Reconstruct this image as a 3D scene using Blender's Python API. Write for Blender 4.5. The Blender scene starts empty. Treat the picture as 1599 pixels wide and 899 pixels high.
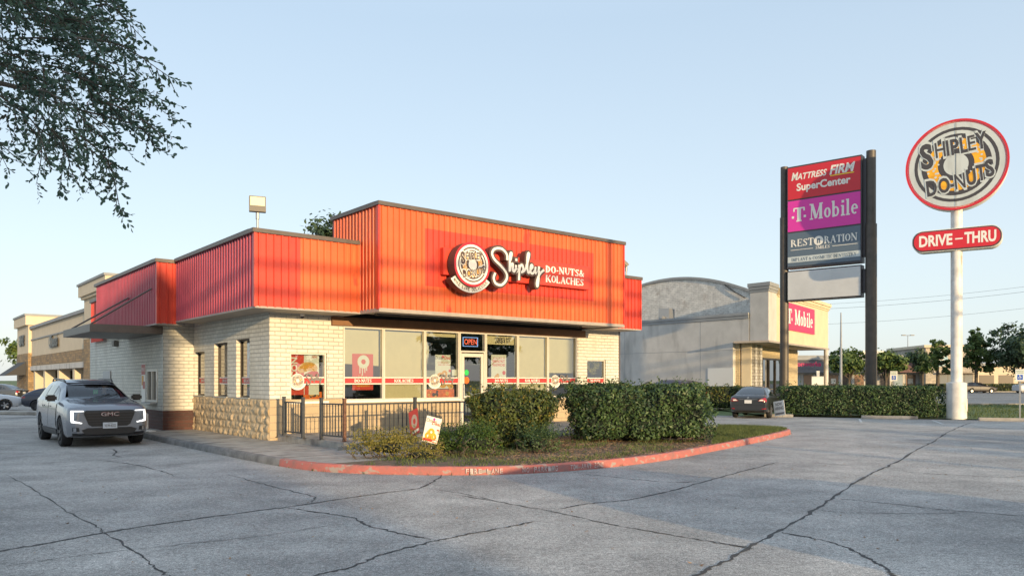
import bpy, bmesh, math, random
import numpy as np
from mathutils import Vector, Matrix, Euler
from mathutils.bvhtree import BVHTree
R = math.radians
sc = bpy.context.scene
COL = sc.collection

# ------------------------------------------------------------------ camera, sky, sun, exposure
cam = bpy.data.objects.new('camera', bpy.data.cameras.new('camera'))
COL.objects.link(cam)
cam.location = (0, 0, 1.75)
cam.rotation_euler = (R(90), 0, 0)
cam.data.sensor_width = 36.0
cam.data.lens = 36.0 * 1204 / 1599
cam.data.shift_y = (593 - 449.5) / 1599
cam.data.clip_start = 0.1
cam.data.clip_end = 3000
sc.camera = cam

YAW = R(90 - 50.305)                       # the shop front runs along this direction
SUN_EL, SUN_AZ = R(7.4), YAW - R(90) - R(8.5)
SUN_DIR = Vector((math.cos(SUN_AZ) * math.cos(SUN_EL), math.sin(SUN_AZ) * math.cos(SUN_EL), math.sin(SUN_EL)))
world = bpy.data.worlds.new("World")
sc.world = world
world.use_nodes = True
wn = world.node_tree
bg = wn.nodes['Background']
sky = wn.nodes.new('ShaderNodeTexSky')
sky.sky_type = 'NISHITA'
sky.sun_disc = False
sky.sun_elevation = SUN_EL
sky.sun_rotation = math.atan2(SUN_DIR.x, SUN_DIR.y)
sky.air_density, sky.dust_density, sky.ozone_density = 1.0, 1.0, 1.5
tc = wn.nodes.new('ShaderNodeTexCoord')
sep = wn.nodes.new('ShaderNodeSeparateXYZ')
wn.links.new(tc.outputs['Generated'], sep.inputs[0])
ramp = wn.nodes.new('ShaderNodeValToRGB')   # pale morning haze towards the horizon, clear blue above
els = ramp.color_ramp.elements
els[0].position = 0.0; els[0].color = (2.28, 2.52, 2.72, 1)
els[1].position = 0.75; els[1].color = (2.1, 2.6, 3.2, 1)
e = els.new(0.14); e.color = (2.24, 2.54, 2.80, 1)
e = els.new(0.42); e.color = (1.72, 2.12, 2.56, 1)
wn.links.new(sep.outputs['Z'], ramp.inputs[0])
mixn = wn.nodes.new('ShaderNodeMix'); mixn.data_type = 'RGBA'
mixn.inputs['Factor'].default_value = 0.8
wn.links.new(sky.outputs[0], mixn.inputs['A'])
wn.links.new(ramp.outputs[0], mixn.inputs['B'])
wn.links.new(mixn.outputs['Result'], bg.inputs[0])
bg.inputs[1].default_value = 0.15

sun = bpy.data.objects.new('sun', bpy.data.lights.new('sun', 'SUN'))
COL.objects.link(sun)
sun.data.energy = 2.5
sun.data.angle = R(0.5)
sun.data.color = (1.0, 0.73, 0.40)
sun.rotation_euler = SUN_DIR.to_track_quat('Z', 'Y').to_euler()
sun.location = SUN_DIR * 60

sc.view_settings.view_transform = 'Standard'
sc.view_settings.look = 'None'
sc.view_settings.exposure = 1.22
sc.view_settings.gamma = 1.0
sc.view_settings.use_curve_mapping = False
sc.cycles.use_denoising = True
sc.cycles.max_bounces = 8
sc.cycles.diffuse_bounces = 3
sc.cycles.glossy_bounces = 4
sc.cycles.transmission_bounces = 6
sc.cycles.transparent_max_bounces = 16
sc.cycles.caustics_reflective = False
sc.cycles.caustics_refractive = False
sc.cycles.sample_clamp_indirect = 6

# ------------------------------------------------------------------ helpers
rng = random.Random(7)
OB = Vector((-6.45, 20.5, 0))
BM = Matrix.Translation(OB) @ Matrix.Rotation(YAW, 4, 'Z')     # shop frame: x along the front, y into the building


def bw(u, v, z=0.0):
    return BM @ Vector((u, v, z))


def srgb(*c):
    return tuple(((x / 255) / 12.92 if x / 255 <= .04045 else ((x / 255 + .055) / 1.055) ** 2.4) for x in c)


class MB:
    """collects faces, then links them as one mesh object; UVs are box-projected in metres"""

    def __init__(s):
        s.v, s.f, s.m, s.cur, s.M = [], [], [], 0, Matrix.Identity(4)

    def add(s, pts, faces, mi=None):
        n = len(s.v)
        I = s.M
        s.v += [tuple(I @ Vector(p)) for p in pts]
        s.f += [tuple(n + i for i in f) for f in faces]
        s.m += [s.cur if mi is None else mi] * len(faces)
        return s

    def poly(s, pts, mi=None):
        return s.add(pts, [range(len(pts))], mi)

    def box(s, x0, x1, y0, y1, z0, z1, mi=None):
        p = [(x0, y0, z0), (x1, y0, z0), (x1, y1, z0), (x0, y1, z0), (x0, y0, z1), (x1, y0, z1), (x1, y1, z1), (x0, y1, z1)]
        return s.add(p, [(0, 3, 2, 1), (4, 5, 6, 7), (0, 1, 5, 4), (1, 2, 6, 5), (2, 3, 7, 6), (3, 0, 4, 7)], mi)

    def prism(s, base, vec, mi=None, caps=True):
        """planar loop extruded along vec"""
        n = len(base)
        vec = Vector(vec)
        p = [tuple(b) for b in base] + [tuple(Vector(b) + vec) for b in base]
        f = [(i, (i + 1) % n, n + (i + 1) % n, n + i) for i in range(n)]
        if caps:
            f += [tuple(range(n))[::-1], tuple(range(n, 2 * n))]
        return s.add(p, f, mi)

    def tube(s, pts, rad, n=8, mi=None, caps=True):
        pts = [Vector(p) for p in pts]
        k = len(pts)
        rr = rad if isinstance(rad, (list, tuple)) else [rad] * k
        vs, fs = [], []
        ref = None
        for i in range(k):
            t = (pts[min(i + 1, k - 1)] - pts[max(i - 1, 0)])
            t = t.normalized() if t.length > 1e-9 else Vector((0, 0, 1))
            if ref is None:
                ref = t.orthogonal().normalized()
            a = (ref - t * ref.dot(t))
            a = a.normalized() if a.length > 1e-6 else t.orthogonal().normalized()
            ref = a
            b = t.cross(a)
            for j in range(n):
                an = 2 * math.pi * j / n
                vs.append(tuple(pts[i] + (a * math.cos(an) + b * math.sin(an)) * rr[i]))
        for i in range(k - 1):
            for j in range(n):
                fs.append((i * n + j, i * n + (j + 1) % n, (i + 1) * n + (j + 1) % n, (i + 1) * n + j))
        if caps:
            fs += [tuple(range(n))[::-1], tuple(range((k - 1) * n, k * n))]
        return s.add(vs, fs, mi)

    def lathe(s, prof, c=(0, 0, 0), axis='Z', n=24, mi=None):
        """profile [(r, h)] turned round an axis through c"""
        vs, fs = [], []
        for r, h in prof:
            for j in range(n):
                a = 2 * math.pi * j / n
                x, y = r * math.cos(a), r * math.sin(a)
                q = {'Z': (x, y, h), 'Y': (x, h, y), 'X': (h, x, y)}[axis]
                vs.append((q[0] + c[0], q[1] + c[1], q[2] + c[2]))
        k = len(prof)
        for i in range(k - 1):
            for j in range(n):
                fs.append((i * n + j, i * n + (j + 1) % n, (i + 1) * n + (j + 1) % n, (i + 1) * n + j))
        return s.add(vs, fs, mi)

    def disc(s, c, r, rt, up, off=0.0, r0=0.0, n=48, a0=0, a1=2 * math.pi, mi=None, rz=None):
        """flat disc or ring in the plane (rt, up)"""
        c, rt, up = Vector(c), Vector(rt), Vector(up)
        nn = rt.cross(up).normalized()
        full = abs(a1 - a0 - 2 * math.pi) < 1e-6
        k = n if full else n + 1
        rz = rz or r
        P = lambda q, qz, a: tuple(c + rt * (q * math.cos(a)) + up * (qz * math.sin(a)) + nn * off)
        an = [a0 + (a1 - a0) * i / n for i in range(k)]
        if r0 <= 0:
            return s.add([P(r, rz, a) for a in an], [range(k)], mi)
        vs = [P(r, rz, a) for a in an] + [P(r0, r0 * rz / r, a) for a in an]
        return s.add(vs, [(i, (i + 1) % k, k + (i + 1) % k, k + i) for i in range(n)], mi)

    def text(s, txt, o, rt, up, h, w=None, bold=0.0, depth=0.0, align='C', shear=0.0, mi=None, off=0.004, rot=0.0):
        vs, fs, bb = glyphs(txt, bold, shear)
        x0, x1, y0, y1 = bb
        ky = h / CAP
        kx = ky if w is None else w / max(1e-6, x1 - x0)
        ox = {'C': (x0 + x1) / 2, 'L': x0, 'R': x1}[align]
        o, rt, up = Vector(o), Vector(rt).normalized(), Vector(up).normalized()
        if rot:
            c_, s_ = math.cos(rot), math.sin(rot)
            rt, up = rt * c_ + up * s_, up * c_ - rt * s_
        nn = rt.cross(up)
        P = [tuple(o + rt * ((x - ox) * kx) + up * (y * ky) + nn * off) for x, y in vs]
        return s.add(P, fs, mi)

    def build(s, name, mats, parent=None, smooth=False, loc=None, rotz=0.0, bevel=0.0, frame=None, weld=False):
        me = bpy.data.meshes.new(name)
        me.from_pydata(s.v, [], [tuple(f) for f in s.f])
        for m in (mats if isinstance(mats, (list, tuple)) else [mats]):
            me.materials.append(m)
        me.polygons.foreach_set('material_index', s.m)
        if bevel or weld:
            bm = bmesh.new(); bm.from_mesh(me)
            bmesh.ops.remove_doubles(bm, verts=bm.verts, dist=0.0004)
            if bevel:
                ed = [e for e in bm.edges if len(e.link_faces) == 2 and e.calc_face_angle(0) > 0.5]
                bmesh.ops.bevel(bm, geom=ed, offset=bevel, segments=2, affect='EDGES', clamp_overlap=True)
            bm.to_mesh(me); bm.free()
        boxuv(me)
        if smooth:
            me.polygons.foreach_set('use_smooth', [True] * len(me.polygons))
            if smooth is not True:
                me.set_sharp_from_angle(angle=R(smooth))
        me.update()
        o = bpy.data.objects.new(name, me)
        COL.objects.link(o)
        if parent is not None:
            o.parent = parent
        if loc is not None:
            o.location = loc
        if rotz:
            o.rotation_euler = (0, 0, rotz)
        if frame is not None:
            o.matrix_world = frame
        return o


def boxuv(me):
    uv = me.uv_layers.new(name='UVMap')
    nl = len(me.loops)
    if not nl:
        return
    vi = np.empty(nl, np.int32); me.loops.foreach_get('vertex_index', vi)
    co = np.empty(len(me.vertices) * 3); me.vertices.foreach_get('co', co); co = co.reshape(-1, 3)[vi]
    nf = len(me.polygons)
    nr = np.empty(nf * 3); me.polygons.foreach_get('normal', nr); nr = np.abs(nr.reshape(-1, 3))
    lt = np.empty(nf, np.int32); me.polygons.foreach_get('loop_total', lt)
    ax = np.repeat(np.where((nr[:, 2] > nr[:, 0]) & (nr[:, 2] > nr[:, 1]), 2, np.where(nr[:, 0] > nr[:, 1], 0, 1)), lt)
    U = np.where(ax == 0, co[:, 1], co[:, 0])
    W = np.where(ax == 2, co[:, 1], co[:, 2])
    uv.data.foreach_set('uv', np.stack([U, W], 1).ravel())


_gl = {}
CAP = 1.0


def glyphs(txt, bold=0.0, shear=0.0):
    k = (txt, bold, shear)
    if k not in _gl:
        c = bpy.data.curves.new('lettering', 'FONT')
        c.body = txt; c.size = 1.0; c.offset = bold; c.shear = shear; c.resolution_u = 3
        o = bpy.data.objects.new('lettering', c); COL.objects.link(o)
        bpy.context.view_layer.update()
        dg = bpy.context.evaluated_depsgraph_get()
        me = bpy.data.meshes.new_from_object(o.evaluated_get(dg))
        vs = [(v.co.x, v.co.y) for v in me.vertices]
        fs = [tuple(p.vertices) for p in me.polygons]
        bpy.data.objects.remove(o); bpy.data.curves.remove(c); bpy.data.meshes.remove(me)
        xs = [v[0] for v in vs] or [0, 1]; ys = [v[1] for v in vs] or [0, 1]
        _gl[k] = (vs, fs, (min(xs), max(xs), min(ys), max(ys)))
    return _gl[k]


CAP = glyphs('H')[2][3]


# serif capitals drawn as thick and thin strokes: ('s',x0,y0,x1,y1,width) strokes, ('a',cx,cy,rx,ry,a0,a1,side,top) arcs
TK, TN = .19, .075
def _sf(x, y, w=.26): return ('s', x - w / 2, y, x + w / 2, y, TN)
SERIF = {
 'D': (.78, [('s', .16, 0, .16, 1, TK), ('a', .2, .5, .45, .46, -90, 90, TK, TN), _sf(.14, .04), _sf(.14, .96)]),
 'O': (.84, [('a', .42, .5, .33, .48, 0, 360, TK, TN)]),
 '-': (.40, [('s', .06, .42, .34, .42, .12)]),
 'N': (.92, [('s', .16, 0, .16, 1, TN), ('s', .16, .95, .74, .05, TK), ('s', .76, 0, .76, 1, TN), _sf(.16, .04), _sf(.14, .96), _sf(.76, .96)]),
 'U': (.86, [('s', .18, .35, .18, 1, TK), ('a', .44, .36, .26, .33, 180, 360, .12, TN), ('s', .7, .35, .7, 1, TN), _sf(.18, .96), _sf(.7, .96)]),
 'T': (.80, [('s', .4, 0, .4, 1, TK), ('s', .06, .96, .74, .96, TN), ('s', .08, .74, .08, .96, TN), ('s', .72, .74, .72, .96, TN), _sf(.4, .04, .34)]),
 'S': (.66, [('a', .33, .73, .23, .24, 20, 270, .12, TN), ('a', .33, .27, .24, .25, -160, 90, .14, TN), ('s', .2, .66, .46, .4, .15), ('s', .56, .74, .56, .98, TN), ('s', .09, .02, .09, .27, TN)]),
 '&': (.86, [('a', .36, .76, .17, .21, 0, 360, .09, TN), ('a', .34, .27, .25, .26, 60, 330, .14, TN), ('s', .24, .66, .76, .04, .16), ('a', .5, .4, .22, .3, -60, 20, .07, .07), _sf(.72, .5, .2)]),
 'K': (.88, [('s', .16, 0, .16, 1, TK), ('s', .24, .42, .72, .96, TN), ('s', .38, .55, .76, .04, TK), _sf(.16, .04), _sf(.16, .96), _sf(.7, .96), _sf(.76, .04)]),
 'L': (.70, [('s', .16, 0, .16, 1, TK), ('s', .06, .04, .62, .04, TN), ('s', .6, .02, .6, .28, TN), _sf(.16, .96)]),
 'A': (.88, [('s', .14, 0, .44, .98, TN), ('s', .42, .98, .72, 0, TK), ('s', .24, .34, .58, .34, TN), _sf(.14, .04), _sf(.72, .04)]),
 'C': (.76, [('a', .42, .5, .32, .48, 45, 315, TK, TN), ('s', .66, .7, .66, .98, TN)]),
 'H': (.92, [('s', .18, 0, .18, 1, TK), ('s', .74, 0, .74, 1, TK), ('s', .18, .52, .74, .52, TN), _sf(.18, .04), _sf(.18, .96), _sf(.74, .04), _sf(.74, .96)]),
 'E': (.74, [('s', .16, 0, .16, 1, TK), ('s', .06, .96, .64, .96, TN), ('s', .16, .52, .5, .52, TN), ('s', .06, .04, .66, .04, TN), ('s', .63, .76, .63, .98, TN), ('s', .65, .02, .65, .27, TN), ('s', .5, .4, .5, .64, TN)]),
 'R': (.86, [('s', .16, 0, .16, 1, TK), ('a', .3, .74, .28, .22, -90, 90, .14, TN), ('s', .16, .96, .3, .96, TN), ('s', .16, .52, .3, .52, TN), ('s', .4, .52, .74, .02, TK), _sf(.16, .04), _sf(.12, .96, .2)]),
 'I': (.40, [('s', .2, 0, .2, 1, TK), _sf(.2, .04, .32), _sf(.2, .96, .32)]),
 'M': (1.06, [('s', .16, 0, .18, 1, TN), ('s', .2, .97, .52, .06, TK), ('s', .52, .06, .84, .97, TN), ('s', .86, 0, .86, 1, TK), _sf(.16, .04), _sf(.86, .04, .32), _sf(.12, .96, .2), _sf(.92, .96, .2)]),
 'P': (.76, [('s', .16, 0, .16, 1, TK), ('a', .3, .74, .3, .22, -90, 90, .14, TN), ('s', .16, .96, .3, .96, TN), ('s', .16, .52, .3, .52, TN), _sf(.16, .04), _sf(.12, .96, .2)]),
 'Y': (.84, [('s', .12, .98, .42, .48, TK), ('s', .72, .98, .42, .48, TN), ('s', .42, 0, .42, .5, TK), _sf(.42, .04), _sf(.12, .96), _sf(.72, .96, .22)]),
 'o': (.60, [('a', .3, .33, .22, .32, 0, 360, .15, TN)]),
 'b': (.66, [('s', .15, 0, .15, 1, .15), ('a', .32, .33, .22, .32, 0, 360, .14, TN), _sf(.1, .96, .16)]),
 'i': (.36, [('s', .18, 0, .18, .64, .15), ('s', .18, .8, .18, .96, .17), _sf(.18, .04, .3), _sf(.12, .62, .16)]),
 'l': (.36, [('s', .18, 0, .18, 1, .15), _sf(.18, .04, .3), _sf(.12, .96, .16)]),
 'e': (.58, [('a', .3, .33, .22, .32, 0, 310, .14, TN), ('s', .1, .36, .5, .36, TN)]),
 ' ': (.35, []),
}


def serif(mb, txt, o, rt, up, h, w=None, mi=None, off=0.004, align='C', thin=1.0):
    o, rt, up = Vector(o), Vector(rt).normalized(), Vector(up).normalized()
    nn = rt.cross(up)
    tot = sum(SERIF[c][0] for c in txt)
    ky = h
    kx = h if w is None else w / tot
    x = {'C': -tot / 2, 'L': 0, 'R': -tot}[align]
    k = 0
    for ch in txt:
        adv, st = SERIF[ch]
        for q in st:
            k += 1
            d = off + (k % 9) * 0.0006
            P = lambda a, b: tuple(o + rt * ((x + a) * kx) + up * (b * ky) + nn * d)
            if q[0] == 's':
                _, x0, y0, x1, y1, wd = q
                wd *= thin
                L = math.hypot(x1 - x0, y1 - y0) or 1
                px, py = -(y1 - y0) / L * wd / 2, (x1 - x0) / L * wd / 2
                mb.poly([P(x0 - px, y0 - py), P(x1 - px, y1 - py), P(x1 + px, y1 + py), P(x0 + px, y0 + py)], mi)
            else:
                _, cx, cy, rx, ry, a0, a1, ws, wt = q
                n = max(6, int(abs(a1 - a0) / 22))
                vs = []
                for i in range(n + 1):
                    a = R(a0 + (a1 - a0) * i / n)
                    wd = (wt + (ws - wt) * abs(math.cos(a)) ** 1.5) * thin
                    c_, s_ = math.cos(a), math.sin(a)
                    vs += [P(cx + (rx + wd / 2 - .05) * c_, cy + (ry + wd / 2 - .05) * s_), P(cx + (rx - wd / 2 - .05) * c_, cy + (ry - wd / 2 - .05) * s_)]
                mb.add(vs, [(2 * i, 2 * i + 2, 2 * i + 3, 2 * i + 1) for i in range(n)], mi)
        x += adv


def ribbon(mb, pts, w, o, rt, up, z0, z1, mi=None, climb=0.0):
    """a stroke of constant width through 2D points, as a raised bar on a plane"""
    o, rt, up = Vector(o), Vector(rt), Vector(up)
    nn = rt.cross(up).normalized()
    P2 = [Vector((p[0], p[1])) for p in pts]
    n = len(P2)
    vs, fs = [], []
    for i in range(n):
        t = (P2[min(i + 1, n - 1)] - P2[max(i - 1, 0)])
        t = t.normalized() if t.length > 1e-9 else Vector((1, 0))
        s_ = Vector((-t.y, t.x)) * (w / 2)
        zz = climb * i
        for q, d in ((P2[i] + s_, z0), (P2[i] + s_, z1 + zz), (P2[i] - s_, z1 + zz), (P2[i] - s_, z0)):
            vs.append(tuple(o + rt * q.x + up * q.y + nn * d))
    for i in range(n - 1):
        for j in range(4):
            fs.append((i * 4 + j, i * 4 + (j + 1) % 4, (i + 1) * 4 + (j + 1) % 4, (i + 1) * 4 + j))
    fs += [(3, 2, 1, 0), (4 * n - 4, 4 * n - 3, 4 * n - 2, 4 * n - 1)]
    mb.add(vs, fs, mi)


def spline(pts, k=6):
    """Catmull-Rom through the points"""
    p = [Vector(q) for q in pts]
    p = [p[0] * 2 - p[1]] + p + [p[-1] * 2 - p[-2]]
    out = []
    for i in range(1, len(p) - 2):
        for j in range(k):
            t = j / k
            a, b, c, d = p[i - 1], p[i], p[i + 1], p[i + 2]
            out.append(0.5 * ((2 * b) + (c - a) * t + (2 * a - 5 * b + 4 * c - d) * t * t + (3 * b - a - 3 * c + d) * t ** 3))
    out.append(p[-2])
    return out


def tag(o, label=None, cat=None, group=None, kind=None):
    for k, v in (('label', label), ('category', cat), ('group', group), ('kind', kind)):
        if v:
            o[k] = v
    return o


def thing(name, label, cat, loc=(0, 0, 0), rotz=0.0, group=None):
    o = bpy.data.objects.new(name, None)
    o.empty_display_size = 0.2
    COL.objects.link(o)
    o.location = loc
    o.rotation_euler = (0, 0, rotz)
    return tag(o, label, cat, group)


# ------------------------------------------------------------------ materials
def pm(name, col, rough=0.6, metal=0.0, var=0.0, vs=4.0, bump=0.0, bs=60.0, spec=0.5, emit=None, es=1.0, trans=0.0, coat=0.0, dirt=None):
    m = bpy.data.materials.new(name)
    m.use_nodes = True
    nt = m.node_tree
    b = nt.nodes['Principled BSDF']
    b.inputs['Base Color'].default_value = (*col, 1)
    b.inputs['Roughness'].default_value = rough
    b.inputs['Metallic'].default_value = metal
    b.inputs['Specular IOR Level'].default_value = spec
    if coat:
        b.inputs['Coat Weight'].default_value = coat
        b.inputs['Coat Roughness'].default_value = 0.06
    if emit:
        b.inputs['Emission Color'].default_value = (*emit, 1)
        b.inputs['Emission Strength'].default_value = es
    if var or bump or dirt:
        t = nt.nodes.new('ShaderNodeTexCoord')
    if var or dirt:
        n = nt.nodes.new('ShaderNodeTexNoise'); n.inputs['Scale'].default_value = vs; n.inputs['Detail'].default_value = 7
        n.inputs['Roughness'].default_value = 0.62
        nt.links.new(t.outputs['Object'], n.inputs['Vector'])
        r = nt.nodes.new('ShaderNodeValToRGB')
        lo = dirt or tuple(c * (1 - var) for c in col)
        r.color_ramp.elements[0].color = (*lo, 1); r.color_ramp.elements[0].position = .3
        r.color_ramp.elements[1].color = (*(tuple(min(1, c * (1 + var * .6)) for c in col)), 1); r.color_ramp.elements[1].position = .62
        nt.links.new(n.outputs['Fac'], r.inputs[0]); nt.links.new(r.outputs[0], b.inputs['Base Color'])
    if bump:
        n2 = nt.nodes.new('ShaderNodeTexNoise'); n2.inputs['Scale'].default_value = bs; n2.inputs['Detail'].default_value = 4
        nt.links.new(t.outputs['Object'], n2.inputs['Vector'])
        bp = nt.nodes.new('ShaderNodeBump'); bp.inputs['Strength'].default_value = bump; bp.inputs['Distance'].default_value = 0.02
        nt.links.new(n2.outputs['Fac'], bp.inputs['Height']); nt.links.new(bp.outputs[0], b.inputs['Normal'])
    return m


def stains(m, col, scale, lo, hi, stretch=(1, 1, .5)):
    """blotches of another colour over a finished material"""
    nt = m.node_tree; L = nt.links; b = nt.nodes['Principled BSDF']
    t = nt.nodes.new('ShaderNodeTexCoord'); mp = nt.nodes.new('ShaderNodeMapping'); mp.inputs['Scale'].default_value = stretch
    n = nt.nodes.new('ShaderNodeTexNoise'); n.inputs['Scale'].default_value = scale; n.inputs['Detail'].default_value = 5
    L.new(t.outputs['Object'], mp.inputs[0]); L.new(mp.outputs[0], n.inputs['Vector'])
    r = nt.nodes.new('ShaderNodeMapRange'); r.inputs['From Min'].default_value = lo; r.inputs['From Max'].default_value = hi
    L.new(n.outputs['Fac'], r.inputs['Value'])
    x = nt.nodes.new('ShaderNodeMix'); x.data_type = 'RGBA'; L.new(r.outputs[0], x.inputs['Factor'])
    src = b.inputs['Base Color'].links
    if src: L.new(src[0].from_socket, x.inputs['A'])
    else: x.inputs['A'].default_value = b.inputs['Base Color'].default_value
    x.inputs['B'].default_value = (*col, 1)
    L.new(x.outputs['Result'], b.inputs['Base Color'])


def brickmat(name, c1, c2, mortar, bwid=.3, row=.113, msize=.012, rough=.75, bump=.6, noise=.15, bias=0.0, offs=.5, dist=.012, stain=None):
    m = bpy.data.materials.new(name); m.use_nodes = True
    nt = m.node_tree; L = nt.links
    b = nt.nodes['Principled BSDF']; b.inputs['Roughness'].default_value = rough
    t = nt.nodes.new('ShaderNodeTexCoord')
    k = nt.nodes.new('ShaderNodeTexBrick')
    k.offset = offs
    L.new(t.outputs['UV'], k.inputs['Vector'])
    k.inputs['Scale'].default_value = 1.0
    k.inputs['Brick Width'].default_value = bwid; k.inputs['Row Height'].default_value = row
    k.inputs['Mortar Size'].default_value = msize; k.inputs['Mortar Smooth'].default_value = .35; k.inputs['Bias'].default_value = bias
    k.inputs['Color1'].default_value = (*c1, 1); k.inputs['Color2'].default_value = (*c2, 1); k.inputs['Mortar'].default_value = (*mortar, 1)
    n = nt.nodes.new('ShaderNodeTexNoise'); n.inputs['Scale'].default_value = 2.3; n.inputs['Detail'].default_value = 9; n.inputs['Roughness'].default_value = .68
    L.new(t.outputs['UV'], n.inputs['Vector'])
    mr = nt.nodes.new('ShaderNodeMapRange'); mr.inputs['From Min'].default_value = .3; mr.inputs['From Max'].default_value = .7
    mr.inputs['To Min'].default_value = 1 - noise; mr.inputs['To Max'].default_value = 1 + noise * .4
    L.new(n.outputs['Fac'], mr.inputs['Value'])
    mx = nt.nodes.new('ShaderNodeMix'); mx.data_type = 'RGBA'; mx.blend_type = 'MULTIPLY'; mx.inputs['Factor'].default_value = 1
    L.new(k.outputs['Color'], mx.inputs['A']); L.new(mr.outputs[0], mx.inputs['B'])
    last = mx.outputs['Result']
    if stain:
        ns = nt.nodes.new('ShaderNodeTexNoise'); ns.inputs['Scale'].default_value = .9; ns.inputs['Detail'].default_value = 10; ns.inputs['Roughness'].default_value = .75
        L.new(t.outputs['UV'], ns.inputs['Vector'])
        rr = nt.nodes.new('ShaderNodeMapRange'); rr.inputs['From Min'].default_value = .55; rr.inputs['From Max'].default_value = .72
        L.new(ns.outputs['Fac'], rr.inputs['Value'])
        m2 = nt.nodes.new('ShaderNodeMix'); m2.data_type = 'RGBA'; L.new(rr.outputs[0], m2.inputs['Factor'])
        L.new(last, m2.inputs['A']); m2.inputs['B'].default_value = (*stain, 1); last = m2.outputs['Result']
    L.new(last, b.inputs['Base Color'])
    n2 = nt.nodes.new('ShaderNodeTexNoise'); n2.inputs['Scale'].default_value = 38; n2.inputs['Detail'].default_value = 4
    L.new(t.outputs['UV'], n2.inputs['Vector'])
    ad = nt.nodes.new('ShaderNodeMath'); ad.operation = 'MULTIPLY_ADD'
    L.new(k.outputs['Fac'], ad.inputs[0]); ad.inputs[1].default_value = -1.0
    ml = nt.nodes.new('ShaderNodeMath'); ml.operation = 'MULTIPLY'; ml.inputs[1].default_value = .35
    L.new(n2.outputs['Fac'], ml.inputs[0]); L.new(ml.outputs[0], ad.inputs[2])
    bp = nt.nodes.new('ShaderNodeBump'); bp.inputs['Strength'].default_value = bump; bp.inputs['Distance'].default_value = dist
    L.new(ad.outputs[0], bp.inputs['Height']); L.new(bp.outputs[0], b.inputs['Normal'])
    return m


def glassmat(name, tint=(.62, .70, .70), refl=1.0, rough=.01, base=.02):
    m = bpy.data.materials.new(name); m.use_nodes = True
    nt = m.node_tree; L = nt.links
    for n in list(nt.nodes):
        if n.type != 'OUTPUT_MATERIAL':
            nt.nodes.remove(n)
    out = [n for n in nt.nodes][0]
    tr = nt.nodes.new('ShaderNodeBsdfTransparent'); tr.inputs[0].default_value = (*tint, 1)
    gl = nt.nodes.new('ShaderNodeBsdfGlossy'); gl.inputs['Roughness'].default_value = rough; gl.inputs[0].default_value = (.95, .97, 1, 1)
    fr = nt.nodes.new('ShaderNodeFresnel'); fr.inputs['IOR'].default_value = 1.55
    ml = nt.nodes.new('ShaderNodeMath'); ml.operation = 'MULTIPLY_ADD'; ml.inputs[1].default_value = 1.5 * refl; ml.inputs[2].default_value = base
    ml.use_clamp = True
    L.new(fr.outputs[0], ml.inputs[0])
    mx = nt.nodes.new('ShaderNodeMixShader')
    L.new(ml.outputs[0], mx.inputs[0]); L.new(tr.outputs[0], mx.inputs[1]); L.new(gl.outputs[0], mx.inputs[2])
    L.new(mx.outputs[0], out.inputs['Surface'])
    return m


def leafmat(name, dark, light, rough=.5, trans=.25, accent=None, acc=.06):
    m = bpy.data.materials.new(name); m.use_nodes = True
    nt = m.node_tree; L = nt.links
    b = nt.nodes['Principled BSDF']
    g = nt.nodes.new('ShaderNodeNewGeometry')
    t = nt.nodes.new('ShaderNodeTexCoord')
    n = nt.nodes.new('ShaderNodeTexNoise'); n.inputs['Scale'].default_value = 2.2; n.inputs['Detail'].default_value = 3
    L.new(t.outputs['Object'], n.inputs['Vector'])
    ad = nt.nodes.new('ShaderNodeMath'); ad.operation = 'MULTIPLY_ADD'; ad.inputs[1].default_value = .55
    L.new(g.outputs['Random Per Island'], ad.inputs[0]); 
    m2 = nt.nodes.new('ShaderNodeMath'); m2.operation = 'MULTIPLY_ADD'; m2.inputs[1].default_value = 1.5; m2.inputs[2].default_value = -.52
    L.new(n.outputs['Fac'], m2.inputs[0]); L.new(m2.outputs[0], ad.inputs[2])
    r = nt.nodes.new('ShaderNodeValToRGB')
    r.color_ramp.elements[0].color = (*dark, 1); r.color_ramp.elements[0].position = .12
    r.color_ramp.elements[1].color = (*light, 1); r.color_ramp.elements[1].position = .85
    L.new(ad.outputs[0], r.inputs[0])
    last = r.outputs[0]
    if accent:
        gt = nt.nodes.new('ShaderNodeMath'); gt.operation = 'GREATER_THAN'; gt.inputs[1].default_value = 1 - acc
        L.new(g.outputs['Random Per Island'], gt.inputs[0])
        mx = nt.nodes.new('ShaderNodeMix'); mx.data_type = 'RGBA'
        L.new(gt.outputs[0], mx.inputs['Factor']); L.new(last, mx.inputs['A']); mx.inputs['B'].default_value = (*accent, 1)
        last = mx.outputs['Result']
    L.new(last, b.inputs['Base Color'])
    b.inputs['Roughness'].default_value = rough
    tl = nt.nodes.new('ShaderNodeBsdfTranslucent'); L.new(last, tl.inputs[0])
    mxs = nt.nodes.new('ShaderNodeMixShader'); mxs.inputs[0].default_value = trans
    L.new(b.outputs[0], mxs.inputs[1]); L.new(tl.outputs[0], mxs.inputs[2])
    L.new(mxs.outputs[0], nt.nodes['Material Output'].inputs['Surface'])
    return m


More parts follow.
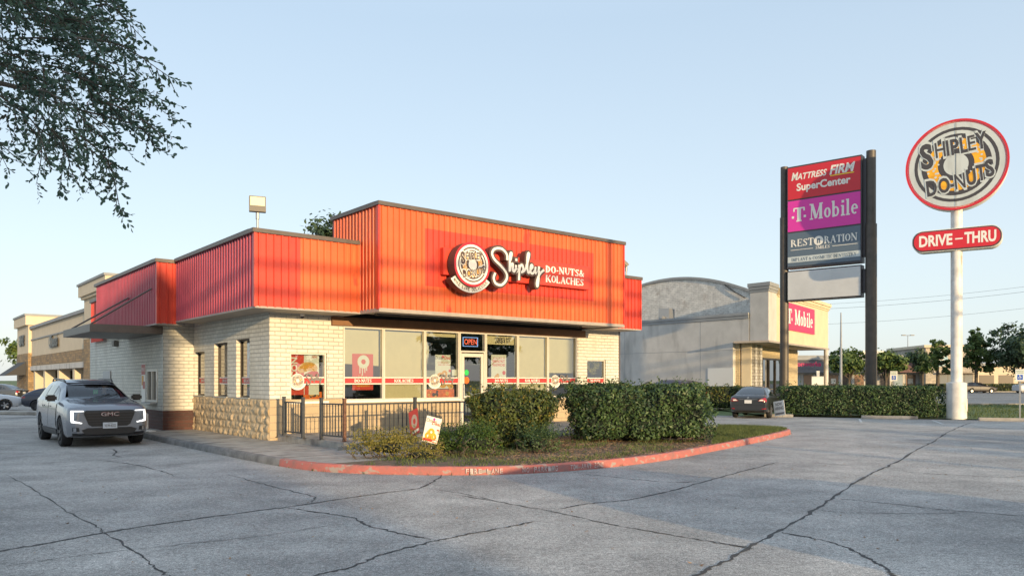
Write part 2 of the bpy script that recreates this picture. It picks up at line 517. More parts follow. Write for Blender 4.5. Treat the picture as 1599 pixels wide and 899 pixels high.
def asphaltmat(name, base, patch, speck=.5):
    m = bpy.data.materials.new(name); m.use_nodes = True
    nt = m.node_tree; L = nt.links
    b = nt.nodes['Principled BSDF']; b.inputs['Roughness'].default_value = .85; b.inputs['Specular IOR Level'].default_value = .3
    t = nt.nodes.new('ShaderNodeTexCoord')
    def noise(s, d=6, r=.6):
        n = nt.nodes.new('ShaderNodeTexNoise'); n.inputs['Scale'].default_value = s; n.inputs['Detail'].default_value = d; n.inputs['Roughness'].default_value = r
        L.new(t.outputs['Object'], n.inputs['Vector']); return n
    big, mid, fine = noise(.16, 6, .6), noise(1.1, 8, .7), noise(75, 2, .7)
    r = nt.nodes.new('ShaderNodeValToRGB')
    r.color_ramp.elements[0].color = (*patch, 1); r.color_ramp.elements[0].position = .34
    r.color_ramp.elements[1].color = (*base, 1); r.color_ramp.elements[1].position = .55
    L.new(big.outputs['Fac'], r.inputs[0])
    def mul(a, n, f0, f1, t0, t1):
        mr = nt.nodes.new('ShaderNodeMapRange')
        for k_, v_ in (('From Min', f0), ('From Max', f1), ('To Min', t0), ('To Max', t1)):
            mr.inputs[k_].default_value = v_
        L.new(n, mr.inputs['Value'])
        mx = nt.nodes.new('ShaderNodeMix'); mx.data_type = 'RGBA'; mx.blend_type = 'MULTIPLY'; mx.inputs['Factor'].default_value = 1
        L.new(a, mx.inputs['A']); L.new(mr.outputs[0], mx.inputs['B']); return mx.outputs['Result']
    c = mul(r.outputs[0], mid.outputs['Fac'], .25, .75, .66, 1.28)
    wear = noise(.42, 9, .72)
    c = mul(c, wear.outputs['Fac'], .3, .7, .74, 1.2)
    c = mul(c, fine.outputs['Fac'], .3, .7, 1 - speck, 1 + speck)
    vo = nt.nodes.new('ShaderNodeTexVoronoi'); vo.inputs['Scale'].default_value = 45; L.new(t.outputs['Object'], vo.inputs['Vector'])
    c = mul(c, vo.outputs['Distance'], .05, .6, 1.25, .8)
    grit = noise(17, 5, .8)
    c = mul(c, grit.outputs['Fac'], .28, .72, 1 - speck * .85, 1 + speck * .85)
    # oil drips
    oil = noise(.55, 3, .5)
    c = mul(c, oil.outputs['Fac'], .62, .74, 1.0, .62)
    L.new(c, b.inputs['Base Color'])
    bp = nt.nodes.new('ShaderNodeBump'); bp.inputs['Strength'].default_value = .55; bp.inputs['Distance'].default_value = .008
    L.new(fine.outputs['Fac'], bp.inputs['Height']); L.new(bp.outputs[0], b.inputs['Normal'])
    return m


M = {}
M['asphalt'] = asphaltmat('asphalt', (.455, .428, .392), (.31, .298, .283), .6)
M['road'] = asphaltmat('road_concrete', (.30, .285, .265), (.25, .24, .23), .2)
M['tar'] = pm('tar', (.06, .058, .056), .9, var=.3, vs=6)
M['concrete'] = pm('concrete', (.34, .315, .28), .85, var=.28, vs=2.2, bump=.3, bs=50)
M['kerb_grey'] = pm('kerb_grey', (.20, .19, .18), .85, var=.4, vs=3, bump=.3)
M['kerb_red'] = pm('kerb_red', (.42, .115, .095), .75, var=.25, vs=5, bump=.5, bs=30, dirt=(.29, .14, .12))
M['soil'] = pm('soil', (.14, .10, .065), .95, var=.5, vs=7, bump=1, bs=25)
M['lawn'] = pm('lawn', (.10, .14, .045), .9, var=.35, vs=2.5, bump=.8, bs=40)
M['white_paint'] = pm('white_paint', (.72, .72, .70), .6, var=.1, vs=8)
M['line_paint'] = pm('line_paint', (.55, .55, .53), .8, var=.5, vs=9)
M['brick_w'] = brickmat('painted_brick', (.74, .705, .61), (.66, .63, .545), (.49, .47, .41), bwid=.31, row=.113, msize=.011, bump=1.0, noise=.12, dist=.02)
M['brick_b'] = brickmat('brown_brick', (.115, .045, .035), (.075, .032, .028), (.10, .07, .06), bwid=.31, row=.113, msize=.01, bump=.9, noise=.3)
M['split'] = pm('split_face_block', (.58, .44, .27), .85, var=.22, vs=3, bump=.9, bs=14)
M['cmu'] = brickmat('smooth_block', (.50, .38, .24), (.47, .36, .225), (.36, .29, .2), bwid=.41, row=.204, msize=.012, bump=.5, noise=.12)
M['cmu_grey'] = brickmat('painted_block', (.50, .485, .45), (.47, .455, .42), (.37, .36, .34), bwid=.41, row=.204, msize=.012, bump=.5, noise=.12)
M['faded'] = pm('faded_orange_metal', (.74, .130, .040), .42, var=.10, vs=1.3)
M['red_metal'] = pm('red_metal', (.66, .062, .034), .4, var=.10, vs=1.1)
M['red_shade'] = pm('shade_tinted_red_metal', (.40, .052, .085), .33, var=.14, vs=1.1)  # darker, bluer red: side fascia's shade and sky sheen put into the colour
M['coping'] = pm('bronze_coping', (.125, .105, .092), .45, metal=.2, var=.15)
M['soffit'] = pm('soffit', (.36, .32, .28), .7, var=.12)
M['beam'] = pm('brown_beam', (.22, .105, .042), .6, var=.15)
M['dark'] = pm('recess_shade', (.022, .021, .02), .8)  # near-black lining: the soffit gap's shade put into the colour
M['alu'] = pm('aluminium_frame', (.66, .62, .54), .45, metal=.15)
M['bronze'] = pm('bronze_frame', (.05, .042, .036), .4, metal=.3)
M['glass'] = glassmat('shop_glass', (.78, .86, .86), 1.0, base=.13)
M['blind'] = pm('roller_blind', (.74, .60, .36), .85, var=.05, vs=3)
M['plaster_in'] = pm('interior_wall', (.30, .31, .29), .8, var=.1)
M['floor_in'] = pm('interior_floor', (.17, .15, .14), .4)
M['vinyl_red'] = pm('vinyl_red', (.62, .045, .045), .45)
M['vinyl_white'] = pm('vinyl_white', (.80, .77, .70), .5)
M['vinyl_grey'] = pm('vinyl_grey', (.20, .18, .17), .5)
M['black'] = pm('black', (.02, .02, .022), .5)
M['rail'] = pm('railing_paint', (.06, .066, .074), .42, metal=.3, var=.3, vs=9)
M['rail_rust'] = pm('rusty_post', (.13, .06, .035), .7, var=.5, vs=14)
M['paper_white'] = pm('paper_white', (.80, .76, .66), .6)
M['poster_red'] = pm('poster_red', (.70, .06, .03), .5)
M['poster_orange'] = pm('poster_orange', (.85, .36, .035), .5, var=.3, vs=14)
M['dough'] = pm('dough', (.72, .38, .10), .6, var=.35, vs=18)
M['pump_orange'] = pm('banner_orange', (.80, .16, .02), .5, var=.4, vs=9)
M['green'] = pm('sticker_green', (.03, .55, .12), .5)
M['brown_sign'] = pm('brown_sign', (.085, .05, .042), .5)
M['char'] = pm('charcoal_sign', (.055, .052, .058), .5)
M['sign_white'] = pm('sign_white', (.80, .78, .72), .4)
M['sign_grey'] = pm('sign_grey', (.55, .60, .60), .4)
M['sign_orange'] = pm('sign_orange', (.82, .40, .02), .45, var=.25, vs=3)
M['sign_red'] = pm('sign_red', (.60, .022, .035), .38)
M['magenta'] = pm('sign_magenta', (.72, .04, .36), .38)
M['slate'] = pm('sign_slate', (.105, .145, .19), .38)
M['blank'] = pm('sign_blank', (.56, .57, .57), .4, var=.1, vs=.7)
M['yellow'] = pm('sign_yellow', (.85, .60, .02), .4)
M['pole_brown'] = pm('pole_bronze', (.085, .072, .06), .5, metal=.2, var=.2, vs=3)
M['pole_white'] = pm('pole_white', (.72, .70, .66), .5, var=.12, vs=2, dirt=(.52, .50, .47))
M['galv'] = pm('galvanised', (.36, .37, .38), .45, metal=.6)
M['lamp_glass'] = pm('lamp_glass', (.75, .68, .45), .25)
M['lamp_body'] = pm('lamp_body', (.13, .115, .095), .5)
M['stucco'] = pm('grey_stucco', (.54, .52, .485), .9, var=.13, vs=.8, bump=.2, bs=40)
M['stucco_d'] = pm('grey_trim', (.30, .31, .315), .8, var=.12, vs=1)
M['cream'] = pm('cream_stucco', (.64, .54, .37), .9, var=.08, vs=1)
M['arch_brick'] = brickmat('old_white_brick', (.78, .75, .69), (.70, .67, .62), (.52, .5, .46), bwid=.4, row=.13, msize=.014, bump=.6, noise=.35, stain=(.36, .30, .25))
M['gold_brick'] = brickmat('cream_brick', (.62, .50, .30), (.55, .44, .26), (.42, .35, .24), bwid=.3, row=.11, msize=.012, bump=.8, noise=.15)
M['white_rough'] = brickmat('rough_white_brick', (.66, .64, .60), (.55, .53, .5), (.4, .38, .36), bwid=.3, row=.2, msize=.02, bump=1, noise=.2, dist=.03)
M['stone'] = brickmat('ledge_stone', (.46, .29, .13), (.25, .175, .10), (.22, .17, .11), bwid=.55, row=.22, msize=.015, bump=.9, noise=.4, offs=.37)
M['mall_cream'] = pm('mall_stucco', (.62, .52, .38), .9, var=.06, vs=1)
M['far_brick'] = brickmat('grey_shingle', (.145, .13, .125), (.105, .095, .095), (.075, .07, .07), bwid=.6, row=.25, msize=.02, bump=.4, noise=.3)
M['far_red'] = brickmat('red_shingle', (.24, .12, .085), (.17, .09, .07), (.1, .08, .07), bwid=.6, row=.25, msize=.02, bump=.4, noise=.35)
M['far_stone'] = brickmat('pale_stone', (.52, .45, .36), (.40, .36, .31), (.34, .30, .26), bwid=.9, row=.4, msize=.03, bump=.5, noise=.3, offs=.3)
M['shade_glass'] = glassmat('dark_glass', (.16, .17, .18), 1.2)
M['awning'] = pm('awning', (.035, .035, .04), .7)
M['bark'] = pm('bark', (.095, .078, .06), .95, var=.4, vs=5, bump=1, bs=14)
M['hedge'] = leafmat('hedge_leaf', (.014, .040, .018), (.10, .17, .055), .52, .22, (.12, .15, .05), .04)
M['hedge_warm'] = leafmat('hedge_leaf_yellowish', (.026, .055, .016), (.14, .17, .04), .52, .25, (.22, .17, .03), .10)
M['oak_near'] = leafmat('oak_leaf', (.028, .072, .050), (.12, .19, .12), .38, .22)
M['tree_far'] = leafmat('tree_leaf', (.04, .085, .022), (.17, .23, .055), .55, .25)
M['tree_dark'] = leafmat('tree_leaf_dark', (.020, .046, .024), (.075, .12, .048), .55, .2)
M['herb'] = leafmat('herb_leaf', (.03, .07, .015), (.10, .17, .03), .5, .3)
M['dry'] = leafmat('dry_weed', (.12, .13, .025), (.36, .29, .06), .6, .3)
M['litter'] = leafmat('leaf_litter', (.12, .065, .035), (.50, .31, .16), .8, .1)
M['grass'] = leafmat('grass_blade', (.045, .075, .02), (.15, .19, .055), .6, .3)

stains(M['faded'], (.60, .065, .03), 1.7, .66, .70)
stains(M['faded'], (.86, .25, .09), 3.0, .60, .75, (3, 3, .15))
stains(M['red_metal'], (.52, .05, .035), 1.3, .58, .68)
stains(M['stucco'], (.36, .345, .32), 1.2, .52, .72, (1, 1, .25))
stains(M['pole_white'], (.40, .33, .26), 4, .66, .74, (1, 1, .2))
stains(M['kerb_red'], (.33, .27, .24), 5, .56, .64, (1, 1, 1.6))
stains(M['concrete'], (.17, .155, .14), 1.6, .56, .72, (1, 1, 1))
stains(M['sign_grey'], (.42, .45, .44), 2.0, .5, .75, (1, 1, .3))
stains(M['brick_w'], (.50, .46, .37), 1.1, .56, .80, (1, 1, .35))
stains(M['stone'], (.20, .15, .10), .8, .5, .8, (1, 1, .5))

# ================================================================== ground, roads, walks
def sheet(name, pts, z, mat, frame=None):
    from mathutils.geometry import tessellate_polygon
    V3 = [Vector((p[0], p[1], z)) for p in pts]
    T3 = [(a, b, c) if (V3[b] - V3[a]).cross(V3[c] - V3[a]).z > 0 else (a, c, b) for a, b, c in tessellate_polygon([V3])]
    m = MB(); m.add([tuple(v) for v in V3], T3)
    return tag(m.build(name, mat, frame=frame), kind='structure')


sheet('ground', [(-1500, -900), (1500, -900), (1500, 2000), (-1500, 2000)], -0.03, M['lawn'])
sheet('parking_lot', [(-160, -160), (150, -160), (150, 10), (33, 27.9), (18.2, 34.6), (12.2, 37.2), (8, 39.2), (8, 46), (70, 54), (60, 110), (-160, 190)], 0.0, M['asphalt'])
sheet('road', [(14, 53.8), (400, 46), (400, 108), (20, 112)], 0.006, M['road'])
sheet('far_parking_lot', [(20, 122), (420, 120), (420, 230), (20, 230)], 0.004, M['road'])
CRACKS =  [(0.02, [(-9.4, 14.33), (-7.74, 12.43), (-6.06, 10.43), (-4.95, 9.18), (-4.64, 8.8), (-3.86, 7.89), (-3.44, 7.34), (-3.12, 6.95), (-2.67, 6.44)]), (0.045, [(-5.34, 7.75), (-5.24, 7.89), (-4.98, 8.28), (-4.67, 8.85), (-4.28, 9.39), (-3.73, 9.99), (-3.09, 10.64), (-2.57, 11.27), (-1.98, 11.97), (-1.54, 12.43), (-1.37, 13.21), (-1.27, 14.33)]), (0.03, [(-9.13, 16.92), (-7.82, 15.96), (-6.77, 14.84), (-6.01, 13.86)]), (0.04, [(-10.21, 19.69), (-9.64, 18.81), (-9.3, 18.01), (-8.85, 17.49)]), (0.02, [(-10.4, 15.67), (-9.79, 16.27), (-9.13, 16.92), (-8.59, 18.01), (-7.87, 18.98)]), (0.02, [(-5.29, 14.33), (-4.38, 13.21), (-3.56, 12.25), (-2.98, 11.58), (-2.87, 10.97)]), (0.03, [(-3.07, 10.56), (-2.53, 10.18), (-2.04, 9.82), (-1.73, 9.28), (-1.28, 8.8), (-0.87, 8.44)]), (0.03, [(-1.91, 6.59), (-1.73, 6.95), (-1.5, 7.22), (-1.28, 7.75), (-0.86, 8.36), (-0.54, 8.71), (0.0, 9.24), (0.32, 9.6)]), (0.014, [(-4.79, 7.22), (-4.42, 7.61), (-3.94, 7.92), (-3.43, 8.28), (-2.86, 8.62), (-1.97, 9.49)]), (0.02, [(-1.34, 12.43), (-0.73, 11.84), (0.0, 10.83)]), (0.024, [(-0.98, 11.88), (-0.27, 11.16), (0.35, 10.48), (0.58, 10.21), (1.14, 9.41), (1.6, 8.92), (2.01, 8.48), (2.3, 8.19), (2.52, 7.98)]), (0.035, [(0.59, 10.39), (1.0, 10.85), (1.69, 11.26), (2.31, 11.93), (3.08, 12.96), (3.98, 14.18), (4.93, 15.46), (5.7, 16.52)]), (0.025, [(1.17, 14.52), (1.7, 14.02), (2.23, 13.54), (2.75, 13.19), (3.2, 13.3)]), (0.05, [(1.24, 6.25), (1.75, 7.03), (2.04, 7.41), (2.53, 8.13), (3.13, 8.99), (4.07, 10.38), (4.75, 11.43), (5.9, 13.22), (6.89, 14.66), (7.92, 16.05), (10.5, 19.82), (12.1, 22.09), (14.66, 25.91), (17.55, 29.93), (19.14, 32.06)]), (0.038, [(3.09, 8.88), (3.35, 8.49), (3.5, 8.03), (3.5, 7.54), (3.47, 7.18), (3.4, 6.88), (3.3, 6.61)]), (0.024, [(4.75, 11.43), (5.09, 11.15), (5.49, 10.79), (5.82, 10.38), (6.13, 10.22), (6.59, 9.92), (6.95, 9.71)]), (0.016, [(4.12, 10.38), (4.39, 10.19), (4.89, 10.13), (5.53, 10.1), (5.99, 10.22)]), (0.024, [(4.37, 17.51), (5.52, 16.85), (6.41, 16.24), (7.24, 15.5)]), (0.02, [(7.31, 14.82), (8.01, 14.28), (8.88, 13.9), (9.33, 14.05), (9.86, 13.76)]), (0.024, [(2.1, 8.43), (2.31, 8.23), (2.52, 8.01)])]
m = MB()
r2 = random.Random(3)
for wd, pts in CRACKS:
    q = spline([(a, b, 0) for a, b in pts], 9)
    q2 = []
    for p in q:
        q2.append(p + Vector((r2.uniform(-1, 1), r2.uniform(-1, 1), 0)) * .022)
    vs = []
    n = len(q2)
    for i, p in enumerate(q2):
        t = (q2[min(i + 1, n - 1)] - q2[max(0, i - 1)]).normalized()
        s_ = Vector((-t.y, t.x, 0)) * wd * r2.uniform(.12, .70) * (1.0 if 2 < i < n - 3 else .35)
        vs += [(p.x + s_.x, p.y + s_.y, .004 + .0002 * (len(m.f) % 7)), (p.x - s_.x, p.y - s_.y, .004 + .0002 * (len(m.f) % 7))]
    m.add(vs, [(2 * i, 2 * i + 1, 2 * i + 3, 2 * i + 2) for i in range(n - 1)])
tag(m.build('pavement_cracks', M['tar']), kind='structure')
m = MB()
for (a, b) in (((18.24, 33.44), (17.08, 30.54)), ((18.95 + 1.6, 31.0), (17.87 + 1.6, 28.47)), ((23.4, 31.2), (22.3, 28.6)), ((15.6, 34.6), (14.4, 31.8))):
    a, b = Vector(a), Vector(b); d = (b - a).normalized(); s_ = Vector((-d.y, d.x)) * .05
    m.poly([(*(a + s_), .005), (*(a - s_), .005), (*(b - s_), .005), (*(b + s_), .005)])
tag(m.build('parking_lines', M['line_paint']), kind='structure')
# lane lines on the far road
m = MB()
for x in range(20, 200, 12):
    m.box(x, x + 3, 79, 79.15, .008, .012); m.box(x + 4, x + 7, 68, 68.15, .008, .012)
tag(m.build('lane_lines', M['line_paint']), kind='structure')

# the walk round the shop, its kerb and the planting bed (shop frame)
KERB = [(-1.55, 6.2), (-1.82, 5.2), (-1.86, 4.1), (-1.86, .5), (-1.83, -2.9), (-1.76, -4.8), (-1.58, -6.0), (-1.2, -6.85), (-.7, -7.5), (.06, -8.25), (1.03, -8.87),
        (2.4, -9.2), (4.2, -9.22), (5.8, -8.98), (7.22, -8.62), (9.5, -8.05), (11.92, -7.4), (14.4, -6.6), (15.2, -6.1), (15.5, -5.4), (15.4, -4.4), (14.9, -3.6)]
KQ = spline([(a, b, 0) for a, b in KERB], 6)


def kerb_mesh(q, w=.16, h=.15):
    prof = [(0, 0), (.012, h * .8), (.04, h), (w, h), (w, .02)]
    vs, n = [], len(q)
    for i, p in enumerate(q):
        t = (q[min(i + 1, n - 1)] - q[max(0, i - 1)]).normalized()
        nn = Vector((-t.y, t.x, 0))           # towards the walk
        j = .004 * math.sin(i * 2.7)
        for a, b in prof:
            vs.append(tuple(p + nn * (a + j) + Vector((0, 0, b + (j if b > .1 else 0)))))
    k = len(prof)
    mb = MB()
    mb.add(vs, [(i * k + j, (i + 1) * k + j, (i + 1) * k + j + 1, i * k + j + 1) for i in range(n - 1) for j in range(k - 1)])
    return mb


ks = next(i for i, p in enumerate(KQ) if p.y < -4.6)
tag(kerb_mesh(KQ[:ks + 1]).build('kerb', M['kerb_grey'], frame=BM, smooth=40), kind='structure')
kr = tag(kerb_mesh(KQ[ks:]).build('red_kerb', M['kerb_red'], frame=BM, smooth=40), kind='structure')
# worn stencilled words on the kerb face
m = MB()


def kerb_words(txt, px0, px1):
    import itertools
    import bisect
    # arc positions along the kerb between two headings seen from the lot
    pts = KQ[ks:]
    def at(s):
        acc = 0
        for i in range(len(pts) - 1):
            d = (pts[i + 1] - pts[i]).length
            if acc + d >= s:
                t = (pts[i + 1] - pts[i]) / d
                return pts[i] + t * (s - acc), t
            acc += d
    for i, ch in enumerate(txt):
        if ch == ' ':
            continue
        p, t = at(px0 + (px1 - px0) * i / max(1, len(txt) - 1))
        nn = Vector((t.y, -t.x, 0))
        m.text(ch, p + nn * .006 + Vector((0, 0, .028)), t, (0, 0, 1), .085 + .012 * rng.random(), .058, bold=.02, off=.012, rot=rng.uniform(-.08, .08))


kerb_words('FIRE LANE', 4.35, 4.98)
kerb_words('NO PARKING', 5.42, 6.1)
kerb_words('TOW AWAY ZONE', 6.45, 7.25)
m.build('kerb_lettering', pm('worn_white', (.50, .39, .37), .85, var=.5, vs=22), parent=kr)
inner = []
for i, p in enumerate(KQ):
    t = (KQ[min(i + 1, len(KQ) - 1)] - KQ[max(0, i - 1)]).normalized()
    inner.append(p + Vector((-t.y, t.x, 0)) * .12)
sheet('sidewalk', [(p.x, p.y) for p in inner] + [(14.2, 8), (-.9, 8)], .14, M['concrete'], frame=BM)
bed = [(p.x, p.y) for p in inner if p.y < -6.2 or p.x > 2]
sheet('planting_bed', bed + [(2.2, -4.0), (1.3, -4.9), (.5, -6.2)], .146, M['soil'], frame=BM)
m = MB()
m.box(.22, 12.4, -3.75, -.01, .0, .30)
for k in range(46):        # crumbled front edge of the patio slab
    x = .1 + k * .19 + rng.uniform(-.05, .05)
    m.box(x, x + rng.uniform(.06, .18), -3.75 - rng.uniform(.02, .10), -3.755, .10, .18 + rng.uniform(0, .09))
tag(m.build('patio_slab', M['concrete'], frame=BM, bevel=.012), kind='structure')
# joints in the walk
m = MB()
for v in (5.0, 3.4, 1.8, .2, -1.4, -3.0, -4.6):
    m.box(-1.72, .2, v, v + .015, .139, .144)
tag(m.build('sidewalk_joints', M['tar'], frame=BM), kind='structure')


def blades(name, mat, n, region, hmin, hmax, wd, kind='stuff', frame=None, z=0.02, flat=False, seed=1, label=None):
    """loose blades or scraps: one triangle or quad each"""
    g = np.random.default_rng(seed)
    P = region(g, n)
    n = len(P)
    a = g.uniform(0, 2 * np.pi, n); h = g.uniform(hmin, hmax, n)
    d = np.stack([np.cos(a), np.sin(a), np.zeros(n)], 1)
    b = np.concatenate([P[:, :2], np.full((n, 1), z)], 1) if P.shape[1] == 2 else P
    if flat:
        e = np.stack([-np.sin(a), np.cos(a), g.uniform(-.3, .3, n)], 1)
        V = np.stack([b - d * h[:, None], b + e * wd, b + d * h[:, None] + [0, 0, .01], b - e * wd], 1).reshape(-1, 3)
        F = np.arange(4 * n).reshape(-1, 4)
    else:
        l = g.normal(0, .35, (n, 2)) * h[:, None]
        tip = b + np.concatenate([l, h[:, None]], 1)
        V = np.stack([b - d * wd, b + d * wd, tip], 1).reshape(-1, 3)
        F = np.arange(3 * n).reshape(-1, 3)
    me = bpy.data.meshes.new(name)
    me.from_pydata(V.tolist(), [], F.tolist()); me.materials.append(mat)
    o = bpy.data.objects.new(name, me); COL.objects.link(o)
    if frame is not None:
        o.matrix_world = frame
    return tag(o, kind=kind, label=label)


def mnoise2(x, y):
    from mathutils import noise
    return noise.noise(Vector((x * .9, y * 1.6, 3.3))) + .5 * noise.noise(Vector((x * 3, y * 3, 7)))


KW = [BM @ (q - Vector((0, 0, 0))) for i, q in enumerate(KQ) if i % 2 == 0 and mnoise2(q.x, q.y) > -.1]


def inpoly(P, poly):
    x, y = P[:, 0], P[:, 1]; ins = np.zeros(len(P), bool)
    for i in range(len(poly)):
        x0, y0 = poly[i]; x1, y1 = poly[i - 1]
        with np.errstate(divide='ignore', invalid='ignore'):
            ins ^= ((y0 > y) != (y1 > y)) & (x < (x1 - x0) * (y - y0) / (y1 - y0 + 1e-12) + x0)
    return ins


def within(poly):
    xs = [p[0] for p in poly]; ys = [p[1] for p in poly]
    def f(g, n):
        P = np.stack([g.uniform(min(xs), max(xs), 3 * n), g.uniform(min(ys), max(ys), 3 * n)], 1)
        return P[inpoly(P, poly)][:n]
    return f


blades('pavement_scraps', M['litter'], 260, within([(-12, 8), (-3, 4.5), (5, 4.5), (16, 26), (6, 22), (0, 13.8), (-6, 15)]), .012, .03, .014, z=.008, flat=True, seed=14)
blades('crack_weeds', M['grass'], 420, (lambda g, n: np.concatenate([np.array([[q.x, q.y]]) + g.normal(0, .025, (6, 2)) for q in KW])), .02, .07, .006, z=.002, seed=15)
bedpoly = bed + [(2.2, -4.0), (1.3, -4.9), (.5, -6.2)]
blades('leaf_litter', M['litter'], 12000, within([p for p in bedpoly if p[0] > 1.2]), .016, .05, .018, frame=BM, z=.156, flat=True, seed=4)
gp = [p for p in bedpoly if p[0] > 7.6]
blades('bed_grass', M['grass'], 20000, within(gp), .03, .11, .006, frame=BM, z=.145, seed=5)
blades('thin_bed_grass', M['grass'], 16000, (lambda f: (lambda g, n: (lambda P: P[np.array([mnoise2(q[0], q[1]) for q in P]) > -.05])(f(g, n))))(within(bedpoly)), .025, .11, .009, frame=BM, z=.145, seed=6)
# verge by the pole sign
verge = [(18.2, 35.0), (33, 28.4), (60, 24), (60, 52.5), (20, 53.6), (12, 46), (12.4, 37.6)]
sheet('verge', verge, .03, M['lawn'])
blades('verge_grass', M['grass'], 26000, within([(17.5, 35.6), (40, 27), (52, 40), (46, 53), (18, 53.6)]), .06, .16, .014, z=.03, seed=8)
sheet('median', [(24, 112), (400, 108), (400, 119), (24, 122)], .05, M['lawn'])
m = MB()
m.box(24, 400, 53.2, 53.5, 0, .13); m.box(24, 400, 111, 111.3, 0, .14)
tag(m.build('road_kerb', M['concrete']), kind='structure')

# ================================================================== the doughnut shop
shop = thing('donut_shop', 'single storey shop of painted brick under a red and orange ribbed metal fascia', 'shop', OB, YAW)
FU = 1.0


def wall_pieces(mb, axis, fix0, fix1, a0, a1, z0, z1, ops):
    """wall along u (axis 'u') or v with openings [(a0,a1,z0,z1)]"""
    def bx(p, q, r, s_):
        if q - p < 1e-4 or s_ - r < 1e-4:
            return
        if axis == 'u':
            mb.box(p, q, fix0, fix1, r, s_)
        else:
            mb.box(fix0, fix1, p, q, r, s_)
    cur = a0
    for (o0, o1, oz0, oz1) in sorted(ops):
        bx(cur, o0, z0, z1); bx(o0, o1, z0, oz0); bx(o0, o1, oz1, z1); cur = o1
    bx(cur, a1, z0, z1)


m = MB()
WIN_L, WIN_R = (.58, 1.66, 1.16, 2.5), (11.95, 12.93, 1.16, 2.5)
wall_pieces(m, 'u', 0, .3, 0, 2.15, 1.23, 3.75, [(.58, 1.66, 1.23, 2.5)])
wall_pieces(m, 'u', 0, .3, 11.42, 13.63, 1.16, 3.75, [(11.95, 12.93, 1.16, 2.5)])
m.box(2.15, 11.42, .02, .3, 3.28, 3.75)
SW = [(1.40, 2.43, 1.25, 2.92), (3.15, 4.30, 1.25, 2.87), (5.2, 6.22, 1.25, 2.66)]
wall_pieces(m, 'v', 0, .3, .3, 6.26, 1.23, 3.75, SW)
DT = (6.83, 8.05, 1.02, 2.1)
m.box(-.955, 0, 6.26, 6.5, .765, 3.7)
wall_pieces(m, 'v', -.955, -.7, 6.5, 17, .765, 3.7, [DT])
m.box(13.33, 13.63, .3, 16, .3, 3.75)
m.box(-.7, 13.63, 15.7, 16, 0, 3.75)
m.build('brick_wall', M['brick_w'], parent=shop)
# soldier course ledge above the small front window
for q_ in ((.50, 1.80, -.018, -.001, 2.60, 2.66), (11.85, 13.05, -.016, -.001, 2.58, 2.63)):
    m = MB(); m.box(*q_); m.build('lintel_ledge', M['brick_w'], parent=shop)
m = MB()
m.box(-.96, -.0, 6.255, 6.5, 0, .762); m.box(-.96, -.7, 6.5, 17, 0, .762)
m.build('brown_brick_base', M['brick_b'], parent=shop)


def splitface(mb, along, a0, a1, z0, z1, rows, blk, seed):
    """rock-faced blocks: a relief grid; along 'v' faces -u, along 'u' faces -v"""
    from mathutils import noise
    r_ = random.Random(seed)
    da = .035
    na = int((a1 - a0) / da); nz = int((z1 - z0) / .035)
    hb = (z1 - z0) / rows
    vs = []
    for j in range(nz + 1):
        z = z0 + (z1 - z0) * j / nz
        row = min(rows - 1, int((z - z0) / hb)); fz = (z - z0) / hb - row
        for i in range(na + 1):
            a = a0 + (a1 - a0) * i / na
            q = (a + (blk / 2 if row % 2 else 0)) / blk; fa = q - math.floor(q)
            ed = min(fa * blk, (1 - fa) * blk, fz * hb, (1 - fz) * hb)
            e = min(1, ed / .05)
            bn = noise.noise(Vector((math.floor(q) * 3.1, row * 5.3, seed)))
            d = e * (.028 + .018 * bn + .05 * noise.noise(Vector((a * 5, z * 6, seed + 3))) + .022 * noise.noise(Vector((a * 17, z * 17, 1))))
            d = max(d, .0) if e < .3 else d
            vs.append((-d, a, z) if along == 'v' else (a, -d, z))
    n = na + 1
    f = [(j * n + i, j * n + i + 1, (j + 1) * n + i + 1, (j + 1) * n + i) for j in range(nz) for i in range(na)]
    mb.add(vs, f if along == 'u' else [q[::-1] for q in f])


m = MB()
splitface(m, 'v', 0, 6.25, .10, 1.225, 5, .44, 2)
m.box(.0, .3, .0, 6.25, 0, 1.222)
m.build('stone_base', M['split'], parent=shop, smooth=True)
m = MB()
m.box(.0, 2.15, -.012, -.004, .1, 1.225)
m.box(2.15, 6.2, .0, .25, .1, 1.10); m.box(7.3, 11.42, .0, .25, .1, 1.10); m.box(11.42, 13.63, -.01, .28, .1, 1.155)
m.build('block_base', M['cmu_grey'], parent=shop)
bpy.data.objects['block_base'].data.materials[0] = M['cmu']
m = MB(); m.box(.55, 1.70, -.05, .12, 1.10, 1.165); m.box(2.16, 6.22, -.06, .05, 1.10, 1.16); m.box(7.28, 11.42, -.06, .05, 1.10, 1.16); m.box(11.9, 13, -.04, .1, 1.158, 1.18)
m.build('window_sill', M['vinyl_white'], parent=shop, bevel=.006)
# interior shell, floor, ceiling
m = MB()
m.box(.3, 13.33, 6.2, 6.3, .3, 3.7); m.box(5.0, 5.1, 2.8, 6.2, .3, 3.7)
m.box(.32, 13.3, .35, 6.2, 3.30, 3.36)
m.build('interior_wall', M['plaster_in'], parent=shop)
m = MB(); m.box(.3, 13.33, .26, 6.2, .2, .31); m.build('interior_floor', M['floor_in'], parent=shop)
m = MB(); m.box(-.5, 13.5, -.7, 15.9, 5.0, 5.1); m.build('roof', M['coping'], parent=shop)
m = MB(); m.box(1.78, 11.79, -.09, .015, 3.285, 3.53); m.build('header_beam', M['beam'], parent=shop, bevel=.008)


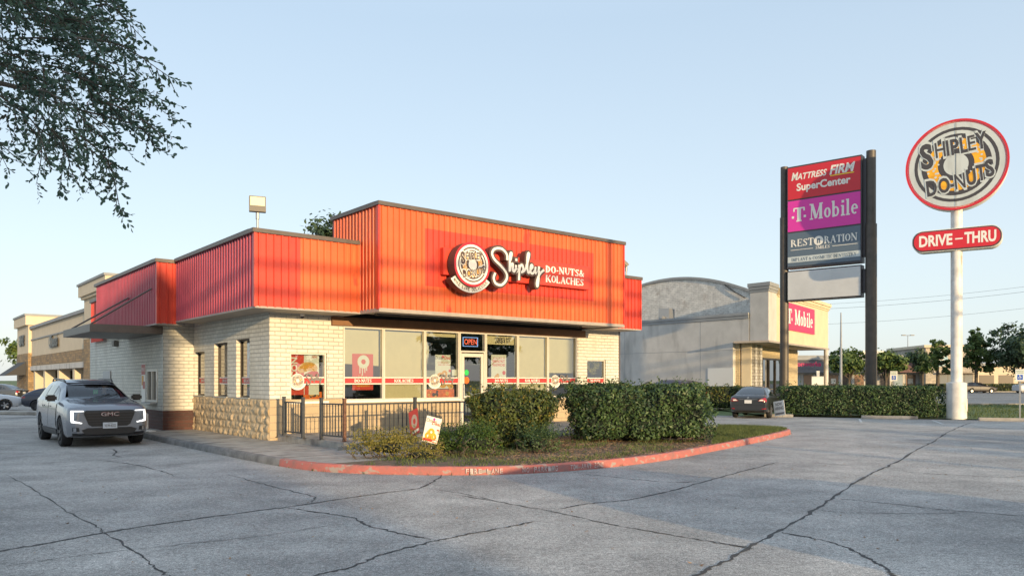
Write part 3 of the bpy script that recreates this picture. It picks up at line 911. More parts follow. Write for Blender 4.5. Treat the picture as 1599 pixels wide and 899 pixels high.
# ---- ribbed metal fascia
def ribbed(mb, p0, p1, z0, z1, out, pitch=.19, dep=.032, mi=None):
    """standing-rib metal panel between two plan points; out = outward plan direction"""
    p0, p1, out = Vector((*p0, 0)), Vector((*p1, 0)), Vector((*out, 0))
    L = (p1 - p0).length; t = (p1 - p0) / L
    pr = [(0, 0)]
    n = max(1, round(L / pitch)); w = L / n
    for i in range(n):
        s = i * w
        pr += [(s + w * .5 - .034, 0), (s + w * .5 - .018, dep), (s + w * .5 + .018, dep), (s + w * .5 + .034, 0)]
    pr += [(L, 0)]
    vs = []
    for a, d in pr:
        q = p0 + t * a + out * d
        vs += [(q.x, q.y, z0), (q.x, q.y, z1)]
    fs = [(2 * i, 2 * i + 2, 2 * i + 3, 2 * i + 1) for i in range(len(pr) - 1)]
    if t.cross(Vector((0, 0, 1))).dot(out) < 0:
        fs = [f[::-1] for f in fs]
    mb.add(vs, fs, mi)


ZB, ZT = 3.585, 5.45
m = MB()
ribbed(m, (-.77, -1.0), (.42, -1.0), ZB, ZT, (0, -1), mi=1)
ribbed(m, (.42, -1.0), (2.17, -1.0), ZB, ZT, (0, -1), mi=0)
ribbed(m, (-.77, 5.5), (-.77, -1.0), ZB, ZT, (-1, 0), mi=2, pitch=.2)
ribbed(m, (-1.32, 5.5), (-.77, 5.5), 3.5, 5.42, (0, -1), mi=1)
ribbed(m, (-1.32, 13.9), (-1.32, 5.5), 3.5, 5.42, (-1, 0), mi=2, pitch=.2)
ribbed(m, (-1.1, 16.0), (-1.1, 13.9), 3.3, 4.95, (-1, 0), mi=1)
m.box(-1.32, -1.0, 13.9, 13.95, 3.5, 5.42, 1)
ribbed(m, (11.67, -1.0), (13.7, -1.0), 3.6, 5.45, (0, -1), mi=1)
ribbed(m, (13.7, -1.0), (13.7, 14), 3.6, 5.45, (1, 0), mi=1)
f1 = m.build('low_fascia', [M['faded'], M['red_metal'], M['red_shade']], parent=shop)
m = MB()
bx0, bx1 = 2.17, 11.67
PA = (3.61, 10.23, 4.345, 5.93)
ribbed(m, (bx0, -2), (PA[0], -2), 3.62, 6.38, (0, -1), mi=0)
ribbed(m, (PA[1], -2), (bx1, -2), 3.62, 6.38, (0, -1), mi=0)
ribbed(m, (PA[0], -2), (PA[1], -2), 3.62, PA[2], (0, -1), mi=0)
ribbed(m, (PA[0], -2), (PA[1], -2), PA[3], 6.38, (0, -1), mi=0)
ribbed(m, (PA[0], -2), (PA[1], -2), PA[2], PA[3], (0, -1), mi=1)
ribbed(m, (bx0, .6), (bx0, -2), 3.62, 6.38, (-1, 0), mi=0)
ribbed(m, (bx1, -2), (bx1, .6), 3.62, 6.38, (1, 0), mi=0)
m.box(bx0, bx1, .6, .66, 5.1, 6.38, 1)
f2 = m.build('sign_fascia', [M['faded'], M['red_metal']], parent=shop)
# corner trims, coping and soffits
def trim(u, v, z0, z1, a=.055):
    m = MB(); m.box(u - .004, u + a, v - .04, v + a, z0, z1); m.build('corner_trim', M['red_metal'], parent=f1)
trim(-.81, -1.0, ZB, ZT); trim(bx0 - .04, -2.0, 3.62, 6.38); trim(bx1 - .015, -2.0, 3.62, 6.38); trim(-1.36, 5.5, 3.5, 5.42); trim(13.69, -1.0, 3.6, 5.45)
m = MB()
def cope(u0, u1, v0, v1, z):
    m.box(u0, u1, v0, v1, z, z + .11)
cope(-.86, bx0 - .05, -1.07, -.78, ZT - .02); cope(-.86, -.58, -.78, 5.42, ZT - .02); cope(-1.41, -.58, 5.42, 5.7, 5.40); cope(-1.41, -1.15, 5.7, 14.0, 5.40)
cope(bx1 + .05, 13.78, -1.07, -.8, ZT - .02); cope(13.55, 13.78, -.8, 14, ZT - .02)
cope(-1.18, -.9, 14.0, 16.0, 4.93)
m.build('coping', M['coping'], parent=f1, bevel=.008)
m = MB()
cope(bx0 - .07, bx1 + .07, -2.08, -1.8, 6.36); cope(bx0 - .07, bx0 + .2, -1.8, .7, 6.36); cope(bx1 - .2, bx1 + .07, -1.8, .7, 6.36); cope(bx0 + .2, bx1 - .2, .45, .7, 6.36)
m.build('coping', M['coping'], parent=f2, bevel=.008)
m = MB(); m.box(bx0 + .1, bx1 - .1, -1.9, .5, 6.2, 6.25); m.build('roof_deck', M['coping'], parent=f2)
m = MB()
m.box(-.79, bx0, -1.03, 0, 3.55, 3.60); m.box(-.79, 0, 0, 5.5, 3.55, 3.60); m.box(-1.34, -.5, 5.5, 6.27, 3.47, 3.52); m.box(-1.34, -.9, 6.27, 13.9, 3.47, 3.52)
m2 = MB(); m2.box(bx1, 13.72, -1.03, 0, 3.57, 3.62); m2.build('soffit', M['soffit'], parent=f1)
m.build('soffit', M['soffit'], parent=f1)
m = MB()
m.box(bx0 - .03, bx1 + .03, -2.04, -1.96, 3.55, 3.65); m.box(bx0 - .03, bx0 + .03, -1.96, -.5, 3.55, 3.65); m.box(bx1 - .03, bx1 + .03, -1.96, -.5, 3.55, 3.65)
m.build('drip_edge', M['soffit'], parent=f2)
m = MB()
m.box(bx0, bx1, -1.96, -.62, 3.60, 3.64)
m.build('soffit', M['soffit'], parent=f2)
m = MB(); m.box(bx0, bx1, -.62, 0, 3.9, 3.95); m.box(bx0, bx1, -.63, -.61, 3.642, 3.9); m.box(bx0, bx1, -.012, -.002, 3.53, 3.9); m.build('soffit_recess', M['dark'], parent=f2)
m = MB(); m.box(2.7, 10.6, -1.0, -.93, 3.555, 3.60); m.box(2.66, 2.74, -1.05, -.88, 3.55, 3.602); m.box(10.56, 10.64, -1.05, -.88, 3.55, 3.602)
m.build('light_channel', M['char'], parent=f2)

# ---- windows
def stripe(u0, u1, word, parent, v=.05, font=True):
    m = MB()
    m.M = Matrix.Identity(4)
    m.poly([(u0, v, 1.655), (u1, v, 1.655), (u1, v, 1.805), (u0, v, 1.805)], 0)
    m.poly([(u0, v - .001, 1.625), (u1, v - .001, 1.625), (u1, v - .001, 1.655), (u0, v - .001, 1.655)], 1)
    m.poly([(u0, v - .001, 1.805), (u1, v - .001, 1.805), (u1, v - .001, 1.835), (u0, v - .001, 1.835)], 1)
    if word:
        serif(m, word, ((u0 + u1) / 2, v, 1.682), (1, 0, 0), (0, 0, 1), .096, .105 * sum(SERIF[c][0] for c in word), mi=1, thin=1.25, off=.003)
    return m.build('stripe_decal', [M['vinyl_red'], M['vinyl_white']], parent=parent)


SCRIPT = {  # one-stroke lettering of the shop's script name, unit = total width 1
 'S': [(.245, .70), (.235, .85), (.17, .97), (.08, .95), (.04, .83), (.07, .68), (.16, .52), (.225, .36), (.225, .2), (.16, .05), (.085, .07), (.055, .2), (.075, .34)],
 'h': [(.275, .22), (.31, .62), (.335, .84), (.318, .88), (.298, .78), (.292, .5), (.29, .24), (.315, .44), (.345, .5), (.352, .4), (.348, .28), (.375, .24), (.415, .36)],
 'i': [(.425, .48), (.42, .3), (.435, .24), (.48, .36)],
 'p': [(.49, .5), (.487, .2), (.484, .02), (.487, .2), (.5, .42), (.54, .5), (.565, .4), (.555, .28), (.52, .24), (.58, .3), (.63, .45)],
 'l': [(.63, .45), (.675, .72), (.695, .92), (.672, .95), (.655, .8), (.652, .4), (.675, .25), (.715, .34)],
 'e': [(.71, .36), (.755, .42), (.762, .52), (.735, .53), (.715, .38), (.735, .25), (.775, .26), (.81, .36)],
 'y': [(.83, .5), (.825, .34), (.845, .25), (.885, .34), (.90, .52), (.892, .2), (.88, .0), (.86, -.1), (.845, -.02), (.875, .16), (.93, .3), (1.0, .42)],
}


for k_ in SCRIPT:
    SCRIPT[k_] = [((.04 + (a - .04) * 1.36, b) if k_ == 'S' else (.34 + (a - .275) * .91, .44 + (b - .25) * (.73 if b >= .25 else .95))) for a, b in SCRIPT[k_]]


def script(mb, o, rt, up, W, H, w, z0, z1, mi):
    for k_, pts in SCRIPT.items():
        q = spline([(a * W, b * H, 0) for a, b in pts], 7)
        ribbon(mb, [(p.x, p.y) for p in q], w, o, rt, up, z0, z1, mi, climb=.0004)
    o2 = Vector(o) + Vector(rt) * (.482 * W) + Vector(up) * (.74 * H)
    ribbon(mb, [(-w * .5, 0), (w * .5, 0)], w, o2, rt, up, z0, z1, mi)


def badge(mb, c, r, rt, up, off, detail=True, col=(0, 1, 2, 3)):
    """the round doughnut emblem: white rings, charcoal ring, sugared doughnut, slanted words; material indices white, charcoal, orange, red"""
    W_, K_, O_, R_ = col
    c, rt, up = Vector(c), Vector(rt), Vector(up)
    D = lambda a, b, dz, mi: mb.disc(c, a * r, rt, up, off + dz, b * r, 40, mi=mi)
    D(1, 0, 0, W_)
    D(.88, .81, .004, K_)
    D(.73, .0, .004, K_)
    if detail:
        D(.62, .38, .006, O_)
        g = random.Random(11)
        for _ in range(70):
            a = g.choice([g.uniform(-.7, .75), g.uniform(2.6, 3.9), g.uniform(1.2, 1.9)]); q = g.uniform(.36, .62)
            p = c + rt * (q * r * math.cos(a)) + up * (q * r * math.sin(a))
            mb.disc(p, g.uniform(.012, .03) * r, rt, up, off + .008 + .0004 * (_ % 9), n=7, mi=W_)
    D(.26, .0, .012, W_)
    def words(chars, mi, grow, dz):
        for ch, x, y, h, w in chars:
            mb.text(ch, c + rt * (x * r) + up * (y * r), rt, up, h * r, w * r, bold=grow * ((.3 if mi == K_ else 1.35) if ch in 'HNE' else 1), mi=mi, off=off + dz, rot=.10)
    top = [('S', -.59, .0, .56, .27), ('H', -.31, .225, .36, .21), ('I', -.155, .24, .35, .05), ('P', -.005, .25, .35, .17), ('L', .175, .265, .35, .14), ('E', .34, .285, .35, .15), ('Y', .53, .30, .37, .23)]
    bot = [('D', -.49, -.67, .35, .22), ('O', -.23, -.63, .33, .24), ('-', -.065, -.595, .33, .07), ('N', .10, -.58, .35, .21), ('U', .33, -.515, .35, .19), ('T', .53, -.44, .35, .19), ('S', .70, -.37, .37, .18)]
    for k_, wds in enumerate((top, bot)):
        words([(a, b, q - .02, h + .055, w + .05) for a, b, q, h, w in wds], W_, .055, .016 + .0011 * k_)
        words(wds, K_, .03, .022 + .0011 * k_)


def decal_logo(u, z, parent, v=.05):
    m = MB()
    badge(m, (u, v, z), .19, (1, 0, 0), (0, 0, 1), .006)
    m.disc((u, v, z), .26, (1, 0, 0), (0, 0, 1), .007, .20, 24, R(205), R(335), mi=0)
    script(m, (u + .22, v, z - .13), (1, 0, 0), (0, 0, 1), .5, .32, .035, .004, .006, 1)
    return m.build('logo_decal', [M['vinyl_white'], M['vinyl_grey'], M['dough'], M['vinyl_red']], parent=parent)


def frame_rect(mb, axis, f0, f1, a0, a1, z0, z1, w):
    def bx(p, q, r, s_):
        mb.box(p, q, f0, f1, r, s_) if axis == 'u' else mb.box(f0, f1, p, q, r, s_)
    bx(a0, a0 + w, z0, z1); bx(a1 - w, a1, z0, z1); bx(a0 + w, a1 - w, z0, z0 + w); bx(a0 + w, a1 - w, z1 - w, z1)


def window_u(u0, u1, z0, z1, w=.045, v0=.0, v1=.12, vg=.06):
    m = MB(); frame_rect(m, 'u', v0, v1, u0, u1, z0, z1, w)
    f = m.build('window', M['alu'], parent=shop, bevel=.005)
    m = MB(); m.poly([(u0 + w * .8, vg, z0 + w * .8), (u1 - w * .8, vg, z0 + w * .8), (u1 - w * .8, vg, z1 - w * .8), (u0 + w * .8, vg, z1 - w * .8)])
    m.build('pane', M['glass'], parent=f)
    return f


BAYS = [(2.16, 3.47, 'DO-NUTS'), (3.47, 4.92, 'KOLACHES'), (4.92, 6.22, None), (7.28, 8.65, 'DO-NUTS'), (8.65, 10.02, 'KOLACHES'), (10.02, 11.41, None)]
BL = [(1.16, 3.20, 0, .55), (1.16, 3.2, 0, 1), (3.1, 3.2, 0, 1), (2.93, 3.2, 0, 1), (1.16, 3.2, 0, 1), (2.0, 3.2, 0, 1)]
for (u0, u1, wd), b in zip(BAYS, BL):
    f = window_u(u0 + .002, u1 - .002, 1.162, 3.28)
    stripe(u0 + .045, u1 - .045, wd, f)
    if wd is None:
        decal_logo(u0 + .38, 1.735, f)
    m = MB()
    if u0 < 3:
        m.poly([(u0 + .05, .16, 2.22), (u1 - .08, .16, 2.16), (u1 - .08, .16, 3.2), (u0 + .05, .16, 3.2)])
    else:
        m.poly([(u0 + .05, .16, b[0]), (u1 - .05, .16, b[0]), (u1 - .05, .16, b[1]), (u0 + .05, .16, b[1])])
    m.build('blind', M['blind'], parent=f)
    if 7 < u0 < 8:
        m = MB(); m.text('28517', (u0 + .78, .05, 2.99), (1, 0, 0), (0, 0, 1), .17, .62, bold=.01)
        m.build('house_number', M['black'], parent=f)
for i, (u0, u1, z0, z1) in enumerate((WIN_L, WIN_R)):
    f = window_u(u0, u1, z0 + .005, z1, .05, .05, .15, .1)
    stripe(u0 + .05, u1 - .05, None if i == 0 else 'DO-NUTS', f, v=.09)
    if i == 0:
        decal_logo(u0 + .25, 1.735, f, v=.09)
# transom and door
m = MB(); frame_rect(m, 'u', 0, .12, 6.224, 7.276, 2.64, 3.28, .045)
f = m.build('transom_window', M['alu'], parent=shop, bevel=.005)
m = MB(); m.poly([(6.26, .06, 2.68), (7.24, .06, 2.68), (7.24, .06, 3.24), (6.26, .06, 3.24)]); m.build('pane', M['glass'], parent=f)
m = MB()
m.box(6.224, 6.30, 0, .12, .3, 2.638); m.box(7.2, 7.276, 0, .12, .3, 2.638)
m.build('door_jamb', M['alu'], parent=shop, bevel=.005)
m = MB(); frame_rect(m, 'u', .01, .07, 6.305, 7.195, .31, 2.60, .11); m.box(6.415, 7.085, .01, .07, 1.18, 1.24)
d = m.build('door', M['alu'], parent=shop, bevel=.006)
m = MB(); m.poly([(6.41, .045, .42), (7.09, .045, .42), (7.09, .045, 2.5), (6.41, .045, 2.5)]); m.build('pane', M['glass'], parent=d)
m = MB(); m.tube([(6.36, -.02, 1.15), (6.36, -.05, 1.18), (6.36, -.05, 1.6), (6.36, -.02, 1.63)], .014); m.build('handle', M['galv'], parent=d)
m = MB(); m.disc((6.52, .04, 1.99), .09, (1, 0, 0), (0, 0, 1), .004, mi=0, n=20); m.disc((6.52, .04, 1.74), .11, (1, 0, 0), (0, 0, 1), .004, mi=1, n=20)
m.build('sticker', [M['green'], M['pump_orange']], parent=d)
# side windows
for k, (v0, v1, z0, z1) in enumerate(SW):
    m = MB(); frame_rect(m, 'v', .12, .2, v0, v1, z0, z1, .05)
    f = m.build('window', M['bronze'], parent=shop)
    m = MB(); m.poly([(.16, v1 - .04, z0 + .04), (.16, v0 + .04, z0 + .04), (.16, v0 + .04, z1 - .04), (.16, v1 - .04, z1 - .04)]); m.build('pane', M['glass'], parent=f)
    m = MB()
    m.poly([(.150, v1 - .05, 1.655), (.150, v0 + .05, 1.655), (.150, v0 + .05, 1.805), (.150, v1 - .05, 1.805)], 0)
    for z in (1.625, 1.805):
        m.poly([(.149, v1 - .05, z), (.149, v0 + .05, z), (.149, v0 + .05, z + .03), (.149, v1 - .05, z + .03)], 1)
    serif(m, ('KOLACHES', 'DO-NUTS', 'DO-NUTS')[k], (.150, (v0 + v1) / 2, 1.685), (0, -1, 0), (0, 0, 1), .095, None, mi=1, thin=1.25)
    m.build('stripe_decal', [M['vinyl_red'], M['vinyl_white']], parent=f)
    m = MB(); m.box(-.03, .12, v0, v1, z0 - .03, z0 + .004); m.build('sill', M['brick_w'], parent=f)
# drive-through window
v0, v1, z0, z1 = DT
m = MB(); frame_rect(m, 'v', -.985, -.88, v0, v1, z0, z1, .07); m.box(-.985, -.9, 7.42, 7.49, z0 + .07, z1 - .07)
f = m.build('service_window', M['alu'], parent=shop, bevel=.005)
m = MB(); m.poly([(-.92, v1 - .06, z0 + .06), (-.92, v0 + .06, z0 + .06), (-.92, v0 + .06, z1 - .06), (-.92, v1 - .06, z1 - .06)]); m.build('pane', M['shade_glass'], parent=f)
m = MB(); m.box(-1.18, -.96, v0 + .05, v1 - .05, z0 - .05, z0 - .005); m.build('shelf', M['galv'], parent=f)
m = MB(); m.box(-1.0, -.958, 13.2, 14.4, 1.45, 2.1); m.build('meter_box', M['galv'], parent=shop, bevel=.01)
# canopy over the drive-through lane, hung on two rods
m = MB(); m.box(-3.05, -.96, 6.26, 10.5, 3.215, 3.46)
cnp = m.build('canopy', M['coping'], parent=shop, bevel=.01)
m = MB(); m.tube([(-3.0, 5.75 + .6, 3.46), (-1.345, 6.05, 4.63)], .028, 6); m.build('hanger_rod', M['coping'], parent=cnp)
m = MB(); m.tube([(-3.0, 9.3, 3.46), (-1.345, 8.91, 4.57)], .028, 6); m.build('hanger_rod', M['coping'], parent=cnp)
# downspout at the far right corner, wall pack light
m = MB(); m.box(13.64, 13.72, .0, .1, .3, 3.6); m.build('downspout', M['coping'], parent=shop)
m = MB(); m.box(-1.13, -.96, 12.0, 12.35, 3.02, 3.24); m.build('wall_light', M['lamp_body'], parent=shop, bevel=.02)

# ---- the big wall sign on the fascia
sg = thing('wall_sign', 'illuminated shop sign with round badge, white script and serif letters on the orange fascia', 'sign', bw(4.08, -2.03, 4.68), YAW)
m = MB(); m.box(0, 5.77, -.17, 0, 0, .75)
for a, b in ((.32, .78), (.3, .0)):
    pass
pb = m.build('backer_panel', M['red_metal'], parent=sg, bevel=.006)
m = MB(); frame_rect(m, 'u', -.176, -.171, .02, 5.75, .02, .73, .018); m.build('panel_seam', M['vinyl_red'], parent=pb)
# badge, a drum standing off the panel
bc = (.74, -.52, .30)
m = MB(); m.lathe([(.0, 0), (.63, 0), (.63, -.30), (.0, -.30)], (.74, -.22, .30), 'Y', 56)
bd = m.build('badge_drum', M['brown_sign'], parent=sg, smooth=40)
m = MB()
m.disc(bc,   .625, (1, 0, 0), (0, 0, 1), .006, .555, 56, mi=3)
badge(m, bc, .56, (1, 0, 0), (0, 0, 1), .008)
m.build('badge_face', [M['sign_white'], M['brown_sign'], M['dough'], M['sign_red']], parent=bd)
# ribbon with the motto under the badge
m = MB()
a0, a1 = R(214), R(326)
ro, ri = .83, .64
n = 26
base = [(   .74 + ro * math.cos(a0 + (a1 - a0) * i / n), -.18, .30 + ro * .95 * math.sin(a0 + (a1 - a0) * i / n)) for i in range(n + 1)] + \
       [(   .74 + ri * math.cos(a1 + (a0 - a1) * i / n), -.18, .30 + ri * .95 * math.sin(a1 + (a0 - a1) * i / n)) for i in range(n + 1)]
m.prism(base, (0, -.26, 0), 0)
rb = m.build('motto_ribbon', M['brown_sign'], parent=sg)
m = MB()
ro, ri = .82, .65
base = [(   .74 + ro * math.cos(a0 + (a1 - a0) * i / n), -.443, .30 + ro * .95 * math.sin(a0 + (a1 - a0) * i / n)) for i in range(n + 1)]
base2 = [(   .74 + ri * math.cos(a0 + (a1 - a0) * i / n), -.443, .30 + ri * .95 * math.sin(a0 + (a1 - a0) * i / n)) for i in range(n + 1)]
m.add(base + base2, [(i, i + 1, n + 2 + i, n + 1 + i) for i in range(n)], 0)
tx = 'MAKE LIFE DELICIOUS'
for i, ch in enumerate(tx):
    if ch == ' ':
        continue
    a = R(221) + (R(319) - R(221)) * i / (len(tx) - 1)
    m.text(ch, (      .74 + .775 * math.cos(a), -.443, .30 + .775 * .95 * math.sin(a)), (1, 0, 0), (0, 0, 1), .092, None if ch == 'I' else .06, bold=.012, rot=a + R(90), mi=1, off=.006)
m.build('motto_face', [M['sign_white'], M['brown_sign']], parent=rb)
# script lettering
SO, SWd, SH = (1.43, -.17, -.23), 2.08, 1.14
m = MB(); script(m, SO, (1, 0, 0), (0, 0, 1), SWd, SH, .185, 0.02, .24, 0)
sl = m.build('script_lettering', M['brown_sign'], parent=sg)
m = MB(); script(m, SO, (1, 0, 0), (0, 0, 1), SWd, SH, .072, .246, .256, 0)
m.build('script_face', M['sign_white'], parent=sl)
m = MB()
serif(m, 'DO-NUTS&', (3.82, -.17, .39), (1, 0, 0), (0, 0, 1), .222, 1.68, mi=0, off=.006, align='L', thin=1.25)
serif(m, 'KOLACHES', (3.82, -.17, .10), (1, 0, 0), (0, 0, 1), .222, 1.66, mi=0, off=.006, align='L', thin=1.25)
m.build('block_lettering', M['sign_white'], parent=sg)


# ---- things on and inside the shop
def floodlight(loc, yaw, tilt, label):
    t = thing('floodlight', label, 'floodlight', loc, yaw, 'floodlights on the roof edge')
    m = MB(); m.tube([(0, 0, 0), (0, 0, .30)], .03, 10); m.tube([(0, 0, .26), (0, 0, .42)], .045, 10); m.box(-.08, .08, -.05, .05, -.01, .02)
    m.build('post', M['galv'], parent=t)
    Tm = Matrix.Translation((0, 0, .42)) @ Matrix.Rotation(tilt, 4, 'X')
    m = MB(); m.M = Tm
    m.box(-.20, .20, -.05, .05, .02, .42); m.box(-.2, .2, -.07, -.05, .02, .15)
    for k in range(7):
        m.box(-.17 + k * .055, -.16 + k * .055, .05, .10, .05, .4)
    h = m.build('lamp_head', M['lamp_body'], parent=t, bevel=.006)
    m = MB(); m.M = Tm; m.poly([(-.175, -.053, .175), (.175, -.053, .175), (.175, -.053, .395), (-.175, -.053, .395)]); m.build('lens', M['lamp_glass'], parent=h)
    return t


floodlight(bw(-.66, -.86, 5.53), YAW + R(-18), R(-4), 'floodlight standing on the left front corner of the red fascia, face to the lot')
floodlight(bw(13.45, -.55, 5.53), YAW + R(62), R(-42), 'floodlight on the far right end of the red fascia, head tipped back')
t = thing('security_camera', 'small dome camera under the soffit at the left front corner', 'camera', bw(.9, -.06, 3.50), YAW)
m = MB(); m.lathe([(0, .05), (.06, .05), (.06, 0), (.055, -.02)], n=16); m.build('housing', M['sign_white'], parent=t, smooth=40)
m = MB(); m.lathe([(.05, -.02), (.045, -.05), (.025, -.075), (0, -.08)], n=16); m.build('dome', M['char'], parent=t, smooth=True)
t = thing('open_sign', 'lit OPEN sign in red letters with a blue border above the shop door', 'sign', bw(6.75, .14, 2.98), YAW)
m = MB(); frame_rect(m, 'u', -.01, .01, -.30, .30, -.15, .15, .018); m.build('border_tube', pm('neon_blue', (.15, .3, .8), .4, emit=(.45, .6, 1.0), es=.4), parent=t)
m = MB(); m.text('OPEN', (0, 0, -.085), (1, 0, 0), (0, 0, 1), .17, .50, bold=.0, off=.012); m.build('letters', pm('neon_red', (.8, .1, .05), .4, emit=(1, .16, .08), es=.7), parent=t)


def poster(label, u, v, z, w, h, draw, bgm, rotz=0.0, yawf=0.0, name='poster', cat='poster'):
    t = thing(name, label, cat, bw(u, v, z), YAW + yawf)
    m = MB(); m.box(-w / 2, w / 2, 0, .006, 0, h); m.build('sheet', bgm, parent=t)
    m = MB(); mats = draw(m); m.build('print', mats, parent=t)
    return t


X, Zv = (1, 0, 0), (0, 0, 1)


def blob(m, pts, y, mi):
    m.poly([(a, y, b) for a, b in spl2(pts)], mi)


def spl2(pts):
    q = spline([(a, b, 0) for a, b in pts + [pts[0]]], 5)
    return [(p.x, p.y) for p in q[:-1]]


def draw_hot(m):
    m.disc((.02, 0, .82), .19, X, Zv, .004, .075, 30, mi=0); m.disc((.02, 0, .82), .20, X, Zv, .003, .07, 30, mi=1)
    for a, l in ((-.1, .2), (-.02, .26), (.06, .18), (.12, .12)):
        m.box(a - .012, a + .02, -.005, -.004, .68 - l, .72, 0)
    m.text('Hot', (0, 0, .30), X, Zv, .13, .28, bold=.015, mi=1); m.text('Glazed', (0, 0, .10), X, Zv, .12, .42, bold=.015, mi=1)
    return [M['paper_white'], M['poster_orange']]


def draw_pile(m):
    m.text('Dozen', (-.14, 0, .92), X, Zv, .10, .30, bold=.015, mi=2, shear=.2); m.text('Deal', (.17, 0, .92), X, Zv, .10, .24, bold=.015, mi=0, shear=.2)
    m.disc((.0, 0, 1.0), .05, X, Zv, .003, n=14, mi=0)
    m.text('FAVORITE DOZEN', (0, 0, .80), X, Zv, .035, .40, mi=0); m.text('SWEET DEAL TODAY', (.04, 0, .73), X, Zv, .035, .44, mi=0, bold=.01)
    for a, b, q in ((-.24, .18, .13), (.0, .16, .14), (.23, .18, .12), (-.1, .36, .14), (.06, .46, .11), (-.3, .05, .1), (.3, .06, .1)):
        m.disc((a, 0, b), q, X, Zv, .004 + b * .004, q * .3, 20, mi=1)
        m.disc((a, 0, b), q * .75, X, Zv, .0055 + b * .004, q * .45, 16, mi=3)
    m.disc((.26, 0, .56), .045, X, Zv, .004, n=14, mi=0)
    return [M['poster_red'], M['poster_orange'], M['vinyl_grey'], M['dough']]


def draw_bacon(m):
    m.box(-.42, -.02, -.003, -.002, .0, 1.12, 0); m.box(-.0, .12, -.003, -.002, 0, .5, 0)
    m.text('BACON', (-.22, 0, .60), Zv, (-1, 0, 0), .16, .86, bold=.03, mi=1, off=.005)
    blob(m, [(-.24, .72), (-.05, .88), (.2, .9), (.36, .8), (.34, .66), (.1, .66), (-.12, .60)], -.012, 2)
    blob(m, [(-.16, .74), (.02, .83), (.22, .84), (.29, .77), (.2, .74), (-.04, .71)], -.015, 3)
    blob(m, [(-.12, .46), (.1, .62), (.36, .66), (.42, .5), (.2, .44)], -.010, 4)
    m.text('NEW', (.30, 0, 1.02), X, Zv, .06, .14, mi=0, bold=.01)
    return [M['poster_red'], M['paper_white'], M['dough'], M['poster_orange'], M['vinyl_red']]


def draw_brk(m):
    m.text('A Shipley TAKE ON', (0, 0, .98), X, Zv, .05, .50, mi=0); m.text('BREAKFAST', (0, 0, .86), X, Zv, .085, .52, mi=0, bold=.02); m.text('SANDWICHES', (0, 0, .74), X, Zv, .085, .54, mi=0, bold=.02)
    blob(m, [(-.26, .16), (-.18, .40), (-.04, .50), (.02, .40), (-.06, .2), (-.18, .08)], -.004, 2); blob(m, [(-.2, .22), (-.14, .38), (-.06, .42), (-.1, .24)], -.006, 1)
    blob(m, [(.02, .12), (.06, .28), (.2, .34), (.3, .26), (.28, .1), (.14, .06)], -.008, 2); blob(m, [(.06, .2), (.14, .28), (.25, .24), (.2, .14)], -.010, 1)
    m.disc((.22, 0, .52), .07, X, Zv, .004, n=16, mi=0)
    return [M['poster_red'], M['poster_orange'], M['dough']]


poster('red poster of a dripping glazed doughnut reading Hot Glazed', 2.86, .145, 1.46, .68, 1.05, draw_hot, M['poster_red'])
poster('cream poster of piled doughnuts behind the glass left of the door', 5.68, .145, 1.48, .58, 1.06, draw_pile, M['paper_white'])
poster('red and white breakfast poster in the small front window', 1.08, .19, 1.34, .86, 1.15, draw_bacon, M['paper_white'])
poster('cream poster reading BREAKFAST SANDWICHES right of the shop door', 7.93, .145, 1.47, .64, 1.12, draw_brk, M['paper_white'])
t = poster('red poster reading NEW in the side window nearest the front', .24, 1.95, 1.5, .75, 1.1, lambda m: (m.text('NEW!', (0, 0, .86), X, Zv, .16, .44, bold=.02, mi=0), m.disc((0, 0, .5), .2, X, Zv, .004, .08, 24, mi=1), m.box(-.25, .25, -.004, -.003, .05, .2, 0), [M['paper_white'], M['dough']])[-1], M['poster_red'], yawf=R(-90))
m = MB(); m.box(-.09, .09, 0, .005, 0, .2); o = m.build('paper_notice', M['paper_white'], loc=bw(6.08, .1, 1.88), rotz=YAW); tag(o, 'small white notice taped in the window left of the door', 'notice')


def banner(label, u0, u1, z0, z1, v):
    t = thing('banner', label, 'banner', bw(u0, v, z0), YAW)
    L = u1 - u0
    m = MB(); m.box(0, L, 0, .01, 0, z1 - z0)
    m.build('cloth', M['pump_orange'], parent=t)
    m = MB(); g = random.Random(int(u0 * 100))
    for k in range(9):
        a = g.uniform(.08, L - .08); q = g.uniform(.03, .07)
        m.disc((a, 0, g.uniform(.06, z1 - z0 - .06)), q, X, Zv, .003 + .0005 * k, n=12, mi=k % 3)
    m.build('print', [M['poster_orange'], M['brown_sign'], M['dough']], parent=t)


banner('orange autumn banner low in the window left of the door', 5.0, 6.1, 1.17, 1.46, .13)
banner('orange autumn banner low in the small front window', 1.05, 1.6, 1.18, 1.42, .20)
# wall poster by the drive-through window
t = thing('menu_poster', 'faded red and white menu poster on the wall beside the drive-through window', 'poster', bw(-.958, 8.75, .95), YAW - R(90))
m = MB(); m.box(-.0, .5, -.02, 0, 0, 1.35); m.build('board', M['sign_white'], parent=t)
m = MB(); m.box(.02, .48, -.023, -.021, .98, 1.33, 0); m.box(.05, .3, -.023, -.021, .62, .95, 1); m.box(.2, .46, -.026, -.024, .5, .75, 0); m.text('MENU', (.25, -.02, 1.1), X, Zv, .12, .36, mi=2, off=.007)
m.build('print', [pm('faded_pink', (.55, .22, .19), .7), M['dough'], M['sign_white']], parent=t)
m = MB(); m.lathe([(.0, .72), (.05, .70), (.06, .66), (.06, 0)], n=14); m.lathe([(.30, 0), (.28, .16), (.08, .2)], n=18)
o = m.build('bollard', M['white_paint'], loc=bw(-1.52, 6.0, .0), smooth=40); tag(o, 'short white bollard at the wall corner by the drive-through lane', 'bollard')
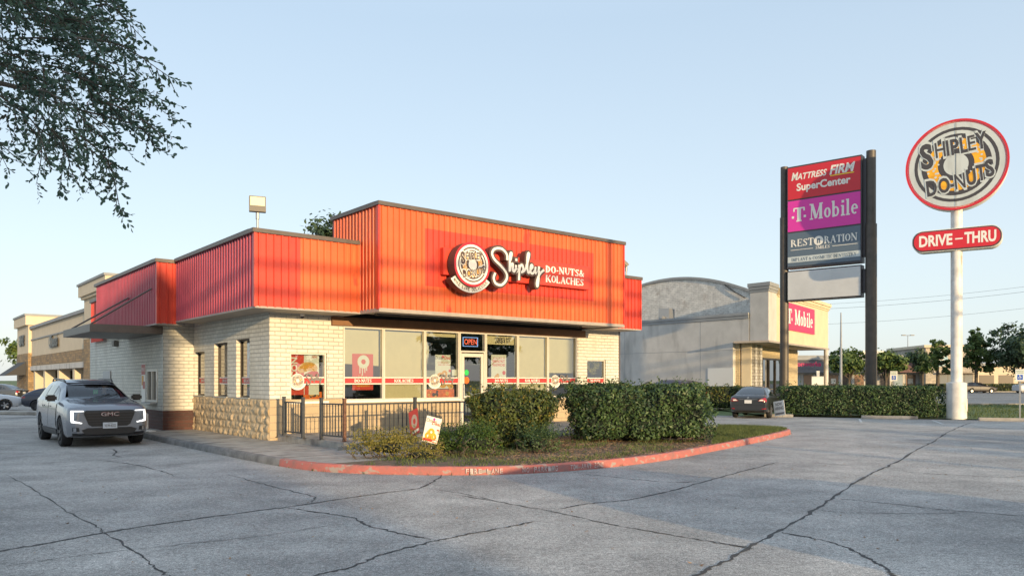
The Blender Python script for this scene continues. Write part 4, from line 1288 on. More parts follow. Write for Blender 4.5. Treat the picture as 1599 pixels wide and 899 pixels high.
# inside: counter, shelves, wall art
t = thing('service_counter', 'long counter with display case inside the shop', 'counter', bw(1.0, 3.2, .31), YAW)
m = MB(); m.box(0, 3.6, 0, .7, 0, .9); m.build('cabinet', M['brown_sign'], parent=t)
m = MB(); m.box(-.03, 3.63, -.03, .73, .9, .94); m.box(0.1, 2.4, .1, .6, .94, 1.3); m.build('top', M['galv'], parent=t)
t = thing('dining_table', 'square table behind the window left of the door', 'table', bw(4.2, 1.3, .31), YAW)
m = MB(); m.box(-.4, .4, -.4, .4, .72, .76); m.build('top', M['dough'], parent=t)
m = MB(); m.tube([(0, 0, 0), (0, 0, .72)], .04); m.lathe([(.28, 0), (.26, .03), (.04, .05)], n=18); m.build('pedestal', M['black'], parent=t)
t = thing('menu_board', 'row of menu panels on the inside back wall', 'menu', bw(1.2, 6.1, 2.2), YAW)
for k in range(4):
    m = MB(); m.box(k * .95, k * .95 + .88, -.05, 0, 0, .55); m.box(k * .95 + .06, k * .95 + .8, -.056, -.051, .36, .48, 1); m.box(k * .95 + .06, k * .95 + .6, -.056, -.051, .1, .28, 2)
    m.build('panel', [M['vinyl_red'], M['paper_white'], M['poster_orange']], parent=t)
m = MB(); m.lathe([(.13, 0), (.24, -.02), (.26, .05), (.24, .12), (.13, .1)], n=24, axis='Y')
g = random.Random(5)
for k in range(60):
    a = g.uniform(0, 6.28); q = g.uniform(.14, .28)
    m.tube([(q * math.cos(a), -.05, q * math.sin(a)), ((q + .07) * math.cos(a + .2), -.1, (q + .07) * math.sin(a + .2))], [.02, .004], 4)
o = m.build('wreath', M['dry'], loc=bw(12.38, .2, 2.28), rotz=YAW); tag(o, 'small autumn wreath hanging in the right front window', 'wreath')
g = random.Random(9)
m = MB()
for k in range(46):
    a = g.uniform(-.16, .16); b = g.uniform(.35, .75)
    m.tube([(a * .5, g.uniform(-.05, .05), 0), (a, g.uniform(-.06, .06), -.15), (a * 1.15 + g.uniform(-.05, .05), 0, -b)], [.03, .035, .006], 5)
o = m.build('ghost_decoration', pm('gauze', (.62, .56, .42), .9), loc=bw(5.2, .5, 2.95), rotz=YAW); tag(o, 'pale hanging gauze ghost behind the window left of the door', 'decoration')

# ---- patio railing
def railing(label, posts, ends=True):
    t = thing('railing', label, 'railing', bw(posts[0][0], posts[0][1], .30), YAW)
    o0 = Vector((posts[0][0], posts[0][1], 0))
    m = MB()
    for i in range(len(posts) - 1):
        a, b = Vector((*posts[i], 0)) - o0, Vector((*posts[i + 1], 0)) - o0
        d = (b - a).normalized(); L = (b - a).length; s_ = Vector((-d.y, d.x, 0))
        for z in (.10, .86):
            p = [a + s_ * .02, b + s_ * .02, b - s_ * .02, a - s_ * .02]
            m.prism([(q.x, q.y, z) for q in p], (0, 0, .035))
        n = max(2, round(L / .125))
        for k in range(1, n):
            c = a + d * (L * k / n)
            m.box(c.x - .0095, c.x + .0095, c.y - .0095, c.y + .0095, .137, .862)
    m.build('balusters', M['rail'], parent=t)
    for i, p in enumerate(posts):
        c = Vector((*p, 0)) - o0
        m = MB(); m.box(c.x - .035, c.x + .035, c.y - .035, c.y + .035, 0, 1.0); m.box(c.x - .042, c.x + .042, c.y - .042, c.y + .042, 1.0, 1.02); m.box(c.x - .07, c.x + .07, c.y - .07, c.y + .07, 0, .01)
        m.build('post', M['rail_rust'] if (i == 1 and len(posts) > 3) else M['rail'], parent=t)
    return t


railing('short black railing section against the left front corner of the shop', [(.14, -.62), (.20, -1.64)])
railing('long black baluster railing round the patio in front of the windows', [(.28, -2.50), (.40, -3.46), (2.36, -3.44), (4.4, -3.42), (6.4, -3.42)])

# ================================================================== vegetation
from mathutils import noise as mnoise


def leafmesh(P, Nn, size, g, asp=.5, fold=.0):
    """diamond leaves at points P facing roughly Nn"""
    n = len(P)
    a = g.normal(size=(n, 3))
    Nn = Nn + a * .75
    Nn /= np.linalg.norm(Nn, axis=1, keepdims=True) + 1e-9
    t = np.cross(Nn, g.normal(size=(n, 3))); t /= np.linalg.norm(t, axis=1, keepdims=True) + 1e-9
    b = np.cross(Nn, t)
    s = size * g.uniform(.6, 1.3, (n, 1))
    V = np.stack([P - t * s, P + b * s * asp, P + t * s, P - b * s * asp], 1).reshape(-1, 3)
    return V, np.arange(4 * n).reshape(-1, 4)


def leafobj(name, V, F, mat, parent=None, loc=None):
    me = bpy.data.meshes.new(name)
    me.vertices.add(len(V)); me.vertices.foreach_set('co', np.asarray(V, np.float32).ravel())
    nf, k = F.shape
    me.loops.add(nf * k); me.loops.foreach_set('vertex_index', F.astype(np.int32).ravel())
    me.polygons.add(nf); me.polygons.foreach_set('loop_start', np.arange(0, nf * k, k, dtype=np.int32))
    me.update(calc_edges=True)
    me.materials.append(mat)
    o = bpy.data.objects.new(name, me); COL.objects.link(o)
    if parent: o.parent = parent
    if loc: o.location = loc
    return o


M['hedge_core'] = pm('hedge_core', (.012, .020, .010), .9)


def hedge(name, label, loc, size, rotz, n, leaf, mat, pw=5, taper=.0, seed=1, lump=.12, group=None, wisps=0, thin=None, cat='hedge', core=.86):
    g = np.random.default_rng(seed)
    t = thing(name, label, cat, loc, rotz, group)
    sx, sy, sz = size[0] / 2, size[1] / 2, size[2]
    D = g.uniform(-1, 1, (n * 2, 3))
    # spread by face area: sample points on the box faces
    ar = np.array([sy * sz, sx * sz, sx * sy * 4]); ar = ar / ar.sum()
    ax = g.choice(3, n * 2, p=ar)
    D[np.arange(n * 2), ax] = np.sign(g.normal(size=n * 2))
    D = D[~((ax == 2) & (D[:, 2] < 0))][:n]
    nr = np.linalg.norm(D, ord=pw, axis=1, keepdims=True)
    S = D / nr
    N = np.sign(D) * np.abs(S) ** (pw - 1); N /= np.linalg.norm(N, axis=1, keepdims=True)
    lum = np.array([mnoise.noise(Vector((p[0] * sx * 1.7 + seed, p[1] * sy * 1.7, p[2] * sz * .9))) + .5 * mnoise.noise(Vector((p[0] * sx * 5 + seed, p[1] * sy * 5, p[2] * sz * 2.5))) for p in S])
    dep = 1 - g.exponential(.06, len(S)).clip(0, .4)
    k = (dep + lum * lump)[:, None]
    P = S * k
    P = np.stack([P[:, 0] * sx, P[:, 1] * sy, (P[:, 2] * .5 + .5) * sz], 1)
    if taper:
        f = 1 - taper * (1 - np.clip(P[:, 2] / sz / .75, 0, 1))
        P[:, 0] *= f; P[:, 1] *= f
    P[:, 2] = np.maximum(P[:, 2], .03)
    if thin is not None:
        P, N = P[thin(P, g)], N[thin(P, g)] if False else N[:0]
    N = np.resize(N, P.shape) if len(N) != len(P) else N
    V, F = leafmesh(P, N, leaf, g)
    if wisps:
        Vs, Fs = [V], [F]; base = len(V)
        for _ in range(wisps):
            x, y = g.uniform(-sx, sx) * .9, g.uniform(-sy, sy) * .9
            h = g.uniform(.06, .3); q = np.array([[x + .25 * h * g.normal(), y, sz * (.96) + h * i / 7] for i in range(8)])
            q = np.repeat(q, 2, 0) + g.normal(0, .018, (16, 3))
            v2, f2 = leafmesh(q, g.normal(size=q.shape), leaf * .8, g)
            Vs.append(v2); Fs.append(f2 + base); base += len(v2)
        V, F = np.concatenate(Vs), np.concatenate(Fs)
    leafobj('foliage', V, F, mat, t)
    # inner mass of twigs and shaded leaves
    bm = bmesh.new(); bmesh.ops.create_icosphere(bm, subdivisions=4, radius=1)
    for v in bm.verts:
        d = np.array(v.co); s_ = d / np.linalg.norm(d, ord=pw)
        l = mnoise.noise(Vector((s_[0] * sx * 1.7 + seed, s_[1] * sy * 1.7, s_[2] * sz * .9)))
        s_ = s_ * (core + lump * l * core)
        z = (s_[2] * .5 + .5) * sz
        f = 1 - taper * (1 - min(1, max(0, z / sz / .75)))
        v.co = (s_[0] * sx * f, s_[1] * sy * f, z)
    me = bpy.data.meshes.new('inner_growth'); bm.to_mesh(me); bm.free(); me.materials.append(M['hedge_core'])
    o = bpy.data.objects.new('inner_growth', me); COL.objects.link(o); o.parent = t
    m = MB(); r_ = random.Random(seed)
    for _ in range(int(8 + size[0] * 5)):
        x, y = r_.uniform(-sx, sx) * (1 - taper) * .9, r_.uniform(-sy, sy) * (1 - taper) * .9
        p = Vector((x, y, 0)); pts = [p.copy()]
        for k_ in range(4):
            p = p + Vector((r_.uniform(-.14, .14), r_.uniform(-.14, .14), sz * .2)); pts.append(p.copy())
        m.tube(pts, [.014, .012, .010, .007, .004], 5)
    m.build('stems', M['bark'], parent=t)
    return t


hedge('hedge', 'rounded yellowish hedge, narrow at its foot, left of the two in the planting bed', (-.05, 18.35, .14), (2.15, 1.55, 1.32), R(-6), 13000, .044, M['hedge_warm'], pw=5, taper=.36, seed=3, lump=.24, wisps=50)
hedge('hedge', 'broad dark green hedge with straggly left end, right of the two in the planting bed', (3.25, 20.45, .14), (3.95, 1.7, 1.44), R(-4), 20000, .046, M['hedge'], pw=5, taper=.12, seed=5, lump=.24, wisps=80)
# long hedge in front of the pylon sign, and the stretch left of the saloon
a, b = Vector((13.0, 38.15)), Vector((20.0, 35.45))
hedge('hedge', 'long clipped dark green hedge at the foot of the tall pylon sign', (*((a + b) / 2), .02), ((b - a).length, 1.9, 1.44), math.atan2(b.y - a.y, b.x - a.x), 22000, .055, M['hedge'], pw=9, seed=7, lump=.07, wisps=30)
hedge('hedge', 'uneven hedge behind the dark saloon, along the grey building', (11.6, 45.2, .02), (5.8, 1.4, 1.35), R(-20), 9000, .06, M['hedge_warm'], pw=6, seed=9, lump=.14, wisps=20)
for i, (x, y, w, h, lab) in enumerate(((-1.35, 16.6, .75, .42, 'low green herb clump to the right of the yard sign'), (-.75, 16.35, .85, .52, 'bushier green herb clump at the foot of the left hedge'), (.6, 17.2, .9, .4, 'low ragged sprouts between the two hedges'))):
    hedge('small_shrub', lab, (x, y, .14), (w, w * .8, h), .3 * i, 1500, .026, M['herb'] if i < 2 else M['hedge'], pw=2.2, seed=20 + i, lump=.6, wisps=90, cat='shrub', core=.45)
hedge('weed_clump', 'dry yellow weeds on the kerb left of the yard sign', (-2.65, 16.1, .12), (1.45, .85, .38), R(20), 2600, .026, M['dry'], pw=2.2, seed=31, lump=.65, wisps=150, core=.4, cat='weeds')
hedge('weed_clump', 'low dry weeds around the stakes of the yard sign', (-1.85, 15.75, .12), (.95, .5, .22), R(10), 900, .022, M['dry'], pw=2.2, seed=32, lump=.6, wisps=50, core=.4, cat='weeds')


def tree(name, label, x, y, h, blobs, n, leaf, mat, trunk=(.22, .12), fork=.45, seed=1, group=None, z=0.0, clump=.55, lean=0.0, cat='tree'):
    """blobs: crown lobes (dx, dy, z, rx, ry, rz); limbs run from the fork to each lobe, leaves gather in clumps"""
    g = np.random.default_rng(seed); r_ = random.Random(seed)
    t = thing(name, label, cat, (x, y, z), 0, group)
    m = MB(); zf = h * fork
    m.tube([(0, 0, -.1), (lean * .3, r_.uniform(-.1, .1), zf * .5), (lean * .6, 0, zf), (lean, 0, h * .8)], [trunk[0] * 1.15, trunk[0], trunk[0] * .85, trunk[1] * .35], 9)
    for (dx, dy, bz, rx, ry, rz) in blobs:
        p0 = Vector((lean * .5, 0, zf * r_.uniform(.75, 1.1))); p1 = Vector((dx, dy, bz))
        mid = (p0 + p1) / 2 + Vector((r_.uniform(-.3, .3), r_.uniform(-.3, .3), -.1 * rz))
        m.tube([p0, mid, p1], [trunk[1], trunk[1] * .6, trunk[1] * .2], 6)
        for _ in range(3):
            q = p1 + Vector((r_.uniform(-1, 1) * rx, r_.uniform(-1, 1) * ry, r_.uniform(-.6, .8) * rz)) * .7
            m.tube([mid, (mid + q) / 2 + Vector((0, 0, .1)), q], [trunk[1] * .4, trunk[1] * .25, .01], 5)
    m.build('trunk', M['bark'], parent=t, smooth=50)
    vol = np.array([b[3] * b[4] + b[3] * b[5] for b in blobs]); vol = vol / vol.sum()
    Vs, Fs, base = [], [], 0
    for bi, (dx, dy, bz, rx, ry, rz) in enumerate(blobs):
        k = int(n * vol[bi]); nc = max(6, int(k / 46))
        c = g.normal(size=(nc, 3)); c /= np.linalg.norm(c, axis=1, keepdims=True)
        c *= g.uniform(.45, 1.05, (nc, 1)) ** .6
        ci = g.integers(0, nc, k)
        sp = min(rx, ry, rz) * .26 * clump / .55
        P = c[ci] * [rx, ry, rz] + g.normal(size=(k, 3)) * sp * g.uniform(.5, 1.3, nc)[ci][:, None] * [1, 1, .75]
        N = P / [rx, ry, rz] + [0, 0, .5]
        P = P + [dx, dy, bz]
        V, F = leafmesh(P, N, leaf, g, .55)
        Vs.append(V); Fs.append(F + base); base += len(V)
    leafobj('crown', np.concatenate(Vs), np.concatenate(Fs), mat, t)
    return t


def lobes(r_, n, rx, rz, zc, s=.55):
    out = [(0, 0, zc, rx * .7, rx * .7, rz * .75)]
    for i in range(n):
        a = 2 * math.pi * i / n + r_.uniform(-.4, .4); q = rx * r_.uniform(.4, .65)
        k = r_.uniform(.38, .56)
        out.append((q * math.cos(a), q * math.sin(a), zc + rz * r_.uniform(-.45, .5), rx * k, rx * k, rz * k))
    return out


rT = random.Random(17)
tree('shade_tree', 'dark tree top showing above the roof behind the tall orange fascia', -11.9, 52, 12.8, [(0, 0, 10.6, 1.9, 1.9, 1.9), (-.9, 0, 10.2, 1.2, 1.2, 1.2), (.9, .2, 11.2, 1.3, 1.2, 1.1), (.1, 0, 11.6, 1.1, 1.1, 1.0), (0, .5, 8.6, 2.4, 2.2, 1.6)], 8000, .17, M['tree_dark'], seed=2)
tree('shade_tree', 'tree with sunlit leaves at the far left edge beyond the shops', -66.5, 108, 8.4, lobes(rT, 7, 4.2, 3.2, 5.2), 3600, .32, M['tree_far'], seed=4)
tree('small_tree', 'small round multi-stemmed tree left of the right pylon post', 47.2, 108, 6.3, lobes(rT, 7, 2.9, 2.0, 4.2), 4000, .26, M['tree_far'], trunk=(.2, .13), fork=.3, seed=5)
tree('small_tree', 'small round multi-stemmed tree right of the right pylon post', 51.4, 106, 6.0, lobes(rT, 7, 2.8, 1.9, 4.0), 4000, .26, M['tree_far'], trunk=(.2, .13), fork=.3, seed=6)
tree('conifer', 'thin layered conifer just left of the white sign pole', 61.8, 112, 8.0, [(0, 0, 7.2, .9, .9, .7), (.6, 0, 6.1, 1.5, 1.2, .7), (-1.0, 0, 5.0, 1.9, 1.4, .65), (.9, 0, 4.1, 2.1, 1.5, .6), (-1.6, 0, 3.6, 1.8, 1.3, .5), (1.7, 0, 3.2, 1.4, 1.2, .5)], 4200, .24, M['tree_far'], trunk=(.2, .1), fork=.6, seed=7)
tree('conifer', 'taller sunlit conifer just right of the white sign pole', 66.2, 110, 9.2, [(0, 0, 8.3, .9, .9, .9), (.3, 0, 7.2, 1.7, 1.4, .9), (-.8, 0, 6.0, 2.1, 1.6, .8), (.9, 0, 5.2, 2.4, 1.7, .8), (-1.2, 0, 4.2, 2.1, 1.6, .7), (1.2, 0, 3.6, 1.7, 1.4, .6)], 5600, .24, M['tree_far'], trunk=(.22, .11), fork=.6, seed=8)
tree('oak_tree', 'large dark oak at the right edge beyond the road', 70.3, 104, 10.2, lobes(rT, 9, 5.4, 3.6, 6.4), 8200, .26, M['tree_dark'], trunk=(.35, .2), fork=.35, seed=9)
tree('small_tree', 'slim green tree between the conifers and the oak', 66.0, 124, 7.4, lobes(rT, 5, 2.3, 2.2, 5.0), 1800, .25, M['tree_dark'], seed=10)
hedge('hedge', 'low far hedge along the median left of the white car', (71, 117, .05), (18, 1.6, 1.1), R(-2), 3000, .14, M['hedge_warm'], pw=6, seed=12, lump=.15)


# ------------------------------------------------------------------ overhanging live oak, trunk off to the left
def live_oak():
    t = thing('live_oak', 'live oak limb with small dark leaves hanging into the top left corner', 'tree', (-7.6, 4.2, 0))
    base = Vector((-7.6, 4.2, 0))
    g = np.random.default_rng(21); r_ = random.Random(21)
    m = MB()
    W = lambda x, y, z: Vector((x, y, z)) - base
    m.tube([W(-7.6, 4.2, -.1), W(-7.5, 4.3, 1.4), W(-7.2, 4.5, 2.8), W(-6.6, 4.9, 4.2)], [.36, .30, .27, .22], 12)
    limbs = [[(-6.9, 4.7, 3.6), (-6.0, 5.1, 4.7), (-4.9, 5.5, 5.3), (-3.9, 5.9, 5.4)],
             [(-6.7, 4.8, 4.0), (-5.8, 5.6, 4.8), (-4.7, 6.2, 5.0), (-3.6, 6.6, 4.8)],
             [(-7.0, 4.6, 3.3), (-6.0, 5.6, 4.0), (-5.0, 6.2, 4.3), (-4.0, 6.6, 4.2)],
             [(-6.6, 4.9, 4.2), (-6.4, 4.2, 5.6), (-5.6, 4.6, 6.4), (-4.4, 5.2, 6.3)],
             [(-6.6, 4.9, 4.2), (-7.6, 4.0, 5.8), (-8.6, 3.4, 6.4), (-9.4, 2.6, 6.4)]]
    for l in limbs:
        m.tube([W(*p) for p in spline(l, 4)], [.075 - .06 * i / 12 for i in range(13)], 8)
    # (start, end) of leafy sprays: each droops from a limb
    sprays = []
    tips = [(-3.06, 5.42, 4.6, -2.63, 5.25, 4.26), (-3.08, 5.71, 4.52, -2.63, 5.57, 4.19), (-2.89, 5.12, 4.02, -2.23, 5.15, 3.75), (-3.59, 6.65, 4.53, -3.38, 6.96, 4.54), (-3.71, 6.38, 4.31, -2.71, 6.28, 3.98), (-3.32, 5.97, 4.04, -2.53, 5.91, 3.73), (-2.91, 5.31, 3.7, -2.24, 5.14, 3.32), (-3.04, 5.39, 3.64, -2.62, 5.79, 3.46), (-3.72, 6.49, 4.08, -3.36, 6.81, 3.73), (-3.96, 6.44, 4.01, -3.41, 6.33, 3.29), (-3.18, 5.56, 3.56, -2.88, 5.75, 2.95), (-3.57, 6.32, 3.71, -3.39, 6.67, 3.37), (-4.04, 6.58, 3.9, -3.72, 6.39, 3.32), (-3.84, 6.09, 3.79, -3.88, 6.31, 3.31), (-3.88, 5.91, 3.78, -3.79, 5.79, 3.3), (-3.98, 5.85, 3.9, -3.64, 5.67, 3.53), (-4.44, 6.68, 4.71, -4.15, 7.04, 4.51), (-3.88, 5.99, 4.55, -3.26, 5.95, 4.38), (-4.52, 6.64, 4.52, -3.89, 6.79, 4.08), (-4.16, 6.59, 4.56, -3.62, 6.93, 4.36), (-3.58, 5.92, 4.17, -3.01, 5.95, 3.79), (-3.94, 6.08, 4.14, -3.41, 6.13, 3.6), (-3.25, 5.29, 3.74, -2.73, 5.25, 3.38), (-4.45, 6.46, 4.83, -3.78, 6.24, 4.51), (-3.12, 5.08, 4.34, -2.78, 5.27, 4.17), (-3.66, 5.5, 4.46, -3.18, 5.63, 4.43), (-3.74, 5.85, 4.34, -3.15, 5.84, 4.14), (-4.17, 6.8, 4.87, -3.44, 6.68, 4.54), (-3.38, 5.74, 4.44, -2.78, 5.63, 4.13), (-4.18, 6.14, 3.75, -3.84, 6.08, 3.43), (-3.37, 5.64, 3.59, -3.34, 5.91, 3.24), (-3.1, 5.58, 3.62, -2.99, 5.72, 3.24), (-3.58, 6.63, 4.08, -3.0, 6.45, 3.77), (-3.39, 5.11, 3.63, -3.0, 5.02, 3.18), (-4.18, 6.38, 4.36, -4.03, 6.56, 4.11), (-3.15, 5.43, 4.06, -2.56, 5.41, 3.74), (-3.0, 5.32, 3.84, -2.57, 5.39, 3.58), (-3.54, 5.08, 4.33, -3.26, 5.32, 4.32), (-4.72, 6.61, 4.68, -4.55, 7.03, 4.57), (-4.51, 6.32, 4.29, -4.42, 6.74, 4.18), (-3.17, 5.03, 4.4, -2.85, 4.99, 4.21), (-4.64, 6.74, 4.85, -4.38, 7.03, 4.69), (-3.67, 5.74, 4.05, -3.47, 6.15, 3.96), (-3.66, 6.12, 4.46, -3.47, 6.44, 4.28), (-3.58, 5.53, 4.47, -3.19, 5.41, 4.21), (-3.51, 5.8, 4.51, -3.05, 5.64, 4.2), (-3.3, 5.69, 4.55, -3.09, 6.11, 4.51), (-3.53, 5.29, 4.61, -3.43, 5.49, 4.38), (-3.57, 5.39, 4.44, -3.2, 5.59, 4.32), (-3.64, 5.31, 4.58, -3.53, 5.51, 4.39), (-4.28, 6.18, 5.06, -4.12, 6.38, 4.7), (-4.7, 6.75, 4.88, -4.44, 6.95, 4.45), (-3.89, 6.02, 4.8, -3.8, 6.22, 4.66), (-4.66, 6.86, 4.56, -4.35, 7.06, 4.54), (-3.81, 5.62, 4.59, -3.67, 5.82, 4.31), (-4.9, 7.06, 5.52, -4.56, 7.26, 5.09), (-4.28, 6.51, 4.4, -3.88, 6.71, 4.09), (-3.62, 5.62, 4.72, -3.26, 5.82, 4.43), (-3.8, 6.51, 4.96, -3.38, 6.71, 4.7), (-3.9, 6.51, 4.77, -3.53, 6.71, 4.66), (-3.12, 5.35, 3.89, -2.74, 5.55, 3.56), (-4.34, 7.0, 5.5, -4.17, 7.2, 5.08), (-3.43, 5.53, 4.7, -3.15, 5.73, 4.53), (-3.43, 5.64, 4.03, -3.36, 5.84, 3.7), (-3.87, 5.43, 3.98, -3.56, 5.63, 3.72), (-4.1, 6.96, 4.95, -3.9, 7.16, 4.65), (-4.5, 6.75, 4.51, -4.21, 6.95, 4.28), (-4.54, 6.39, 5.18, -4.27, 6.59, 4.85), (-3.72, 5.93, 4.84, -3.37, 6.13, 4.67), (-4.88, 6.86, 4.61, -4.76, 7.06, 4.37), (-3.84, 5.82, 4.22, -3.69, 6.02, 4.05), (-3.13, 5.43, 4.62, -2.86, 5.63, 4.34), (-4.44, 6.92, 5.05, -4.01, 7.12, 5.03)]
    for (x0, y0, z0, x1, y1, z1) in tips:
        sprays.append((Vector((x0, y0, z0)), Vector((x1, y1, z1))))
    tw = MB(); LP, LT = [], []
    for a, b in sprays:
        b = a + (b - a) * .90
        L = (b - a).length
        mid = (a + b) / 2 + Vector((r_.uniform(-.1, .1), r_.uniform(-.15, .15), .10 * L))
        q = spline([a, mid, b], 8)
        tw.tube([p - base for p in q], [.008 - .006 * i / (len(q) - 1) for i in range(len(q))], 5)
        ns = int(L / .036)
        for k in range(ns):
            s = k / max(1, ns - 1)
            p = q[min(len(q) - 1, int(s * (len(q) - 1)))]
            nxt = q[min(len(q) - 1, int(s * (len(q) - 1)) + 1)]
            d = (nxt - p); d = d.normalized() if d.length > 1e-6 else (b - a).normalized()
            side = Vector((r_.gauss(0, 1), r_.gauss(0, 1), r_.gauss(0, .8)))
            side = (side - d * side.dot(d)).normalized()
            l2 = r_.uniform(.08, .30) * (1.2 - .75 * s)
            e = p + (d * .7 + side * .8 + Vector((0, 0, -.12))).normalized() * l2
            tw.tube([p - base, e - base], [.004, .0016], 3, caps=False)
            nl = int(l2 / .0145)
            for j in range(nl):
                f = (j + .6) / nl
                LP.append(p + (e - p) * f); LT.append((e - p).normalized() * .75 + Vector((r_.gauss(0, .55), r_.gauss(0, .55), r_.gauss(0, .5))))
            if s > .93:
                for j in range(8):
                    LP.append(p + d * .02 * j); LT.append(d * .8 + Vector((r_.gauss(0, .5), r_.gauss(0, .5), r_.gauss(0, .5))))
    n = len(LP)
    P = np.array([tuple(p - base) for p in LP]); T = np.array([tuple(v) for v in LT]); T /= np.linalg.norm(T, axis=1, keepdims=True)
    Bn = np.cross(T, g.normal(size=(n, 3))); Bn /= np.linalg.norm(Bn, axis=1, keepdims=True)
    Nn = np.cross(T, Bn)
    s = g.uniform(.026, .054, (n, 1)); w = s * g.uniform(.19, .27, (n, 1))
    V = np.stack([P, P + T * s * .45 + Bn * w + Nn * w * .4, P + T * s * .8 + Bn * w * .8 + Nn * w * .3, P + T * s, P + T * s * .8 - Bn * w * .8 + Nn * w * .3, P + T * s * .45 - Bn * w + Nn * w * .4], 1).reshape(-1, 3)
    leafobj('leaves', V, np.arange(6 * n).reshape(-1, 6), M['oak_near'], t)
    m.build('trunk', M['bark'], parent=t, smooth=50)
    tw.build('twigs', M['bark'], parent=t)
    # the rest of the crown, above and to the left
    k = 9000
    c = np.array([[-6.2, 3.2, 6.6], [-8.2, 4.2, 6.4], [-9.6, 3.2, 6.2], [-7.4, 2.0, 6.6], [-8.8, 5.6, 6.0], [-6.9, 5.2, 7.0]]) - np.array(base)
    ci = g.integers(0, len(c), k)
    P = c[ci] + g.normal(size=(k, 3)) * [.95, .9, .55]
    V, F = leafmesh(P, g.normal(size=(k, 3)), .06, g, .4)
    leafobj('upper_crown', V, F, M['oak_near'], t)


live_oak()

# ================================================================== grey building with the barrel roof, right of the shop
TB = thing('phone_shop_building', 'grey and cream stucco shop with an arched barrel roof wall and jutting sign fascia', 'building', (15.3, 46, 0), math.atan2(12, 8.5))
ca, sa = 8.5 / 14.705, 12 / 14.705
TL = Matrix(((ca, sa, 0), (-sa, ca, 0), (0, 0, 1)))


def tl(x, y, z=0):          # world -> building frame
    return TL @ Vector((x - 15.3, y - 46, z))


def wallseg(mb, p, q, z0, z1, th=.3, mi=None):
    p, q = Vector((*p, 0)), Vector((*q, 0)); d = (q - p).normalized(); s_ = Vector((-d.y, d.x, 0)) * th
    mb.prism([tuple(tl(a.x, a.y, z0)) for a in (p, q, q + s_, p + s_)], (0, 0, z1 - z0), mi)


SD = Vector((-.639, .769)); SN = Vector((-.769, -.639)); FD = Vector((ca, sa))
P0 = Vector((14.45, 47.0)); P1 = P0 + SD * 24
m = MB(); wallseg(m, P1, P0 + SD * 1.15, 0, 5.72, .3); wallseg(m, P0 + SD * 1.15, P0, 4.1, 5.72, .3)
m.build('side_wall', M['stucco'], parent=TB)
m = MB(); wallseg(m, P1 + SN * .11, P0 + SN * .11, 5.70, 5.86, .7); wallseg(m, P1 + SN * .06, P0 + SN * .06, 5.52, 5.70, .1)
m.build('parapet_cap', M['stucco_d'], parent=TB)
m = MB()
q0 = P0 + SD * 9.0
for k in range(3):
    q = P0 + SD * (3.6 + 6.5 * k); wallseg(m, q, q - SD * .03, .5, 5.6, -.006)
q = P0 + SD * 24
wallseg(m, P1, P0 - SD * 0, 3.6, 3.625, -.006)
m.build('wall_joint', M['stucco_d'], parent=TB)
# arched end wall of the barrel roof and the roof behind it
A0 = Vector((18.2, 49.0))
n = 40
pts = []
for i in range(n + 1):
    s = 2.2 + 16.2 * i / n
    pts.append((A0 + SD * s, 9.09 - .0314 * (s - 10.3) ** 2))
base = [tuple(tl(p.x, p.y, z)) for p, z in pts] + [tuple(tl(pts[-1][0].x, pts[-1][0].y, 4)), tuple(tl(pts[0][0].x, pts[0][0].y, 4))]
back = Vector((.578, .816)) * .4; bk = tl(15.3 + back.x, 46 + back.y)
m = MB(); m.prism(base, bk)
m.build('arched_wall', M['arch_brick'], parent=TB)
m = MB()
for i in range(n):
    (p, z), (q, z2) = pts[i], pts[i + 1]
    o_ = SN * .12; b_ = Vector((.578, .816)) * 4
    m.prism([tuple(tl(p.x + o_.x, p.y + o_.y, z)), tuple(tl(q.x + o_.x, q.y + o_.y, z2)), tuple(tl(q.x + o_.x, q.y + o_.y, z2 + .17)), tuple(tl(p.x + o_.x, p.y + o_.y, z + .17))], tl(15.3 + b_.x, 46 + b_.y), caps=True)
m.build('barrel_roof', M['stucco_d'], parent=TB)
m = MB()
for i in range(10):
    pass
e0, e1 = pts[30], pts[36]
m.tube([tl(*(pts[8][0] - (SN * -.1)), pts[8][1] - .05), tl(*(pts[6][0] - (SN * -.1)), pts[6][1] - .35), tl(*(pts[4][0] - (SN * -.1)), pts[4][1] - .5)], .035, 6)
m.build('roof_cable', M['black'], parent=TB)
m = MB(); c0 = tl(*(P0 + SD * 6.9 - SN * .7), 5.86)
m.box(c0.x - .45, c0.x + .45, c0.y - .4, c0.y + .4, c0.z, c0.z + .75); m.box(c0.x - .9, c0.x - .46, c0.y - .1, c0.y + .1, c0.z, c0.z + .2)
o = m.build('air_conditioner', M['galv'], parent=TB, bevel=.03)
# jutting fascia box: x runs along the front in this frame, y inwards
LF = 14.7
m = MB()
m.box(1.6, LF, .02, .9, 4.12, 6.95)
m.build('front_fascia', M['cream'], parent=TB)
K0 = Vector((15.3, 46.0))
def pier(mb, d, z0, z1):
    a = K0 - FD * d - SD * d; b = K0 + FD * (1.62 + d) - SD * d
    mb.prism([tuple(tl(p.x, p.y, z0)) for p in (a, b, b + SD * (1.25 + 2 * d), a + SD * (1.25 + 2 * d))], (0, 0, z1 - z0))
m = MB(); pier(m, 0, 4.10, 7.2)
m.build('corner_pier', M['stucco'], parent=TB)
m = MB()
for k, (z0, z1, d) in enumerate(((7.05, 7.2, .04), (7.2, 7.38, .09), (7.38, 7.6, .14))):
    pier(m, d, z0, z1)
cn = m.build('pier_cornice', M['stucco_d'], parent=TB)
m = MB()
for k, (z0, z1, d) in enumerate(((6.9, 7.02, .04), (7.02, 7.2, .11), (7.2, 7.42, .19))):
    m.box(1.9, LF + d, -d, .9 + d, z0, z1)
m.build('cornice', M['cream'], parent=TB)
